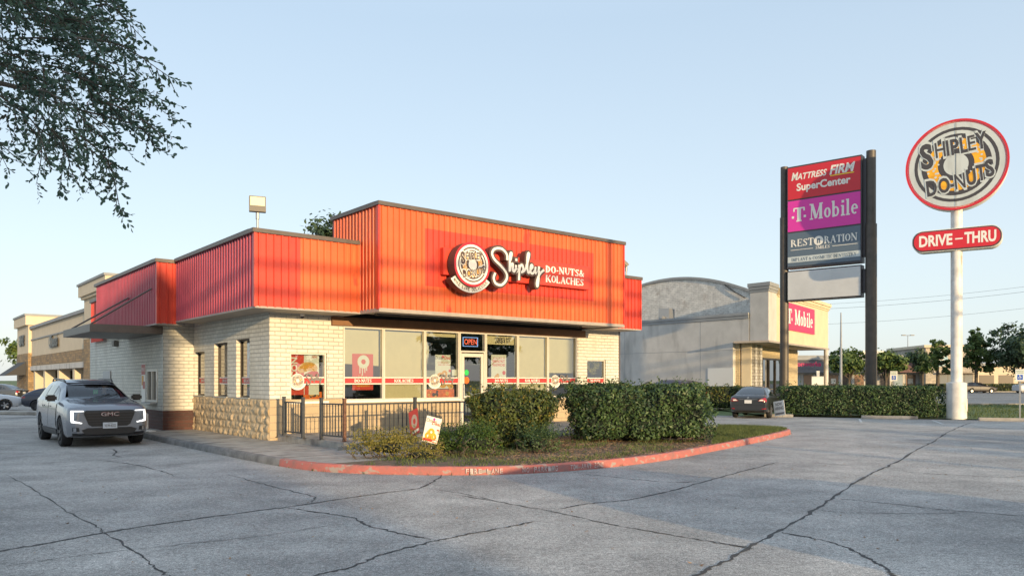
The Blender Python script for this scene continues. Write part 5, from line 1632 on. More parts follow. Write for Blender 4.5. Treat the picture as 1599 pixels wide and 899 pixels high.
m = MB(); m.box(-.06, LF + .06, -.06, 2.1, 4.0, 4.115); m.build('fascia_soffit', M['soffit'], parent=TB)
# recessed shopfront: fins, cream brick, dark glazing, brick pier
SF0 = tl(14.2, 48.0)
sx, sy = SF0.x, SF0.y
def sfbox(mb, t0, t1, d0, d1, z0, z1, mi=None):
    mb.box(sx + t0, sx + t1, sy + d0, sy + d1, z0, z1, mi)
m = MB()
for t0 in (.05, 1.05, 2.05):
    sfbox(m, t0, t0 + .38, -.62, -.02, 0, 3.98)
m.build('brick_fin', M['white_rough'], parent=TB)
m = MB(); sfbox(m, -.1, 3.0, 0, .3, 0, 4.0); sfbox(m, 3.0, 8.9, 0, .3, 3.25, 4.0); sfbox(m, 8.9, 13.0, 0, .3, 0, 4.0); sfbox(m, 12.6, 13.0, .3, 14, 0, 4)
m.build('brick_front', M['gold_brick'], parent=TB)
m = MB()
for t0 in (3.0, 4.4, 5.85, 7.3, 8.75):
    sfbox(m, t0, t0 + .16, -.02, .14, .0, 3.25)
sfbox(m, 3.16, 8.75, -.02, .14, 3.12, 3.248)
fr = m.build('window', M['bronze'], parent=TB)
m = MB(); sfbox(m, 3.0, 8.9, .06, .07, .02, 3.2); m.build('pane', M['shade_glass'], parent=fr)
m = MB(); sfbox(m, 2.9, 9.0, 2.4, 2.5, 0, 4); m.build('interior_wall', M['plaster_in'], parent=TB)
m = MB(); c_ = tl(23.3, 57.2); m.tube([(c_.x, c_.y, 0), (c_.x, c_.y, 4.0)], .16, 14); m.build('canopy_post', M['stucco'], parent=TB, smooth=40)
m = MB(); sfbox(m, -.03, .12, -.68, -.1, 0, 5.5); m.build('downspout', M['gold_brick'], parent=TB); bpy.data.objects['downspout.001'].data.materials[0] = M['cream']
m = MB(); wallseg(m, P0 + SD * 3.0, P0 + SD * 1.1, 0, 2.5, -.03); m.build('side_door', M['sign_white'], parent=TB)
# magenta sign on the fascia
ps = thing('phone_shop_sign', 'pinkish red fascia sign with white serif lettering on the cream shop front', 'sign', TB.location + TB.matrix_basis.to_3x3() @ Vector((3.2, -.05, 4.95)), TB.rotation_euler.z)
m = MB(); m.box(0, 7.3, 0, .04, 0, 1.75); m.build('panel', pm('sign_pink', (.58, .035, .12), .5), parent=ps)
m = MB(); serif(m, 'T', (1.05, 0, .42), (1, 0, 0), (0, 0, 1), .95, 1.1, thin=1.2); serif(m, 'Mobile', (4.5, 0, .42), (1, 0, 0), (0, 0, 1), 1.0, 4.6, thin=1.2)
m.box(.42, .6, -.006, -.004, .62, .8); m.box(1.5, 1.68, -.006, -.004, .62, .8)
m.build('lettering', M['sign_white'], parent=ps)

# ================================================================== pylon sign
pv = thing('pylon_sign', 'tall two-post pylon sign with red, magenta and slate panels and a blank white one', 'sign', (14.55, 41.2, 0), math.atan2(-2.75, 3.3))
PW = 4.2
m = MB(); m.tube([(0, .0, 0), (0, 0, 10.4)], .225, 20); m.tube([(0, 0, 10.4), (0, 0, 13.1)], .19, 20); m.build('post', M['pole_brown'], parent=pv, smooth=40)
m = MB(); m.tube([(PW + .15, 0, 0), (PW + .15, 0, 9.5)], .27, 20); m.tube([(PW + .15, 0, 9.5), (PW + .15, 0, 13.15)], .225, 20); m.build('post', M['pole_brown'], parent=pv, smooth=40)
X0, X1 = .24, PW - .22
m = MB(); m.box(X0, X1, -.28, .28, 7.62, 12.98); m.box(X0 + .02, X1 - .02, -.26, .26, 5.9, 7.5)
m.box(X1, PW - .03, -.1, .1, 7.9, 12.8); m.box(X1, PW - .05, -.1, .1, 6.1, 7.3)
m.build('cabinet', M['char'], parent=pv)
def ppanel(z0, z1, mat, draw):
    m = MB(); m.box(X0 + .06, X1 - .05, -.30, -.281, z0, z1)
    f = m.build('sign_panel', mat, parent=pv)
    m = MB(); mats = draw(m, (X0 + X1) / 2, z0, z1)
    if mats:
        m.build('lettering', mats, parent=f)
YF = -.30
def d1(m, c, z0, z1):
    m.text('MATTRESS', (c - 1.60, YF, z0 + 1.0), X, Zv, .30, 1.80, bold=.03, shear=.25, align='L', mi=0); m.text('M', (c - 1.62, YF, z0 + 1.0), X, Zv, .38, .36, bold=.03, shear=.25, align='L', mi=0, off=.006)
    m.text('FIRM', (c + .32, YF, z0 + 1.0), X, Zv, .43, 1.25, bold=.035, shear=.25, align='L', mi=0)
    m.box(c + .36, c + 1.52, YF - .006, YF - .003, z0 + .90, z0 + .95, 1)
    m.text('SuperCenter', (c, YF, z0 + .42), X, Zv, .36, 2.7, bold=.03, mi=0); return [M['vinyl_white'], M['yellow']]
def d2(m, c, z0, z1):
    serif(m, 'T', (c - 1.22, YF, z0 + .5), X, Zv, .72, .66, thin=1.25); m.box(c - 1.60, c - 1.48, YF - .006, YF - .004, z0 + .68, z0 + .8); m.box(c - .98, c - .86, YF - .006, YF - .004, z0 + .68, z0 + .8)
    serif(m, 'Mobile', (c + .52, YF, z0 + .5), X, Zv, .82, 2.42, thin=1.1); return [M['vinyl_white']]
def d3(m, c, z0, z1):
    serif(m, 'REST', (c - 1.66, YF, z0 + 1.02), X, Zv, .38, 1.2, align='L', mi=0); serif(m, 'RATION', (c + .06, YF, z0 + 1.02), X, Zv, .38, 1.62, align='L', mi=0)
    m.disc((c - .22, YF, z0 + 1.21), .24, X, Zv, .004, mi=0, n=24); m.box(c - .30, c - .24, YF - .008, YF - .006, z0 + 1.08, z0 + 1.3, 1); m.box(c - .20, c - .14, YF - .008, YF - .006, z0 + 1.08, z0 + 1.3, 1); m.box(c - .30, c - .14, YF - .009, YF - .0085, z0 + 1.24, z0 + 1.32, 1)
    serif(m, 'SMILES', (c - .02, YF, z0 + .78), X, Zv, .16, .72, mi=0)
    m.box(c - 1.66, c - .5, YF - .005, YF - .003, z0 + .84, z0 + .865, 0); m.box(c + .46, c + 1.68, YF - .005, YF - .003, z0 + .84, z0 + .865, 0)
    m.box(X0 + .06, X1 - .05, YF - .004, YF - .001, z0 + .20, z0 + .50, 2)
    serif(m, 'IMPLANT', (c - 1.62, YF, z0 + .26), X, Zv, .17, .86, mi=1, off=.008, align='L', thin=.9); serif(m, '& COSMETIC DENTISTRY', (c - .72, YF, z0 + .26), X, Zv, .17, 2.36, mi=1, off=.008, align='L', thin=.9); return [M['vinyl_white'], M['slate'], M['sign_grey']]
ppanel(11.24, 12.90, M['sign_red'], d1); ppanel(9.55, 11.16, M['magenta'], d2); ppanel(7.72, 9.47, M['slate'], d3)
ppanel(5.97, 7.43, M['blank'], lambda m, c, z0, z1: None)

# ================================================================== round sign on the white pole
rs = thing('pole_sign', 'round doughnut sign above a red DRIVE-THRU panel on a white pole', 'sign', (19.95, 34.6, 0), math.atan2(-.55, .83))
m = MB(); m.tube([(0, 0, 0), (0, 0, 1.62)], .41, 28); m.box(.39, .43, -.06, .06, .35, .9); m.lathe([(.41, 1.62), (.25, 1.66)], n=28); m.build('base_casing', M['pole_white'], parent=rs, smooth=40)
m = MB(); m.tube([(0, 0, 1.6), (0, 0, 9.5)], .235, 26); m.build('pole', M['pole_white'], parent=rs, smooth=40)
DC = (0, 0, 11.32); DR = 1.98
m = MB(); m.lathe([(0, -.36), (DR, -.36), (DR, .36), (0, .36)], DC, 'Y', 64)
dk = m.build('drum', M['sign_white'], parent=rs, smooth=40)
m = MB(); m.lathe([(DR - .055, -.362), (DR - .055, -.40), (DR + .03, -.40), (DR + .03, -.30), (DR - .0, -.30)], DC, 'Y', 64); m.lathe([(DR - .10, -.362), (DR - .10, -.385), (DR - .08, -.385), (DR - .08, -.362)], DC, 'Y', 64)
m.build('red_rim', M['sign_red'], parent=dk, smooth=40)
m = MB(); badge(m, (0, -.36, DC[2]), DR - .11, X, Zv, .012)
m.box(-.008, .008, -.40, -.395, DC[2] - 1.85, DC[2] + 1.85, 1)
m.build('face', [M['sign_grey'], M['char'], M['sign_orange'], M['sign_red']], parent=dk)
m = MB()
def stad(w, h, y, z, n=10):
    r_ = h / 2 * .92; o_ = []
    for sx_, sz_, a0 in ((1, -1, -90), (1, 1, 0), (-1, 1, 90), (-1, -1, 180)):
        for i in range(n + 1):
            a = R(a0 + 90 * i / n); o_.append((sx_ * (w / 2 - r_) + r_ * math.cos(a), y, z + sz_ * (h / 2 - r_) + r_ * math.sin(a)))
    return o_
m.prism(stad(3.5, .98, -.30, 8.02), (0, .6, 0)); bx = m.build('drive_panel_box', M['sign_white'], parent=rs)
m = MB(); m.prism(stad(3.44, .92, -.33, 8.02), (0, .028, 0), 1); m.prism(stad(3.34, .82, -.345, 8.02), (0, .014, 0), 0)
m.text('DRIVE', (-.80, -.346, 7.80), X, Zv, .46, 1.32, bold=.035, mi=2); m.text('THRU', (.92, -.346, 7.80), X, Zv, .46, 1.20, bold=.035, mi=2); m.box(-.04, .26, -.352, -.349, 7.99, 8.05, 2)
m.build('drive_panel_face', [M['sign_red'], M['char'], M['sign_white']], parent=bx)

# ================================================================== shops at the far left (shop frame directions)
ML = thing('retail_strip', 'long cream stucco shopping strip with stone bands and two parapet towers', 'building', bw(5.0, 40, 0), YAW)
m = MB(); m.box(0, 20, 8, 40, 2.95, 7.15); m.build('parapet_wall', M['mall_cream'], parent=ML)
m = MB(); m.box(-.22, 20, 7.9, 40, 7.15, 7.42); m.box(-.1, -.002, 8, 40, 5.95, 6.07); m.build('coping', M['stucco_d'], parent=ML)
m = MB(); m.box(-.06, -.002, 8, 40, 3.3, 4.25); m.build('stone_band', M['stone'], parent=ML)
m = MB(); m.box(-.14, 20, 8, 40, 2.75, 3.2); m.build('canopy_beam', M['stucco'], parent=ML)
m = MB()
for v in (14.0, 21, 28.5, 34.5):
    m = MB(); m.box(.0, .9, v - .45, v + .45, 0, 2.75); m.build('column', M['mall_cream'], parent=ML)
m = MB(); m.box(3.4, 3.5, 2, 40, 0, 2.75); m.build('shop_glazing', M['shade_glass'], parent=ML)
m = MB(); m.box(3.9, 4.0, 2, 40, 0, 3); m.build('back_wall', M['plaster_in'], parent=ML)
# near tower
m = MB(); m.box(-.3, 14, -.2, 8.2, 4.9, 8.9); m.build('near_tower', M['mall_cream'], parent=ML)
m = MB(); m.box(-.65, 14, -.5, 8.6, 8.2, 9.05); m.box(-.5, 14, -.35, 8.4, 8.0, 8.2); m.build('tower_cornice', M['mall_cream'], parent=ML)
m = MB(); m.box(-.75, 14, -.6, 8.7, 9.05, 9.22); m.build('tower_coping', M['stucco_d'], parent=ML)
m = MB(); m.box(-.34, 14, -.25, 8.25, 0, 4.92); m.build('tower_stone', M['stone'], parent=ML)
# far tower
m = MB(); m.box(-.3, 4.2, 36.3, 44.4, 4.6, 8.3); m.build('far_tower', M['mall_cream'], parent=ML)
m = MB(); m.box(-.6, 4.5, 36, 44.7, 7.6, 8.6); m.build('tower_cornice', M['mall_cream'], parent=ML)
m = MB(); m.box(-.7, 4.6, 35.9, 44.8, 8.6, 8.8); m.build('tower_coping', M['stucco_d'], parent=ML)
m = MB(); m.box(-.34, 4.2, 36.25, 44.45, 0, 4.62); m.build('tower_stone', M['stone'], parent=ML)
m = MB()
m.prism([(-.36, 37.6, 3.7), (-.36, 37.6, 2.3), (-2.3, 37.6, 2.2)], (0, 6, 0)); m.build('awning', M['awning'], parent=ML)


def strip_sign(txt, label, v, z, h, w, mat=None):
    t = thing('shop_sign', label, 'sign', bw(5.0, 40, 0) + (BM.to_3x3() @ Vector((-.1 if v < 36 and v > 9 else -.36, v, z))), YAW - R(90))
    m = MB(); m.text(txt, (0, 0, 0), X, Zv, h, w, bold=.03, off=.12)
    n = len(m.f)
    m.text(txt, (0, 0, 0), X, Zv, h, w, bold=.05, off=.02)
    o = m.build('letters', mat or M['bronze'], parent=t)
    m = MB(); m.box(-w / 2, w / 2, -.02, 0, -.08, .0); m.build('raceway', M['bronze'], parent=t)


strip_sign('P', 'large dark green letter sign on the near cream tower', 3.4, 5.6, 1.7, 1.2, M['pole_brown'])
strip_sign('Oasis', 'dark lettering on the long cream parapet of the far strip', 22.5, 4.9, 1.0, 4.2)
strip_sign('GENE', 'dark lettering on the far cream tower', 40.3, 5.6, 1.0, 3.6)

# ================================================================== plaza across the road, far right
PZ = thing('plaza_building', 'long low plaza with a dark shingled mansard roof across the road', 'building', (47, 133, 0), R(-6))
m = MB(); m.box(-8, 24.5, 0, 20, 0, 3.2); m.build('wall', M['stucco'], parent=PZ)
m = MB(); m.prism([(-8, -1.6, 3.0), (-8, .6, 5.2), (-8, 1.0, 5.2), (-8, 1.0, 3.0)], (22, 0, 0)); m.build('mansard', M['far_brick'], parent=PZ)
m = MB(); m.prism([(14, -1.64, 3.0), (14, .6, 5.25), (14, 1.0, 5.25), (14, 1.0, 3.0)], (10.5, 0, 0)); m.build('mansard', M['far_red'], parent=PZ)
m = MB(); m.box(-8.2, 24.6, .4, 20, 5.2, 6.0); m.build('parapet', M['stucco_d'], parent=PZ)
m = MB(); m.box(2, 3.4, 4, 6, 6, 6.7); m.box(14, 17.5, 3, 5, 6, 6.9); m.build('roof_units', M['galv'], parent=PZ)
g = random.Random(3)
for k in range(15):
    x = -7.4 + k * 2.1
    m = MB(); m.box(x, x + 1.7, -.05, -.01, .15, 2.7, 0); m.box(x + .08, x + 1.62, -.06, -.052, .25, 2.62, 1)
    if k % 3 == 1: m.box(x + .4, x + 1.2, -.07, -.061, 1.1, 2.0, 2)
    f = m.build('window', [M['stucco_d'], pm('far_pane', g.choice([(.03, .035, .04), (.20, .26, .32), (.28, .36, .42), (.04, .04, .05), (.24, .15, .10)]), .15), M['paper_white']], parent=PZ)
t = thing('eyewear_sign', 'magenta lower-case lettering on the dark mansard across the road', 'sign', (49.6, 130.7, 4.1), R(-6))
m = MB(); m.text('visionworks', (0, 0, 0), X, Zv, .72, 5.4, bold=.04, depth=0, off=.04); m.build('letters', pm('letters_magenta', (.42, .012, .09), .5), parent=t)
m = MB(); m.box(-2.6, 2.6, .0, .08, .2, .26); m.build('raceway', M['bronze'], parent=t)
GT = thing('stone_storefront', 'pale stone shopfront tower with a round striped emblem across the road', 'building', (68.9, 128, 0), R(-6))
m = MB(); m.box(-.2, 8, 0, 16, 0, 7.1); m.build('wall', M['far_stone'], parent=GT)
m = MB(); m.box(-.6, 8.5, -.45, 16.2, 7.1, 7.55); m.build('cornice', M['mall_cream'], parent=GT)
m = MB(); m.box(1.6, 7.6, -.9, -.01, 2.75, 3.0); m.build('awning', M['bronze'], parent=GT)
m = MB(); m.box(1.9, 7.2, -.06, -.01, .1, 2.7, 0)
for k in range(4): m.box(2.0 + k * 1.3, 3.2 + k * 1.3, -.07, -.061, .2, 2.6, 1)
m.build('window', [M['bronze'], pm('far_pane_grey', (.16, .18, .2), .2)], parent=GT)
t = thing('globe_emblem', 'round emblem of pale stripes on the stone shopfront tower', 'sign', (70.9, 127.7, 5.2), R(-6))
m = MB(); m.disc((0, 0, 0), 1.25, X, Zv, .0, n=30, mi=0)
for k in range(8):
    z = -1.0 + k * .27; hw = math.sqrt(max(.05, 1.2 ** 2 - z * z)); sh = .35 * (1 - abs(z))
    m.box(-hw + .1, hw * .75 - sh, -.03, -.01, z, z + .13, 1)
m.build('disc', [pm('emblem_blue', (.25, .42, .50), .5), M['sign_white']], parent=t)
FB = thing('far_shop', 'low cream shop behind the trees at the right edge', 'building', (78, 136, 0), R(-6))
m = MB(); m.box(0, 30, 0, 14, 0, 4.2); m.build('wall', M['mall_cream'], parent=FB)
m = MB(); m.box(-.3, 30.3, -.3, 14.3, 4.2, 4.7); m.build('parapet', M['stucco_d'], parent=FB)
for k in range(9):
    m = MB(); m.box(1 + k * 3.2, 3.4 + k * 3.2, -.06, -.01, .2, 2.6); m.build('window', M['shade_glass'] if False else M['bronze'], parent=FB)

# ------------------------------------------------------------------ poles, wires, small signs, wheel stops
def lamp_pole(label, x, y, h, arms=1, r=.09, mat='galv'):
    t = thing('light_pole', label, 'light pole', (x, y, 0), 0, 'slim light poles in the distance')
    m = MB(); m.tube([(0, 0, 0), (0, 0, h * .62), (0, 0, h)], [r * 1.25, r, r * .55], 8); m.build('pole', M[mat], parent=t)
    if arms:
        m = MB(); m.tube([(-.9 if arms > 1 else 0, 0, h), (.9, 0, h)], .05, 6); m.box(.5, 1.2, -.2, .2, h - .04, h + .12)
        if arms > 1: m.box(-1.2, -.5, -.2, .2, h - .04, h + .12)
        m.build('lamp_head', M['lamp_body'], parent=t)


lamp_pole('slim pale pole standing right of the cream shop front', 38.4, 90, 9.6, 0, .13)
lamp_pole('double-headed light pole above the plaza roof', 77, 150, 10.4, 2, .10)
lamp_pole('short light pole left of the double-headed one', 83, 170, 7.5, 1, .10)


def disabled_sign(label, x, y, rz, z1=2.2):
    t = thing('parking_sign', label, 'parking sign', (x, y, 0), rz, 'reserved parking signs')
    m = MB(); m.box(-.03, .03, -.03, .03, 0, z1); m.build('post', M['galv'], parent=t)
    m = MB(); m.box(-.17, .17, -.05, -.04, z1 - .5, z1 + .02); f = m.build('plate', M['sign_white'], parent=t)
    m = MB(); m.box(-.10, .10, -.056, -.052, z1 - .44, z1 - .22, 0)
    m.text('RESERVED', (0, -.05, z1 - .08), X, Zv, .05, .28, mi=1); m.text('PARKING', (0, -.05, z1 - .16), X, Zv, .05, .26, mi=1)
    m.disc((-.01, -.05, z1 - .34), .055, X, Zv, .008, .04, 16, R(150), R(380), mi=2); m.box(-.02, .005, -.060, -.058, z1 - .34, z1 - .26, 2); m.box(-.02, .05, -.0605, -.0585, z1 - .32, z1 - .305, 2); m.disc((-.01, -.05, z1 - .245), .016, X, Zv, .008, n=10, mi=2)
    m.build('print', [pm('sign_blue', (.02, .10, .45), .4), pm('sign_green', (.02, .22, .08), .4), M['sign_white']], parent=f)


disabled_sign('reserved parking sign standing beyond the clipped hedge', 20.3, 41, R(-22))
disabled_sign('reserved parking sign on a bare post at the right edge of the picture', 22.1, 33.55, R(-25))


def wheel_stop(label, x, y, L, rz):
    m = MB(); m.prism([(-L / 2, -.10, 0), (-L / 2, .10, 0), (-L / 2, .07, .14), (-L / 2, -.07, .14)], (L, 0, 0))
    o = m.build('wheel_stop', M['concrete'], loc=(x, y, 0), rotz=rz, bevel=.015); tag(o, label, 'wheel stop', 'concrete wheel stops along the hedge')


wheel_stop('concrete wheel stop at the foot of the clipped hedge', 17.0, 34.75, 2.3, R(-22))
wheel_stop('short concrete wheel stop behind the dark saloon', 12.6, 36.45, 1.3, R(-22))
wheel_stop('concrete wheel stop right of the white pole at the verge', 21.3, 32.75, 2.6, R(-20))
m = MB(); m.box(-.5, .5, -.04, .04, 1.15, 1.95); m.box(-.42, -.36, -.03, .03, 0, 1.15); m.box(.36, .42, -.03, .03, 0, 1.15); m.box(-.12, .12, -.06, .06, 1.95, 2.4)
o = m.build('menu_stand', M['sign_white'], loc=(25.4, 64, .1), rotz=R(-15), bevel=.01); tag(o, 'white menu stand under the cream canopy beyond the hedge', 'stand')


def wires(label, polesxyz, r, sag, offs, name='power_line', polemat='bark', group=None):
    t = thing(name, label, 'power line', polesxyz[0][:2] + (0,), 0, group)
    o0 = Vector((*polesxyz[0][:2], 0))
    for (x, y, z) in polesxyz:
        p = Vector((x, y, 0)) - o0
        m = MB(); m.tube([(p.x, p.y, -.3), (p.x, p.y, z + .4)], [.16, .11], 10)
        m.build('pole', M[polemat], parent=t, smooth=40)
    for dz, rr in offs:
        m = MB()
        for i in range(len(polesxyz) - 1):
            a, b = Vector(polesxyz[i]) - o0, Vector(polesxyz[i + 1]) - o0
            pts = [a + (b - a) * s + Vector((0, 0, dz - sag * 4 * s * (1 - s))) for s in [k / 20 for k in range(21)]]
            m.tube(pts, rr * r, 5)
        m.build('wire', M['black'], parent=t)
    return t


wires('thin overhead wires sagging across the sky right of the pylon sign', [(24.4, 75, 8.9), (62, 62, 12.6)], .010, 1.0, ((0, 1), (-.45, 1.2), (-1.9, 1)))

# ---- yard signs
def yard_sign(label, x, y, rz, lean, draw, mat, z=.12, size=(.58, .72), z0=.34, scale=1):
    t = thing('yard_sign', label, 'yard sign', (x, y, z), rz)
    Tm = Matrix.Rotation(lean, 4, 'Y')
    w, h = size
    m = MB(); m.M = Tm; m.box(-w / 2, w / 2, -.006, .006, z0, z0 + h); f = m.build('board', mat, parent=t)
    m = MB(); m.M = Tm; mats = draw(m, z0 + .0, w, h); m.build('print', mats, parent=f)
    for s_ in (-1, 1):
        m = MB(); m.M = Tm; m.tube([(s_ * w * .26, 0, z0 + .1), (s_ * w * .24, 0, z0 - .02), (s_ * w * .05, .0, -.08)], .007, 6); m.build('stake', M['galv'], parent=t)
    return t


def dy1(m, z, w, h):
    k = w / .7
    m.text('Dozen', (-.10 * k, -.006, z + .78 * h), X, Zv, .07, .26, bold=.02, mi=2, shear=.2); m.text('Deal', (.13 * k, -.006, z + .70 * h), X, Zv, .07, .22, bold=.02, mi=0, shear=.2)
    m.disc((0, -.006, z + .92 * h), .03, X, Zv, .002, n=10, mi=3)
    for a, b, q in ((-.13, .24, .085), (.10, .24, .085), (-.02, .40, .085), (.0, .22, .07)):
        m.disc((a * k, -.006, z + b * h), q, X, Zv, .002 + b * .004, q * .35, 18, mi=1)
    m.box(-w / 2 + .01, w / 2 - .01, -.010, -.008, z + .02, z + .075, 0); m.box(w * .12, w * .45, -.0115, -.0105, z + .03, z + .06, 4); m.box(w * .3, w * .46, -.010, -.008, z + .5 * h, z + .56 * h, 0)
    return [M['poster_red'], M['poster_orange'], M['vinyl_grey'], M['magenta'], M['paper_white']]


yard_sign('leaning white yard sign with golden doughnuts by the red kerb', -1.80, 16.15, R(38), R(14), dy1, M['paper_white'], size=(.38, .54), z0=.33)
def dy2(m, z, w, h):
    m.disc((0, -.006, z + .55 * h), .17, X, Zv, .002, .07, 22, mi=0); m.box(-w * .4, w * .4, -.010, -.008, z + .1 * h, z + .2 * h, 1)
    return [pm('ring_grey', (.28, .24, .24), .6), M['sign_grey']]
yard_sign('red yard sign leaning against the patio railing post', -2.34, 18.85, R(72), R(-12), dy2, pm('faded_red_board', (.30, .04, .04), .6), size=(.50, .62), z0=.28, z=.14)
def dy3(m, z, w, h):
    m.text('NOW', (0, -.006, z + .68 * h), X, Zv, .13, .40, bold=.03, mi=0); m.text('HIRING', (0, -.006, z + .40 * h), X, Zv, .13, .52, bold=.03, mi=0); m.box(-w * .42, w * .42, -.010, -.008, z + .08 * h, z + .2 * h, 0)
    return [M['vinyl_grey']]
yard_sign('white lettered yard sign leaning beside the dark saloon', 12.05, 34.6, R(-66), R(-9), dy3, M['sign_white'], size=(.66, .66), z0=.16, z=0)

# ================================================================== vehicles
def interp(tab, x):
    if x <= tab[0][0]: return tab[0][1]
    for (a, p), (b, q) in zip(tab, tab[1:]):
        if x <= b:
            t = (x - a) / (b - a); t = t * t * (3 - 2 * t) if False else t
            return p + (q - p) * t
    return tab[-1][1]


PAINT = {}
def carpaint(name, col, metal=.5, rough=.28):
    if name not in PAINT:
        PAINT[name] = pm(name, col, rough, metal, coat=.6)
    return PAINT[name]


M['tyre'] = pm('tyre', (.018, .018, .019), .85)
M['rim'] = pm('rim_dark', (.05, .05, .055), .35, metal=.7)
M['rim_s'] = pm('rim_silver', (.42, .43, .45), .35, metal=.8)
M['car_glass'] = pm('car_glass', (.012, .014, .016), .03, spec=.9, coat=.5)
M['car_glass_clear'] = glassmat('windscreen_glass', (.80, .86, .86), .55)
M['trim'] = pm('black_trim', (.014, .014, .016), .38)
M['chrome'] = pm('chrome', (.62, .63, .66), .15, metal=1.0)
M['cabin'] = pm('cabin_fabric', (.018, .018, .02), .8)
M['tail'] = pm('tail_lamp', (.30, .012, .02), .2, coat=.5)
M['drl'] = pm('day_lamp', (.9, .9, .9), .3, emit=(1.0, .98, .93), es=.85)
M['lens'] = pm('lamp_lens', (.25, .26, .28), .1, coat=.5)
M['plate'] = pm('licence_plate', (.62, .64, .66), .45)


SUVP = dict(L=5.18, axles=(.98, 4.05), tr=.385, tw=.26, track=.86,
    bot=[(0, .34), (.25, .25), (1.5, .24), (3.5, .24), (4.9, .30), (5.18, .42)],
    belt=[(0, .90), (.10, 1.02), (.8, 1.10), (1.5, 1.15), (3, 1.19), (4.4, 1.24), (5.0, 1.22), (5.18, 1.05)],
    top=[(0, .93), (.08, 1.05), (.35, 1.13), (.9, 1.19), (1.42, 1.24), (1.9, 1.50), (2.35, 1.68), (2.7, 1.755), (3.3, 1.78), (4.1, 1.76), (4.6, 1.70), (4.82, 1.58), (5.02, 1.28), (5.12, 1.16), (5.18, 1.08)],
    wid=[(0, .80), (.08, .90), (.22, .965), (.6, .995), (1.2, 1.0), (4.4, 1.0), (4.9, .965), (5.1, .91), (5.18, .85)], roof=.665, gh=.42)
SEDP = dict(L=4.55, axles=(.92, 3.52), tr=.315, tw=.20, track=.76,
    bot=[(0, .34), (.25, .22), (1.3, .20), (3.3, .20), (4.2, .26), (4.55, .36)],
    belt=[(0, .66), (.1, .72), (.8, .86), (1.4, .93), (3.0, .97), (4.0, 1.0), (4.4, .99), (4.55, .88)],
    top=[(0, .68), (.06, .74), (.5, .86), (1.2, .96), (1.7, 1.20), (2.1, 1.39), (2.5, 1.455), (3.0, 1.45), (3.4, 1.36), (3.75, 1.20), (4.02, 1.06), (4.4, 1.05), (4.5, .99), (4.55, .90)],
    wid=[(0, .62), (.08, .74), (.25, .82), (.7, .87), (1.2, .88), (3.6, .88), (4.2, .86), (4.45, .82), (4.55, .74)], roof=.56, gh=.36)
CUVP = dict(SUVP, L=4.75, axles=(.92, 3.72), tr=.37,
    belt=[(0, .85), (.10, .95), (.8, 1.03), (1.4, 1.07), (3, 1.13), (4.1, 1.20), (4.5, 1.14), (4.75, 1.0)],
    top=[(0, .88), (.08, .98), (.9, 1.10), (1.32, 1.16), (1.8, 1.40), (2.3, 1.60), (2.7, 1.66), (3.2, 1.64), (3.8, 1.54), (4.2, 1.38), (4.5, 1.22), (4.68, 1.12), (4.75, 1.02)],
    wid=[(0, .78), (.08, .87), (.22, .925), (.6, .95), (3.9, .95), (4.4, .91), (4.66, .85), (4.75, .78)], bot=[(0, .34), (.25, .25), (1.5, .24), (3.5, .24), (4.5, .30), (4.75, .46)], roof=.60, gh=.38)


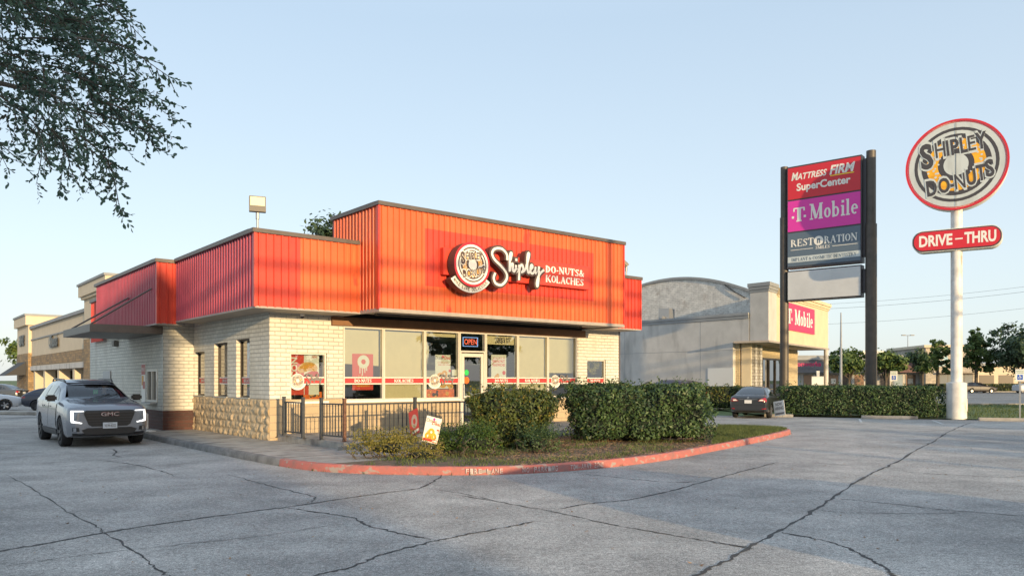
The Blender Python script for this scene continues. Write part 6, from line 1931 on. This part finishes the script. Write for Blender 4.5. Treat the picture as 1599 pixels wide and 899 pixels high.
def carbody(P):
    """half-section loft along x (front at 0), y to the left, wheel arches cut out"""
    n = 74; L = P['L']
    rings = []
    for i in range(n + 1):
        s = i / n
        x = L * (.5 - .5 * math.cos(math.pi * s)) * .55 + L * s * .45
        zb, ze, zt, w = (interp(P[k], x) for k in ('bot', 'belt', 'top', 'wid'))
        # smooth the tables a little
        zt = (zt + interp(P['top'], x - .06) + interp(P['top'], x + .06)) / 3
        g = max(0, min(1, (zt - ze - .05) / P['gh']))
        wr = (w - .14) * (1 - g) + P['roof'] * g
        h = ze - zb
        pts = [(0, zb), (.72 * w, zb), (w - .055, zb + .03), (w - .02, zb + .12), (w - .005, zb + h * .32), (w, zb + h * .52), (w - .012, zb + h * .72), (w - .03, ze - .07), (w - .055, ze - .012)]
        zs = zt - .075 * (.35 + .65 * g)
        y0, z0 = w - .085, ze + .012
        zs = max(zs, z0 + .004)
        pts += [(y0, z0)]
        for t in (.33, .66):
            pts.append((y0 + (wr - y0) * t + .018 * g * math.sin(math.pi * t), z0 + (zs - z0) * t))
        pts += [(wr, zs), (wr - .05, zs + (zt - zs) * .55), (wr * .72, zs + (zt - zs) * .86), (wr * .36, zt - .004), (0, zt)]
        rings.append([(x, y, z) for y, z in pts])
    k = len(rings[0])
    vs = [p for r_ in rings for p in r_] + [(x, -y, z) for r_ in rings for x, y, z in r_]
    N = (n + 1) * k
    fs = []
    for i in range(n):
        for j in range(k - 1):
            fs.append((i * k + j, i * k + j + 1, (i + 1) * k + j + 1, (i + 1) * k + j)[::-1])
            fs.append((N + i * k + j, N + i * k + j + 1, N + (i + 1) * k + j + 1, N + (i + 1) * k + j))
    fs.append(tuple(range(k)) + tuple(N + j for j in range(k - 2, 0, -1)))
    b = n * k
    fs.append(tuple([b + j for j in range(k)] + [N + b + j for j in range(k - 2, 0, -1)])[::-1])
    bm = bmesh.new()
    bv = [bm.verts.new(v) for v in vs]
    for f in fs:
        try: bm.faces.new([bv[i] for i in f])
        except ValueError: pass
    bmesh.ops.remove_doubles(bm, verts=bm.verts, dist=.0005)
    bmesh.ops.recalc_face_normals(bm, faces=bm.faces)
    me = bpy.data.meshes.new('body'); bm.to_mesh(me)
    bvh = BVHTree.FromBMesh(bm); bm.free()
    o = bpy.data.objects.new('body', me); COL.objects.link(o)
    cut = []
    for ax in P['axles']:
        for s_ in (-1, 1):
            m = MB(); r_ = P['tr'] + .065
            m.tube([(ax, s_ * (P['track'] - .22), P['tr']), (ax, s_ * 1.3, P['tr'])], r_, 28)
            c = m.build('arch_cut', M['trim']); cut.append(c)
            md = o.modifiers.new('arch', 'BOOLEAN'); md.operation = 'DIFFERENCE'; md.object = c; md.solver = 'EXACT'
    bpy.context.view_layer.update()
    dg = bpy.context.evaluated_depsgraph_get()
    me2 = bpy.data.meshes.new_from_object(o.evaluated_get(dg))
    bpy.data.objects.remove(o)
    for c in cut: bpy.data.objects.remove(c)
    me2.name = 'body'
    return me2, bvh


def patch(bvh, poly, axis, off=.006, res=.05, mirror=False, thick=True):
    """a panel given as a polygon in a view plane and pressed onto the body. axis 'side' (x,z), 'front' / 'rear' (y,z), 'top' (x,y)"""
    bm = bmesh.new()
    vs = [bm.verts.new((a, b, 0)) for a, b in poly]
    bm.faces.new(vs)
    for d in (0, 1):
        lo, hi = min(p[d] for p in poly), max(p[d] for p in poly)
        k = int((hi - lo) / res)
        for i in range(1, k + 1):
            co = [0, 0, 0]; co[d] = lo + (hi - lo) * i / (k + 1); no = [0, 0, 0]; no[d] = 1
            bmesh.ops.bisect_plane(bm, geom=bm.verts[:] + bm.edges[:] + bm.faces[:], plane_co=co, plane_no=no)
    bmesh.ops.triangulate(bm, faces=bm.faces)
    D = {'side': Vector((0, -1, 0)), 'sideR': Vector((0, 1, 0)), 'front': Vector((1, 0, 0)), 'rear': Vector((-1, 0, 0)), 'top': Vector((0, 0, -1))}[axis]
    P, ok = [], []
    for v in bm.verts:
        a, b = v.co.x, v.co.y
        o = {'side': Vector((a, 3, b)), 'sideR': Vector((a, -3, b)), 'front': Vector((-3, a, b)), 'rear': Vector((9, a, b)), 'top': Vector((a, b, 4))}[axis]
        hit, nn, _, _ = bvh.ray_cast(o, D)
        if hit is None:
            P.append(o + D * 3); ok.append(False)
        else:
            P.append(hit - D * off); ok.append(True)
    bm.verts.index_update()
    fs = [tuple(v.index for v in f.verts) for f in bm.faces if all(ok[v.index] for v in f.verts)]
    # face outwards
    out = []
    for f in fs:
        nn = (P[f[1]] - P[f[0]]).cross(P[f[2]] - P[f[0]])
        out.append(f if nn.dot(D) < 0 else f[::-1])
    bm.free()
    m = MB(); m.add([tuple(p) for p in P], out)
    return m


def wheel(parent, x, y, P, rim, side):
    t = P['tr']; w = P['tw']
    m = MB(); m.lathe([(t * .62, -w / 2), (t * .93, -w / 2), (t, -w / 2 + .035), (t, w / 2 - .035), (t * .93, w / 2), (t * .62, w / 2)], (0, 0, 0), 'Y', 36)
    wo = m.build('wheel', M['tyre'], parent=parent, smooth=50, loc=(x, y, t))
    m = MB(); s = side; r = t * .66
    m.lathe([(r, 0), (r, s * w * .46), (r * .93, s * w * .50), (r * .90, s * w * .30), (0.0, s * w * .26)], (0, 0, 0), 'Y', 30, 1)
    for k in range(5):
        for d in (-.13, .13):
            a = 2 * math.pi * k / 5 + d
            c = Vector((math.cos(a), 0, math.sin(a))); q = Vector((-math.sin(a), 0, math.cos(a))) * .022
            y0 = s * w * .33
            A_ = c * .05; B_ = c * r * .93
            m.prism([tuple(A_ - q + Vector((0, y0, 0))), tuple(B_ - q * .8 + Vector((0, y0 + s * .02, 0))), tuple(B_ + q * .8 + Vector((0, y0 + s * .02, 0))), tuple(A_ + q + Vector((0, y0, 0)))], (0, s * .035, 0), 0)
    m.lathe([(.06, s * w * .30), (.06, s * w * .47), (0, s * w * .48)], (0, 0, 0), 'Y', 16, 0)
    m.build('rim', [rim, M['trim']], parent=wo)


def mk_part(name, mb, mat, parent, smooth=40):
    return mb.build(name, mat, parent=parent, smooth=smooth)


_body = {}
def car(P, name, label, cat, loc, rz, paint, kind, rim='rim', group=None, plate=None, lod=0):
    t = thing(name, label, cat, loc, rz, group)
    key = id(P)
    if key not in _body: _body[key] = carbody(P)
    me, bvh = _body[key]
    me = me.copy()
    me.materials.clear(); me.materials.append(paint); me.materials.append(M['trim'])
    me.polygons.foreach_set('use_smooth', [True] * len(me.polygons)); me.set_sharp_from_angle(angle=R(32))
    boxuv(me)
    b = bpy.data.objects.new('body', me); COL.objects.link(b); b.parent = t
    L = P['L']; W = P['wid'][3][1]
    for ax in P['axles']:
        for s_ in (-1, 1):
            wheel(t, ax, s_ * P['track'], P, M[rim], s_)
    m = MB()      # dark inner arches and floor
    m.box(.35, L - .4, -P['track'] + .24, P['track'] - .24, .26, .62); mk_part('underbody', m, M['trim'], t, False)
    return t, b, bvh


def sym(fn):
    for s_ in (1, -1): fn(s_)


def side_patch(bvh, poly, s_, **k):
    m = patch(bvh, poly, 'side' if s_ > 0 else 'sideR', **k)
    return m


def suv(name, label, loc, rz, paint, full=True, plate=None, P=SUVP, group=None, rim='rim', cat='suv', driver=False, glass=None):
    t, b, bvh = car(P, name, label, cat, loc, rz, paint, 'suv', rim, group)
    L = P['L']; k = L / 5.18; bel = lambda x: interp(P['belt'], x); tp = lambda x: interp(P['top'], x)
    G = glass or M['car_glass']
    cut = []
    for s_ in (1, -1):
        zt = lambda x: tp(x) - .16
        p1 = [(1.70 * k, bel(1.7 * k) + .05), (2.62 * k, bel(2.6 * k) + .05), (2.62 * k, zt(2.62 * k) - .0), (2.38 * k, zt(2.38 * k) - .02), (2.0 * k, zt(2.0 * k) - .06)]
        p2 = [(2.68 * k, bel(2.68 * k) + .05), (3.62 * k, bel(3.6 * k) + .05), (3.62 * k, zt(3.62 * k)), (2.68 * k, zt(2.68 * k))]
        p3 = [(3.69 * k, bel(3.69 * k) + .05), (4.62 * k, bel(4.6 * k) + .09), (4.40 * k, zt(4.4 * k) - .02), (3.69 * k, zt(3.69 * k))]
        for p in (p1, p2, p3):
            mk_part('side_window', side_patch(bvh, p, s_, off=.007), G, t)
        # doors with a handle each, rocker cladding
        for (xa, xb) in ((1.52 * k, 2.66 * k), (2.69 * k, 3.66 * k)):
            zb = .50
            d = mk_part('door', side_patch(bvh, [(xa, zb), (xb, zb), (xb, bel(xb) - .03), (xa + .02, bel(xa) - .03)], s_, off=.010, res=.08), paint, t)
            q = side_patch(bvh, [(xb - .30, .93 * P['belt'][4][1] - .09), (xb - .09, .93 * P['belt'][4][1] - .09), (xb - .09, .93 * P['belt'][4][1] - .055), (xb - .30, .93 * P['belt'][4][1] - .055)], s_, off=.034)
            mk_part('handle', q, M['trim'] if full else paint, d)
        for xg in (1.50 * k, 2.675 * k, 3.68 * k):
            mk_part('door_gap', side_patch(bvh, [(xg - .009, .47), (xg + .009, .47), (xg + .009, bel(xg) - .01), (xg - .009, bel(xg) - .01)], s_, off=.012), M['trim'], t)
        mk_part('rocker_cladding', side_patch(bvh, [(1.46 * k, .27), (3.58 * k, .27), (3.58 * k, .43), (1.46 * k, .43)], s_, off=.018), M['trim'], t)
        x0 = 1.72 * k; y0 = s_ * (interp(P['wid'], x0) - .06)
        m = MB(); m.box(x0 - .09, x0 + .10, y0 + (0 if s_ > 0 else -.26), y0 + (.26 if s_ > 0 else 0), bel(x0) + .02, bel(x0) + .19); m.build('mirror', M['trim'], parent=t, bevel=.04)
        if full:
            m = MB(); m.tube([(2.5 * k, s_ * .60, tp(2.5 * k) - .01), (2.65 * k, s_ * .61, tp(2.6 * k) + .03), (4.2 * k, s_ * .61, tp(4.2 * k) + .035), (4.4 * k, s_ * .60, tp(4.4 * k) - .01)], .022, 6); mk_part('roof_rail', m, M['trim'], t)
    ws = [(-.70, tp(1.40 * k) + .01), (.70, tp(1.40 * k) + .01), (.62, tp(2.25 * k) - .045), (-.62, tp(2.25 * k) - .045)]
    if driver:      # open the body behind the windscreen and the front side windows, and furnish the cabin
        bm = bmesh.new(); bm.from_mesh(b.data)
        for f in list(bm.faces):
            c = f.calc_center_median(); n_ = f.normal
            e0, e1 = 1.50, 2.22
            if e0 < c.x < e1 and abs(c.y) < .70 - .12 * (c.x - e0) and n_.z > .2 and c.z > 1.15: bm.faces.remove(f)
        bm.to_mesh(b.data); bm.free()
        m = MB(); m.box(1.40, 1.95, -.74, .74, .80, 1.10); mk_part('dashboard', m, M['cabin'], t, False)
        for s_ in (1, -1):
            m = MB(); m.box(2.45, 2.95, s_ * .40 - .24, s_ * .40 + .24, .62, .78); m.prism([(2.85, s_ * .40 - .24, .76), (2.98, s_ * .40 - .24, .76), (3.16, s_ * .40 - .24, 1.36), (3.05, s_ * .40 - .24, 1.36)], (0, .48, 0)); m.box(3.06, 3.15, s_ * .40 - .12, s_ * .40 + .12, 1.39, 1.55)
            mk_part('seat', m, M['cabin'], t, False)
        m = MB(); m.box(1.4, 4.6, -.80, .80, .60, .63); m.box(4.2, 4.25, -.75, .75, .6, 1.5); m.box(2.3, 4.2, -.6, .6, 1.66, 1.675)
        for s_ in (1, -1): m.box(1.5, 4.3, s_ * .86 - .01, s_ * .86 + .01, .6, 1.12)
        mk_part('cabin_lining', m, M['cabin'], t, False)
        m = MB(); m.box(1.98, 2.02, -.12, .12, 1.47, 1.53); mk_part('rear_view_mirror', m, M['trim'], t, False)
    mk_part('windscreen', patch(bvh, ws, 'front', off=.008), M['car_glass_clear'] if driver else G, t)
    rw = [(-.62, bel(L * .96) + .06), (.62, bel(L * .96) + .06), (.52, tp(L * .92) - .06), (-.52, tp(L * .92) - .06)]
    mk_part('rear_window', patch(bvh, rw, 'rear', off=.008), G, t)
    for s_ in (1, -1):
        q = patch(bvh, [(s_ * .52, .98 * k), (s_ * .88, .96 * k), (s_ * .88, 1.10 * k), (s_ * .60, 1.08 * k)], 'rear', off=.01); mk_part('tail_light', q, M['tail'], t)
    mk_part('rear_bumper', patch(bvh, [(-.8, .38), (.8, .38), (.82, .58), (-.82, .58)], 'rear', off=.012), M['trim'], t)
    mk_part('rear_plate', patch(bvh, [(-.16, .78), (.16, .78), (.16, .93), (-.16, .93)], 'rear', off=.02), M['plate'], t)
    if full:
        F = lambda poly, off, res=.05: patch(bvh, poly, 'front', off=off, res=res)
        # upright grille with bars, badge letters
        gp = [(-.50, .60), (-.42, .545), (.42, .545), (.50, .60), (.60, .86), (.60, .93), (.55, .965), (-.55, .965), (-.60, .93), (-.60, .86)]
        gr = mk_part('grille', F(gp, .012), M['trim'], t)
        m = MB()
        for z in (.62, .69, .76, .83, .90):
            w_ = .46 + (z - .55) * .30
            q = F([(-w_, z - .008), (w_, z - .008), (w_, z + .012), (-w_, z + .012)], .03); m.add(q.v, q.f)
        mk_part('grille_bars', m, pm('bar_dark', (.06, .06, .065), .3, metal=.8), gr, False)
        m = MB(); m.text('GMC', (-.045, 0, .815), (0, -1, 0), (0, 0, 1), .10, .44, bold=.045, off=0, mi=0)
        m.v = [(x_, y_, z_) for x_, y_, z_ in m.v]; m.text('GMC', (-.052, 0, .818), (0, -1, 0), (0, 0, 1), .088, .42, bold=.0, off=0, mi=1)
        mk_part('badge', m, [pm('badge_red', (.16, .03, .04), .3), M['chrome']], gr, False)
        m = MB()
        for z in (.62, .69, .76, .83, .90):
            pass
        for s_ in (1, -1):
            # headlight surround, bright C-shaped lamp, fog lamp pocket
            hs = mk_part('headlight', F([(s_ * .62, .62), (s_ * .86, .66), (s_ * .90, .96), (s_ * .64, .955)], .010), paint, t)
            q = F([(s_ * .64, .875), (s_ * .82, .875), (s_ * .82, .925), (s_ * .64, .925)], .016); mk_part('lens', q, M['lens'], hs)
            m = MB()
            for pl in ([(s_ * .60, .935), (s_ * .89, .935), (s_ * .89, .965), (s_ * .62, .960)], [(s_ * .84, .70), (s_ * .895, .70), (s_ * .895, .935), (s_ * .835, .935)], [(s_ * .64, .645), (s_ * .66, .625), (s_ * .89, .66), (s_ * .885, .70), (s_ * .83, .70)]):
                q = F(pl, .022, .03); m.add(q.v, q.f)
            mk_part('day_running_lamp', m, M['drl'], hs, False)
            q = F([(s_ * .70, .42), (s_ * .86, .43), (s_ * .86, .53), (s_ * .72, .53)], .014); fg = mk_part('fog_pocket', q, M['trim'], t)
            q = F([(s_ * .78, .43), (s_ * .84, .43), (s_ * .84, .52), (s_ * .78, .52)], .022); mk_part('fog_lamp', q, M['chrome'], fg)
        lb = mk_part('lower_grille', F([(-.60, .38), (.60, .38), (.66, .46), (.52, .51), (-.52, .51), (-.66, .46)], .014), M['trim'], t)
        m = MB()
        for z in (.41, .44, .47):
            q = F([(-.5, z), (.5, z), (.5, z + .008), (-.5, z + .008)], .026); m.add(q.v, q.f)
        mk_part('bars', m, M['rim'], lb, False)
        mk_part('front_skirt', F([(-.84, .30), (.84, .30), (.86, .38), (-.86, .38)], .016), M['trim'], t)
        q = F([(-.17, .49), (.17, .49), (.17, .645), (-.17, .645)], .05); pl = mk_part('licence_plate', q, M['plate'], t, False)
        xs = min(v[0] for v in q.v)
        m = MB(); m.text('VLW-6322', (xs - .008, 0, .53), (0, -1, 0), (0, 0, 1), .07, .27, bold=.02, off=0); m.text('TEXAS', (xs - .008, 0, .615), (0, -1, 0), (0, 0, 1), .02, .12, off=0); mk_part('plate_print', m, M['vinyl_grey'], pl, False)
        # bonnet creases
        for s_ in (1, -1):
            q = patch(bvh, [(.25, s_ * .52), (1.35, s_ * .62), (1.35, s_ * .60), (.25, s_ * .50)], 'top', off=.012); mk_part('bonnet_crease', q, paint, t)
            m = MB(); m.tube([(1.36, s_ * .1 + .1, tp(1.38) + .01), (1.62, s_ * .1 - .45, tp(1.62) + .015)], .010, 4); mk_part('wiper', m, M['trim'], t)
    return t, bvh


# the grey SUV in the drive-through lane, nose towards the lot
fx, fy = -3.33, 3.4
HEAD = YAW + R(90)      # local +x points to the rear, away from the camera
c0 = bw(fx, fy - .98, 0)
suv_t, suv_bvh = suv('suv', 'grey SUV with lit headlights and black grille in the drive-through lane', tuple(c0), HEAD, carpaint('grey_paint', (.235, .25, .28), .3, .22), True, driver=True)
# green tag hanging in the windscreen, seats
m = MB(); m.box(1.95, 1.96, -.12, .0, 1.36, 1.47); m.text('DF', (1.945, -.06, 1.38), (0, -1, 0), (0, 0, 1), .05, .08, mi=1, off=.0)
mk_part('windscreen_tag', m, [M['green'], M['paper_white']], suv_t, False)


def person_driver(parent_loc, rz):
    """seated driver grown from one skeleton with a skin modifier"""
    t = thing('person', 'person in a dark top seated at the steering wheel of the grey SUV', 'person', parent_loc, rz)
    me = bpy.data.meshes.new('body')
    # x towards the rear of the car, y to the driver's left, z up
    V = [((.0, 0, 0), .15), ((.06, 0, .22), .14), ((.05, 0, .42), .155), ((.03, 0, .52), .10), ((.01, 0, .60), .052), ((-.005, 0, .655), .065), ((-.01, 0, .74), .085), ((-.012, 0, .82), .06),
         ((.03, .18, .47), .065), ((-.10, .25, .27), .048), ((-.36, .17, .33), .036), ((-.43, .14, .36), .032),
         ((.03, -.18, .47), .065), ((-.10, -.25, .27), .048), ((-.36, -.17, .33), .036), ((-.43, -.14, .36), .032),
         ((-.12, .10, -.02), .09), ((-.44, .13, .06), .07), ((-.62, .13, -.30), .05), ((-.12, -.10, -.02), .09), ((-.44, -.13, .06), .07), ((-.62, -.13, -.30), .05)]
    E_ = [(0, 1), (1, 2), (2, 3), (3, 4), (4, 5), (5, 6), (6, 7), (2, 8), (8, 9), (9, 10), (10, 11), (2, 12), (12, 13), (13, 14), (14, 15), (0, 16), (16, 17), (17, 18), (0, 19), (19, 20), (20, 21)]
    nf = len(V)
    for s_, h in ((1, 11), (-1, 15)):       # five fingers a hand, curled on the wheel rim
        for k in range(5):
            b = Vector(V[h][0]); y = (k - 2) * .015
            V.append(((b.x - .035, b.y + y, b.z + .02), .009)); V.append(((b.x - .06, b.y + y - s_ * .005, b.z + .035 - .004 * abs(k - 2)), .008)); V.append(((b.x - .06, b.y + y - s_ * .02, b.z + .005), .007))
            i = len(V) - 3; E_ += [(h, i), (i, i + 1), (i + 1, i + 2)]
    me.from_pydata([v for v, r_ in V], E_, [])
    o = bpy.data.objects.new('body', me); COL.objects.link(o)
    md = o.modifiers.new('skin', 'SKIN'); sv = me.skin_vertices[0].data
    for i, (v, r_) in enumerate(V): sv[i].radius = (r_, r_ * (1.25 if i in (1, 2) else 1))
    sv[0].use_root = True
    o.modifiers.new('sub', 'SUBSURF').levels = 2
    bpy.context.view_layer.update()
    m2 = bpy.data.meshes.new_from_object(o.evaluated_get(bpy.context.evaluated_depsgraph_get()))
    bpy.data.objects.remove(o)
    # face: nose, brow, eye hollows pressed into the head
    for v in m2.vertices:
        c = v.co
        if c.z > .60 and c.x < -.04:
            d = math.exp(-((c.y / .016) ** 2 + ((c.z - .715) / .022) ** 2)); c.x -= .026 * d
            for s_ in (-1, 1): c.x += .012 * math.exp(-(((c.y - s_ * .032) / .016) ** 2 + ((c.z - .748) / .013) ** 2))
            c.x -= .006 * math.exp(-((c.y / .03) ** 2 + ((c.z - .675) / .008) ** 2))
    m2.materials.append(pm('skin', (.52, .32, .22), .5)); m2.materials.append(pm('dark_top', (.05, .055, .07), .85))
    for p in m2.polygons:
        c = p.center; p.material_index = 0 if (c.z > .575 or c.x < -.30 and c.z > .2) else 1
        p.use_smooth = True
    b = bpy.data.objects.new('body', m2); COL.objects.link(b); b.parent = t
    m = MB(); m.lathe([(0, .115), (.05, .105), (.085, .06), (.098, .01), (.095, -.03), (.08, -.06)], (.022, 0, .755), 'Z', 20)
    m.v = [(x_ if x_ > -.055 or z_ > .80 else -.055, y_, z_) for x_, y_, z_ in m.v]
    h = m.build('hair', pm('hair', (.03, .02, .014), .7), parent=t, smooth=True)
    for s_ in (-1, 1):
        m = MB(); m.lathe([(0, -.008), (.006, -.006), (.0085, 0), (.006, .006), (0, .008)], (-.083, s_ * .032, .748), 'X', 10); m.build('eye', M['vinyl_white'] if False else M['black'], parent=t, smooth=True)
        m = MB(); m.lathe([(0, -.012), (.02, -.01), (.028, 0), (.02, .008), (0, .01)], (.0, s_ * .088, .735), 'Y', 10); m.build('ear', bpy.data.materials['skin'], parent=t, smooth=True)


person_driver(tuple(bw(fx, fy - .98, 0) + Matrix.Rotation(HEAD, 3, 'Z') @ Vector((2.55, -.40, .78))), HEAD)
t = thing('steering_wheel', 'black steering wheel held by the driver of the grey SUV', 'steering wheel', tuple(bw(fx, fy - .98, 0) + Matrix.Rotation(HEAD, 3, 'Z') @ Vector((2.07, -.40, 1.12))), HEAD)
t = t if False else t
m = MB()
ring = [(.06 * math.sin(a) * 1.0, .185 * math.cos(a), .175 * math.sin(a)) for a in [2 * math.pi * i / 24 for i in range(25)]]
m.tube(ring, .014, 6); m.tube([(0, -.17, 0), (0, .17, 0)], .012, 5); m.tube([(0, 0, 0), (.0, 0, -.16)], .012, 5); m.build('rim', M['black'], parent=t)

# dark saloon parked by the hedge, seen from behind
sedp = carpaint('charcoal_paint', (.055, .06, .068))
hd = math.radians(90 - 21) + math.pi
def sedan(name, label, loc, rz, paint, group=None, P=SEDP, rear=True, rim='rim_s', cat='saloon car'):
    t, b, bvh = car(P, name, label, cat, loc, rz, paint, 'sedan', rim, group)
    L = P['L']; bel = lambda x: interp(P['belt'], x); tp = lambda x: interp(P['top'], x)
    for s_ in (1, -1):
        zt = lambda x: tp(x) - .13
        for p in ([(1.62, bel(1.6) + .05), (2.38, bel(2.4) + .05), (2.38, zt(2.38)), (2.12, zt(2.12) - .01), (1.95, zt(1.95) - .03)], [(2.45, bel(2.45) + .05), (3.30, bel(3.3) + .06), (3.28, zt(3.28) - .01), (2.9, zt(2.9)), (2.45, zt(2.45))], [(3.35, bel(3.35) + .07), (3.66, bel(3.66) + .08), (3.38, zt(3.38) - .02)]):
            mk_part('side_window', side_patch(bvh, p, s_, off=.007), M['car_glass'], t)
        for xa, xb in ((1.42, 2.40), (2.43, 3.30)):
            d = mk_part('door', side_patch(bvh, [(xa, .36), (xb, .36), (xb, bel(xb) - .03), (xa, bel(xa) - .03)], s_, off=.009, res=.08), paint, t)
            mk_part('handle', side_patch(bvh, [(xb - .25, .80), (xb - .08, .80), (xb - .08, .83), (xb - .25, .83)], s_, off=.03), paint, d)
        y0 = s_ * .80
        m = MB(); m.box(1.52, 1.68, y0 + (0 if s_ > 0 else -.20), y0 + (.20 if s_ > 0 else 0), .98, 1.11); mk_part('mirror', m, paint, t, False)
        tl_ = mk_part('tail_light', patch(bvh, [(s_ * .42, .80), (s_ * .80, .76), (s_ * .80, .93), (s_ * .74, .955), (s_ * .56, .90)], 'rear', off=.012), M['tail'], t)
        q = patch(bvh, [(s_ * .46, .81), (s_ * .66, .80), (s_ * .68, .86), (s_ * .56, .87)], 'rear', off=.018); mk_part('reverse_lens', q, M['sign_white'], tl_)
        mk_part('headlight', patch(bvh, [(s_ * .40, .56), (s_ * .72, .58), (s_ * .74, .70), (s_ * .5, .66)], 'front', off=.012), M['lens'], t)
        mk_part('reflector', patch(bvh, [(s_ * .58, .42), (s_ * .78, .44), (s_ * .78, .48), (s_ * .6, .46)], 'rear', off=.014), M['tail'], t)
    mk_part('windscreen', patch(bvh, [(-.64, tp(1.22) + .01), (.64, tp(1.22) + .01), (.53, tp(2.1) - .05), (-.53, tp(2.1) - .05)], 'front', off=.008), M['car_glass'], t)
    mk_part('rear_window', patch(bvh, [(-.62, 1.10), (.62, 1.10), (.50, 1.375), (-.50, 1.375)], 'rear', off=.008), M['car_glass'], t)
    mk_part('boot_trim', patch(bvh, [(-.42, .855), (.42, .855), (.42, .885), (-.42, .885)], 'rear', off=.016), M['chrome'], t)
    m = MB(); m.lathe([(.0, L + .012), (.05, L + .01), (.05, L - .05)], (0, 0, .93), 'X', 16); m.lathe([(.025, L + .016), (.035, L + .016)], (0, 0, .93), 'X', 16); mk_part('badge', m, M['chrome'], t)
    pl = mk_part('licence_plate', patch(bvh, [(-.16, .69), (.16, .69), (.16, .84), (-.16, .84)], 'rear', off=.02), M['plate'], t)
    mk_part('bumper_seam', patch(bvh, [(-.78, .60), (.78, .60), (.78, .61), (-.78, .61)], 'rear', off=.006), M['trim'], t)
    mk_part('rear_skirt', patch(bvh, [(-.66, .30), (.66, .30), (.70, .38), (-.70, .38)], 'rear', off=.01), M['trim'], t)
    mk_part('lower_grille', patch(bvh, [(-.5, .32), (.5, .32), (.55, .46), (-.55, .46)], 'front', off=.01), M['trim'], t)
    return t


ax = Vector((math.cos(R(63)), math.sin(R(63)), 0))
rearc = Vector((10.75, 35.1, 0))
sedan('saloon_car', 'charcoal saloon parked facing the hedge, seen from behind', tuple(rearc + ax * 4.55 - ax * .0), R(63) + math.pi, sedp)
# other cars: nose direction is -x of the model
def place(fn, name, label, xy, nose_deg, paint, **k):
    rz = R(nose_deg) + math.pi
    f = Vector((*xy, 0)) + Vector((math.cos(R(nose_deg)), math.sin(R(nose_deg)), 0)) * (k['P']['L'] / 2)
    return fn(name, label, tuple(f), rz, paint, **k)


place(suv, 'crossover_car', 'dark blue crossover with a red tail lamp parked behind the grey SUV', (-26.2, 44.4), 8, carpaint('navy_paint', (.035, .04, .06)), full=False, P=CUVP, cat='car')
place(sedan, 'saloon_car', 'grey saloon far off at the left edge beyond the crossover', (-40.2, 60), 178, carpaint('dim_paint', (.10, .105, .11)), P=SEDP)
place(sedan, 'saloon_car', 'white car nose cut off by the left edge of the picture', (-30.4, 43.6), 40, carpaint('white_car_paint', (.62, .63, .65), .0), P=SEDP)
place(suv, 'suv', 'dark maroon SUV whose roof shows above the hedge by the grey wall', (9.4, 46.6), 118, carpaint('maroon_paint', (.055, .022, .028)), full=False, P=SUVP)
place(sedan, 'saloon_car', 'black saloon driving on the road right of the white pole', (62.8, 104), 0, pm('black_car_paint', (.018, .016, .02), .45), P=SEDP)
place(suv, 'suv', 'white SUV on the road cut off by the right edge of the picture', (69.9, 103), 178, carpaint('white_car_paint', (.62, .63, .65), .0), full=False, P=SUVP)

[o for o in bpy.data.objects if o.name == 'crossover_car'][0].scale = (.84, .84, .82)
m = MB(); m.prism([(-27.2, 39.2, 0), (-22.6, 38.0, 0), (-22.2, 39.4, 0), (-26.8, 40.6, 0)], (0, 0, .16)); tag(m.build('traffic_island', M['concrete'], bevel=.04), kind='structure')

# ================================================================== unseen shadow casters: added SUV and building, poles and trees
place(suv, 'suv', 'unseen silver SUV added outside the view to shade the lot and kerb', tuple(bw(.95, -21.8))[:2], math.degrees(YAW), carpaint('silver_paint', (.35, .36, .37)), full=False, P=SUVP)  # added for its shadow band across the lot and red kerb
OBD = thing('shade_building', 'unseen tall plain building added behind the camera to shade the drive-through side', 'building', bw(-13.4, -75), YAW)  # added out of view, sized so its shadow edge meets the shop corner
m = MB(); m.box(-75, 0, -5, 0, 0, 15.6); m.build('wall', M['mall_cream'], parent=OBD)
m = MB(); m.box(-75.2, .05, -5.2, .15, 15.6, 15.9); m.build('coping', M['stucco_d'], parent=OBD)
for k in range(12):
    m = MB(); m.box(-5.5 - k * 6, -1.2 - k * 6, .02, .08, .3, 3.4); m.build('window', M['bronze'], parent=OBD)
a_, b_, c_ = bw(-62, -40), bw(5.3, -40), bw(72, -40)
wires('utility poles with heavy cables along the street behind the photographer', [(a_.x, a_.y, 11.85), (b_.x, b_.y, 12.15), (c_.x, c_.y, 12.35)], .085, .25, ((-2.15, 1), (-2.85, 1.1)))
for i, (u, v, h, r_) in enumerate(((9.5, -62, 8.2, 4.2), (20, -52, 7.6, 3.8), (30, -66, 9.0, 4.6), (42, -50, 8.2, 4.2), (54, -60, 9.5, 4.8))):
    p = bw(u, v)
    tree('street_tree', 'round street tree behind the photographer, number %s from the shop' % ('one', 'two', 'three', 'four', 'five')[i] if False else 'round leafy tree in the row across the street behind the photographer', p.x, p.y, h, lobes(rT, 6, r_, h * .28, h * .66), 1700, .34, M['tree_dark'], seed=40 + i, group='trees behind the photographer')
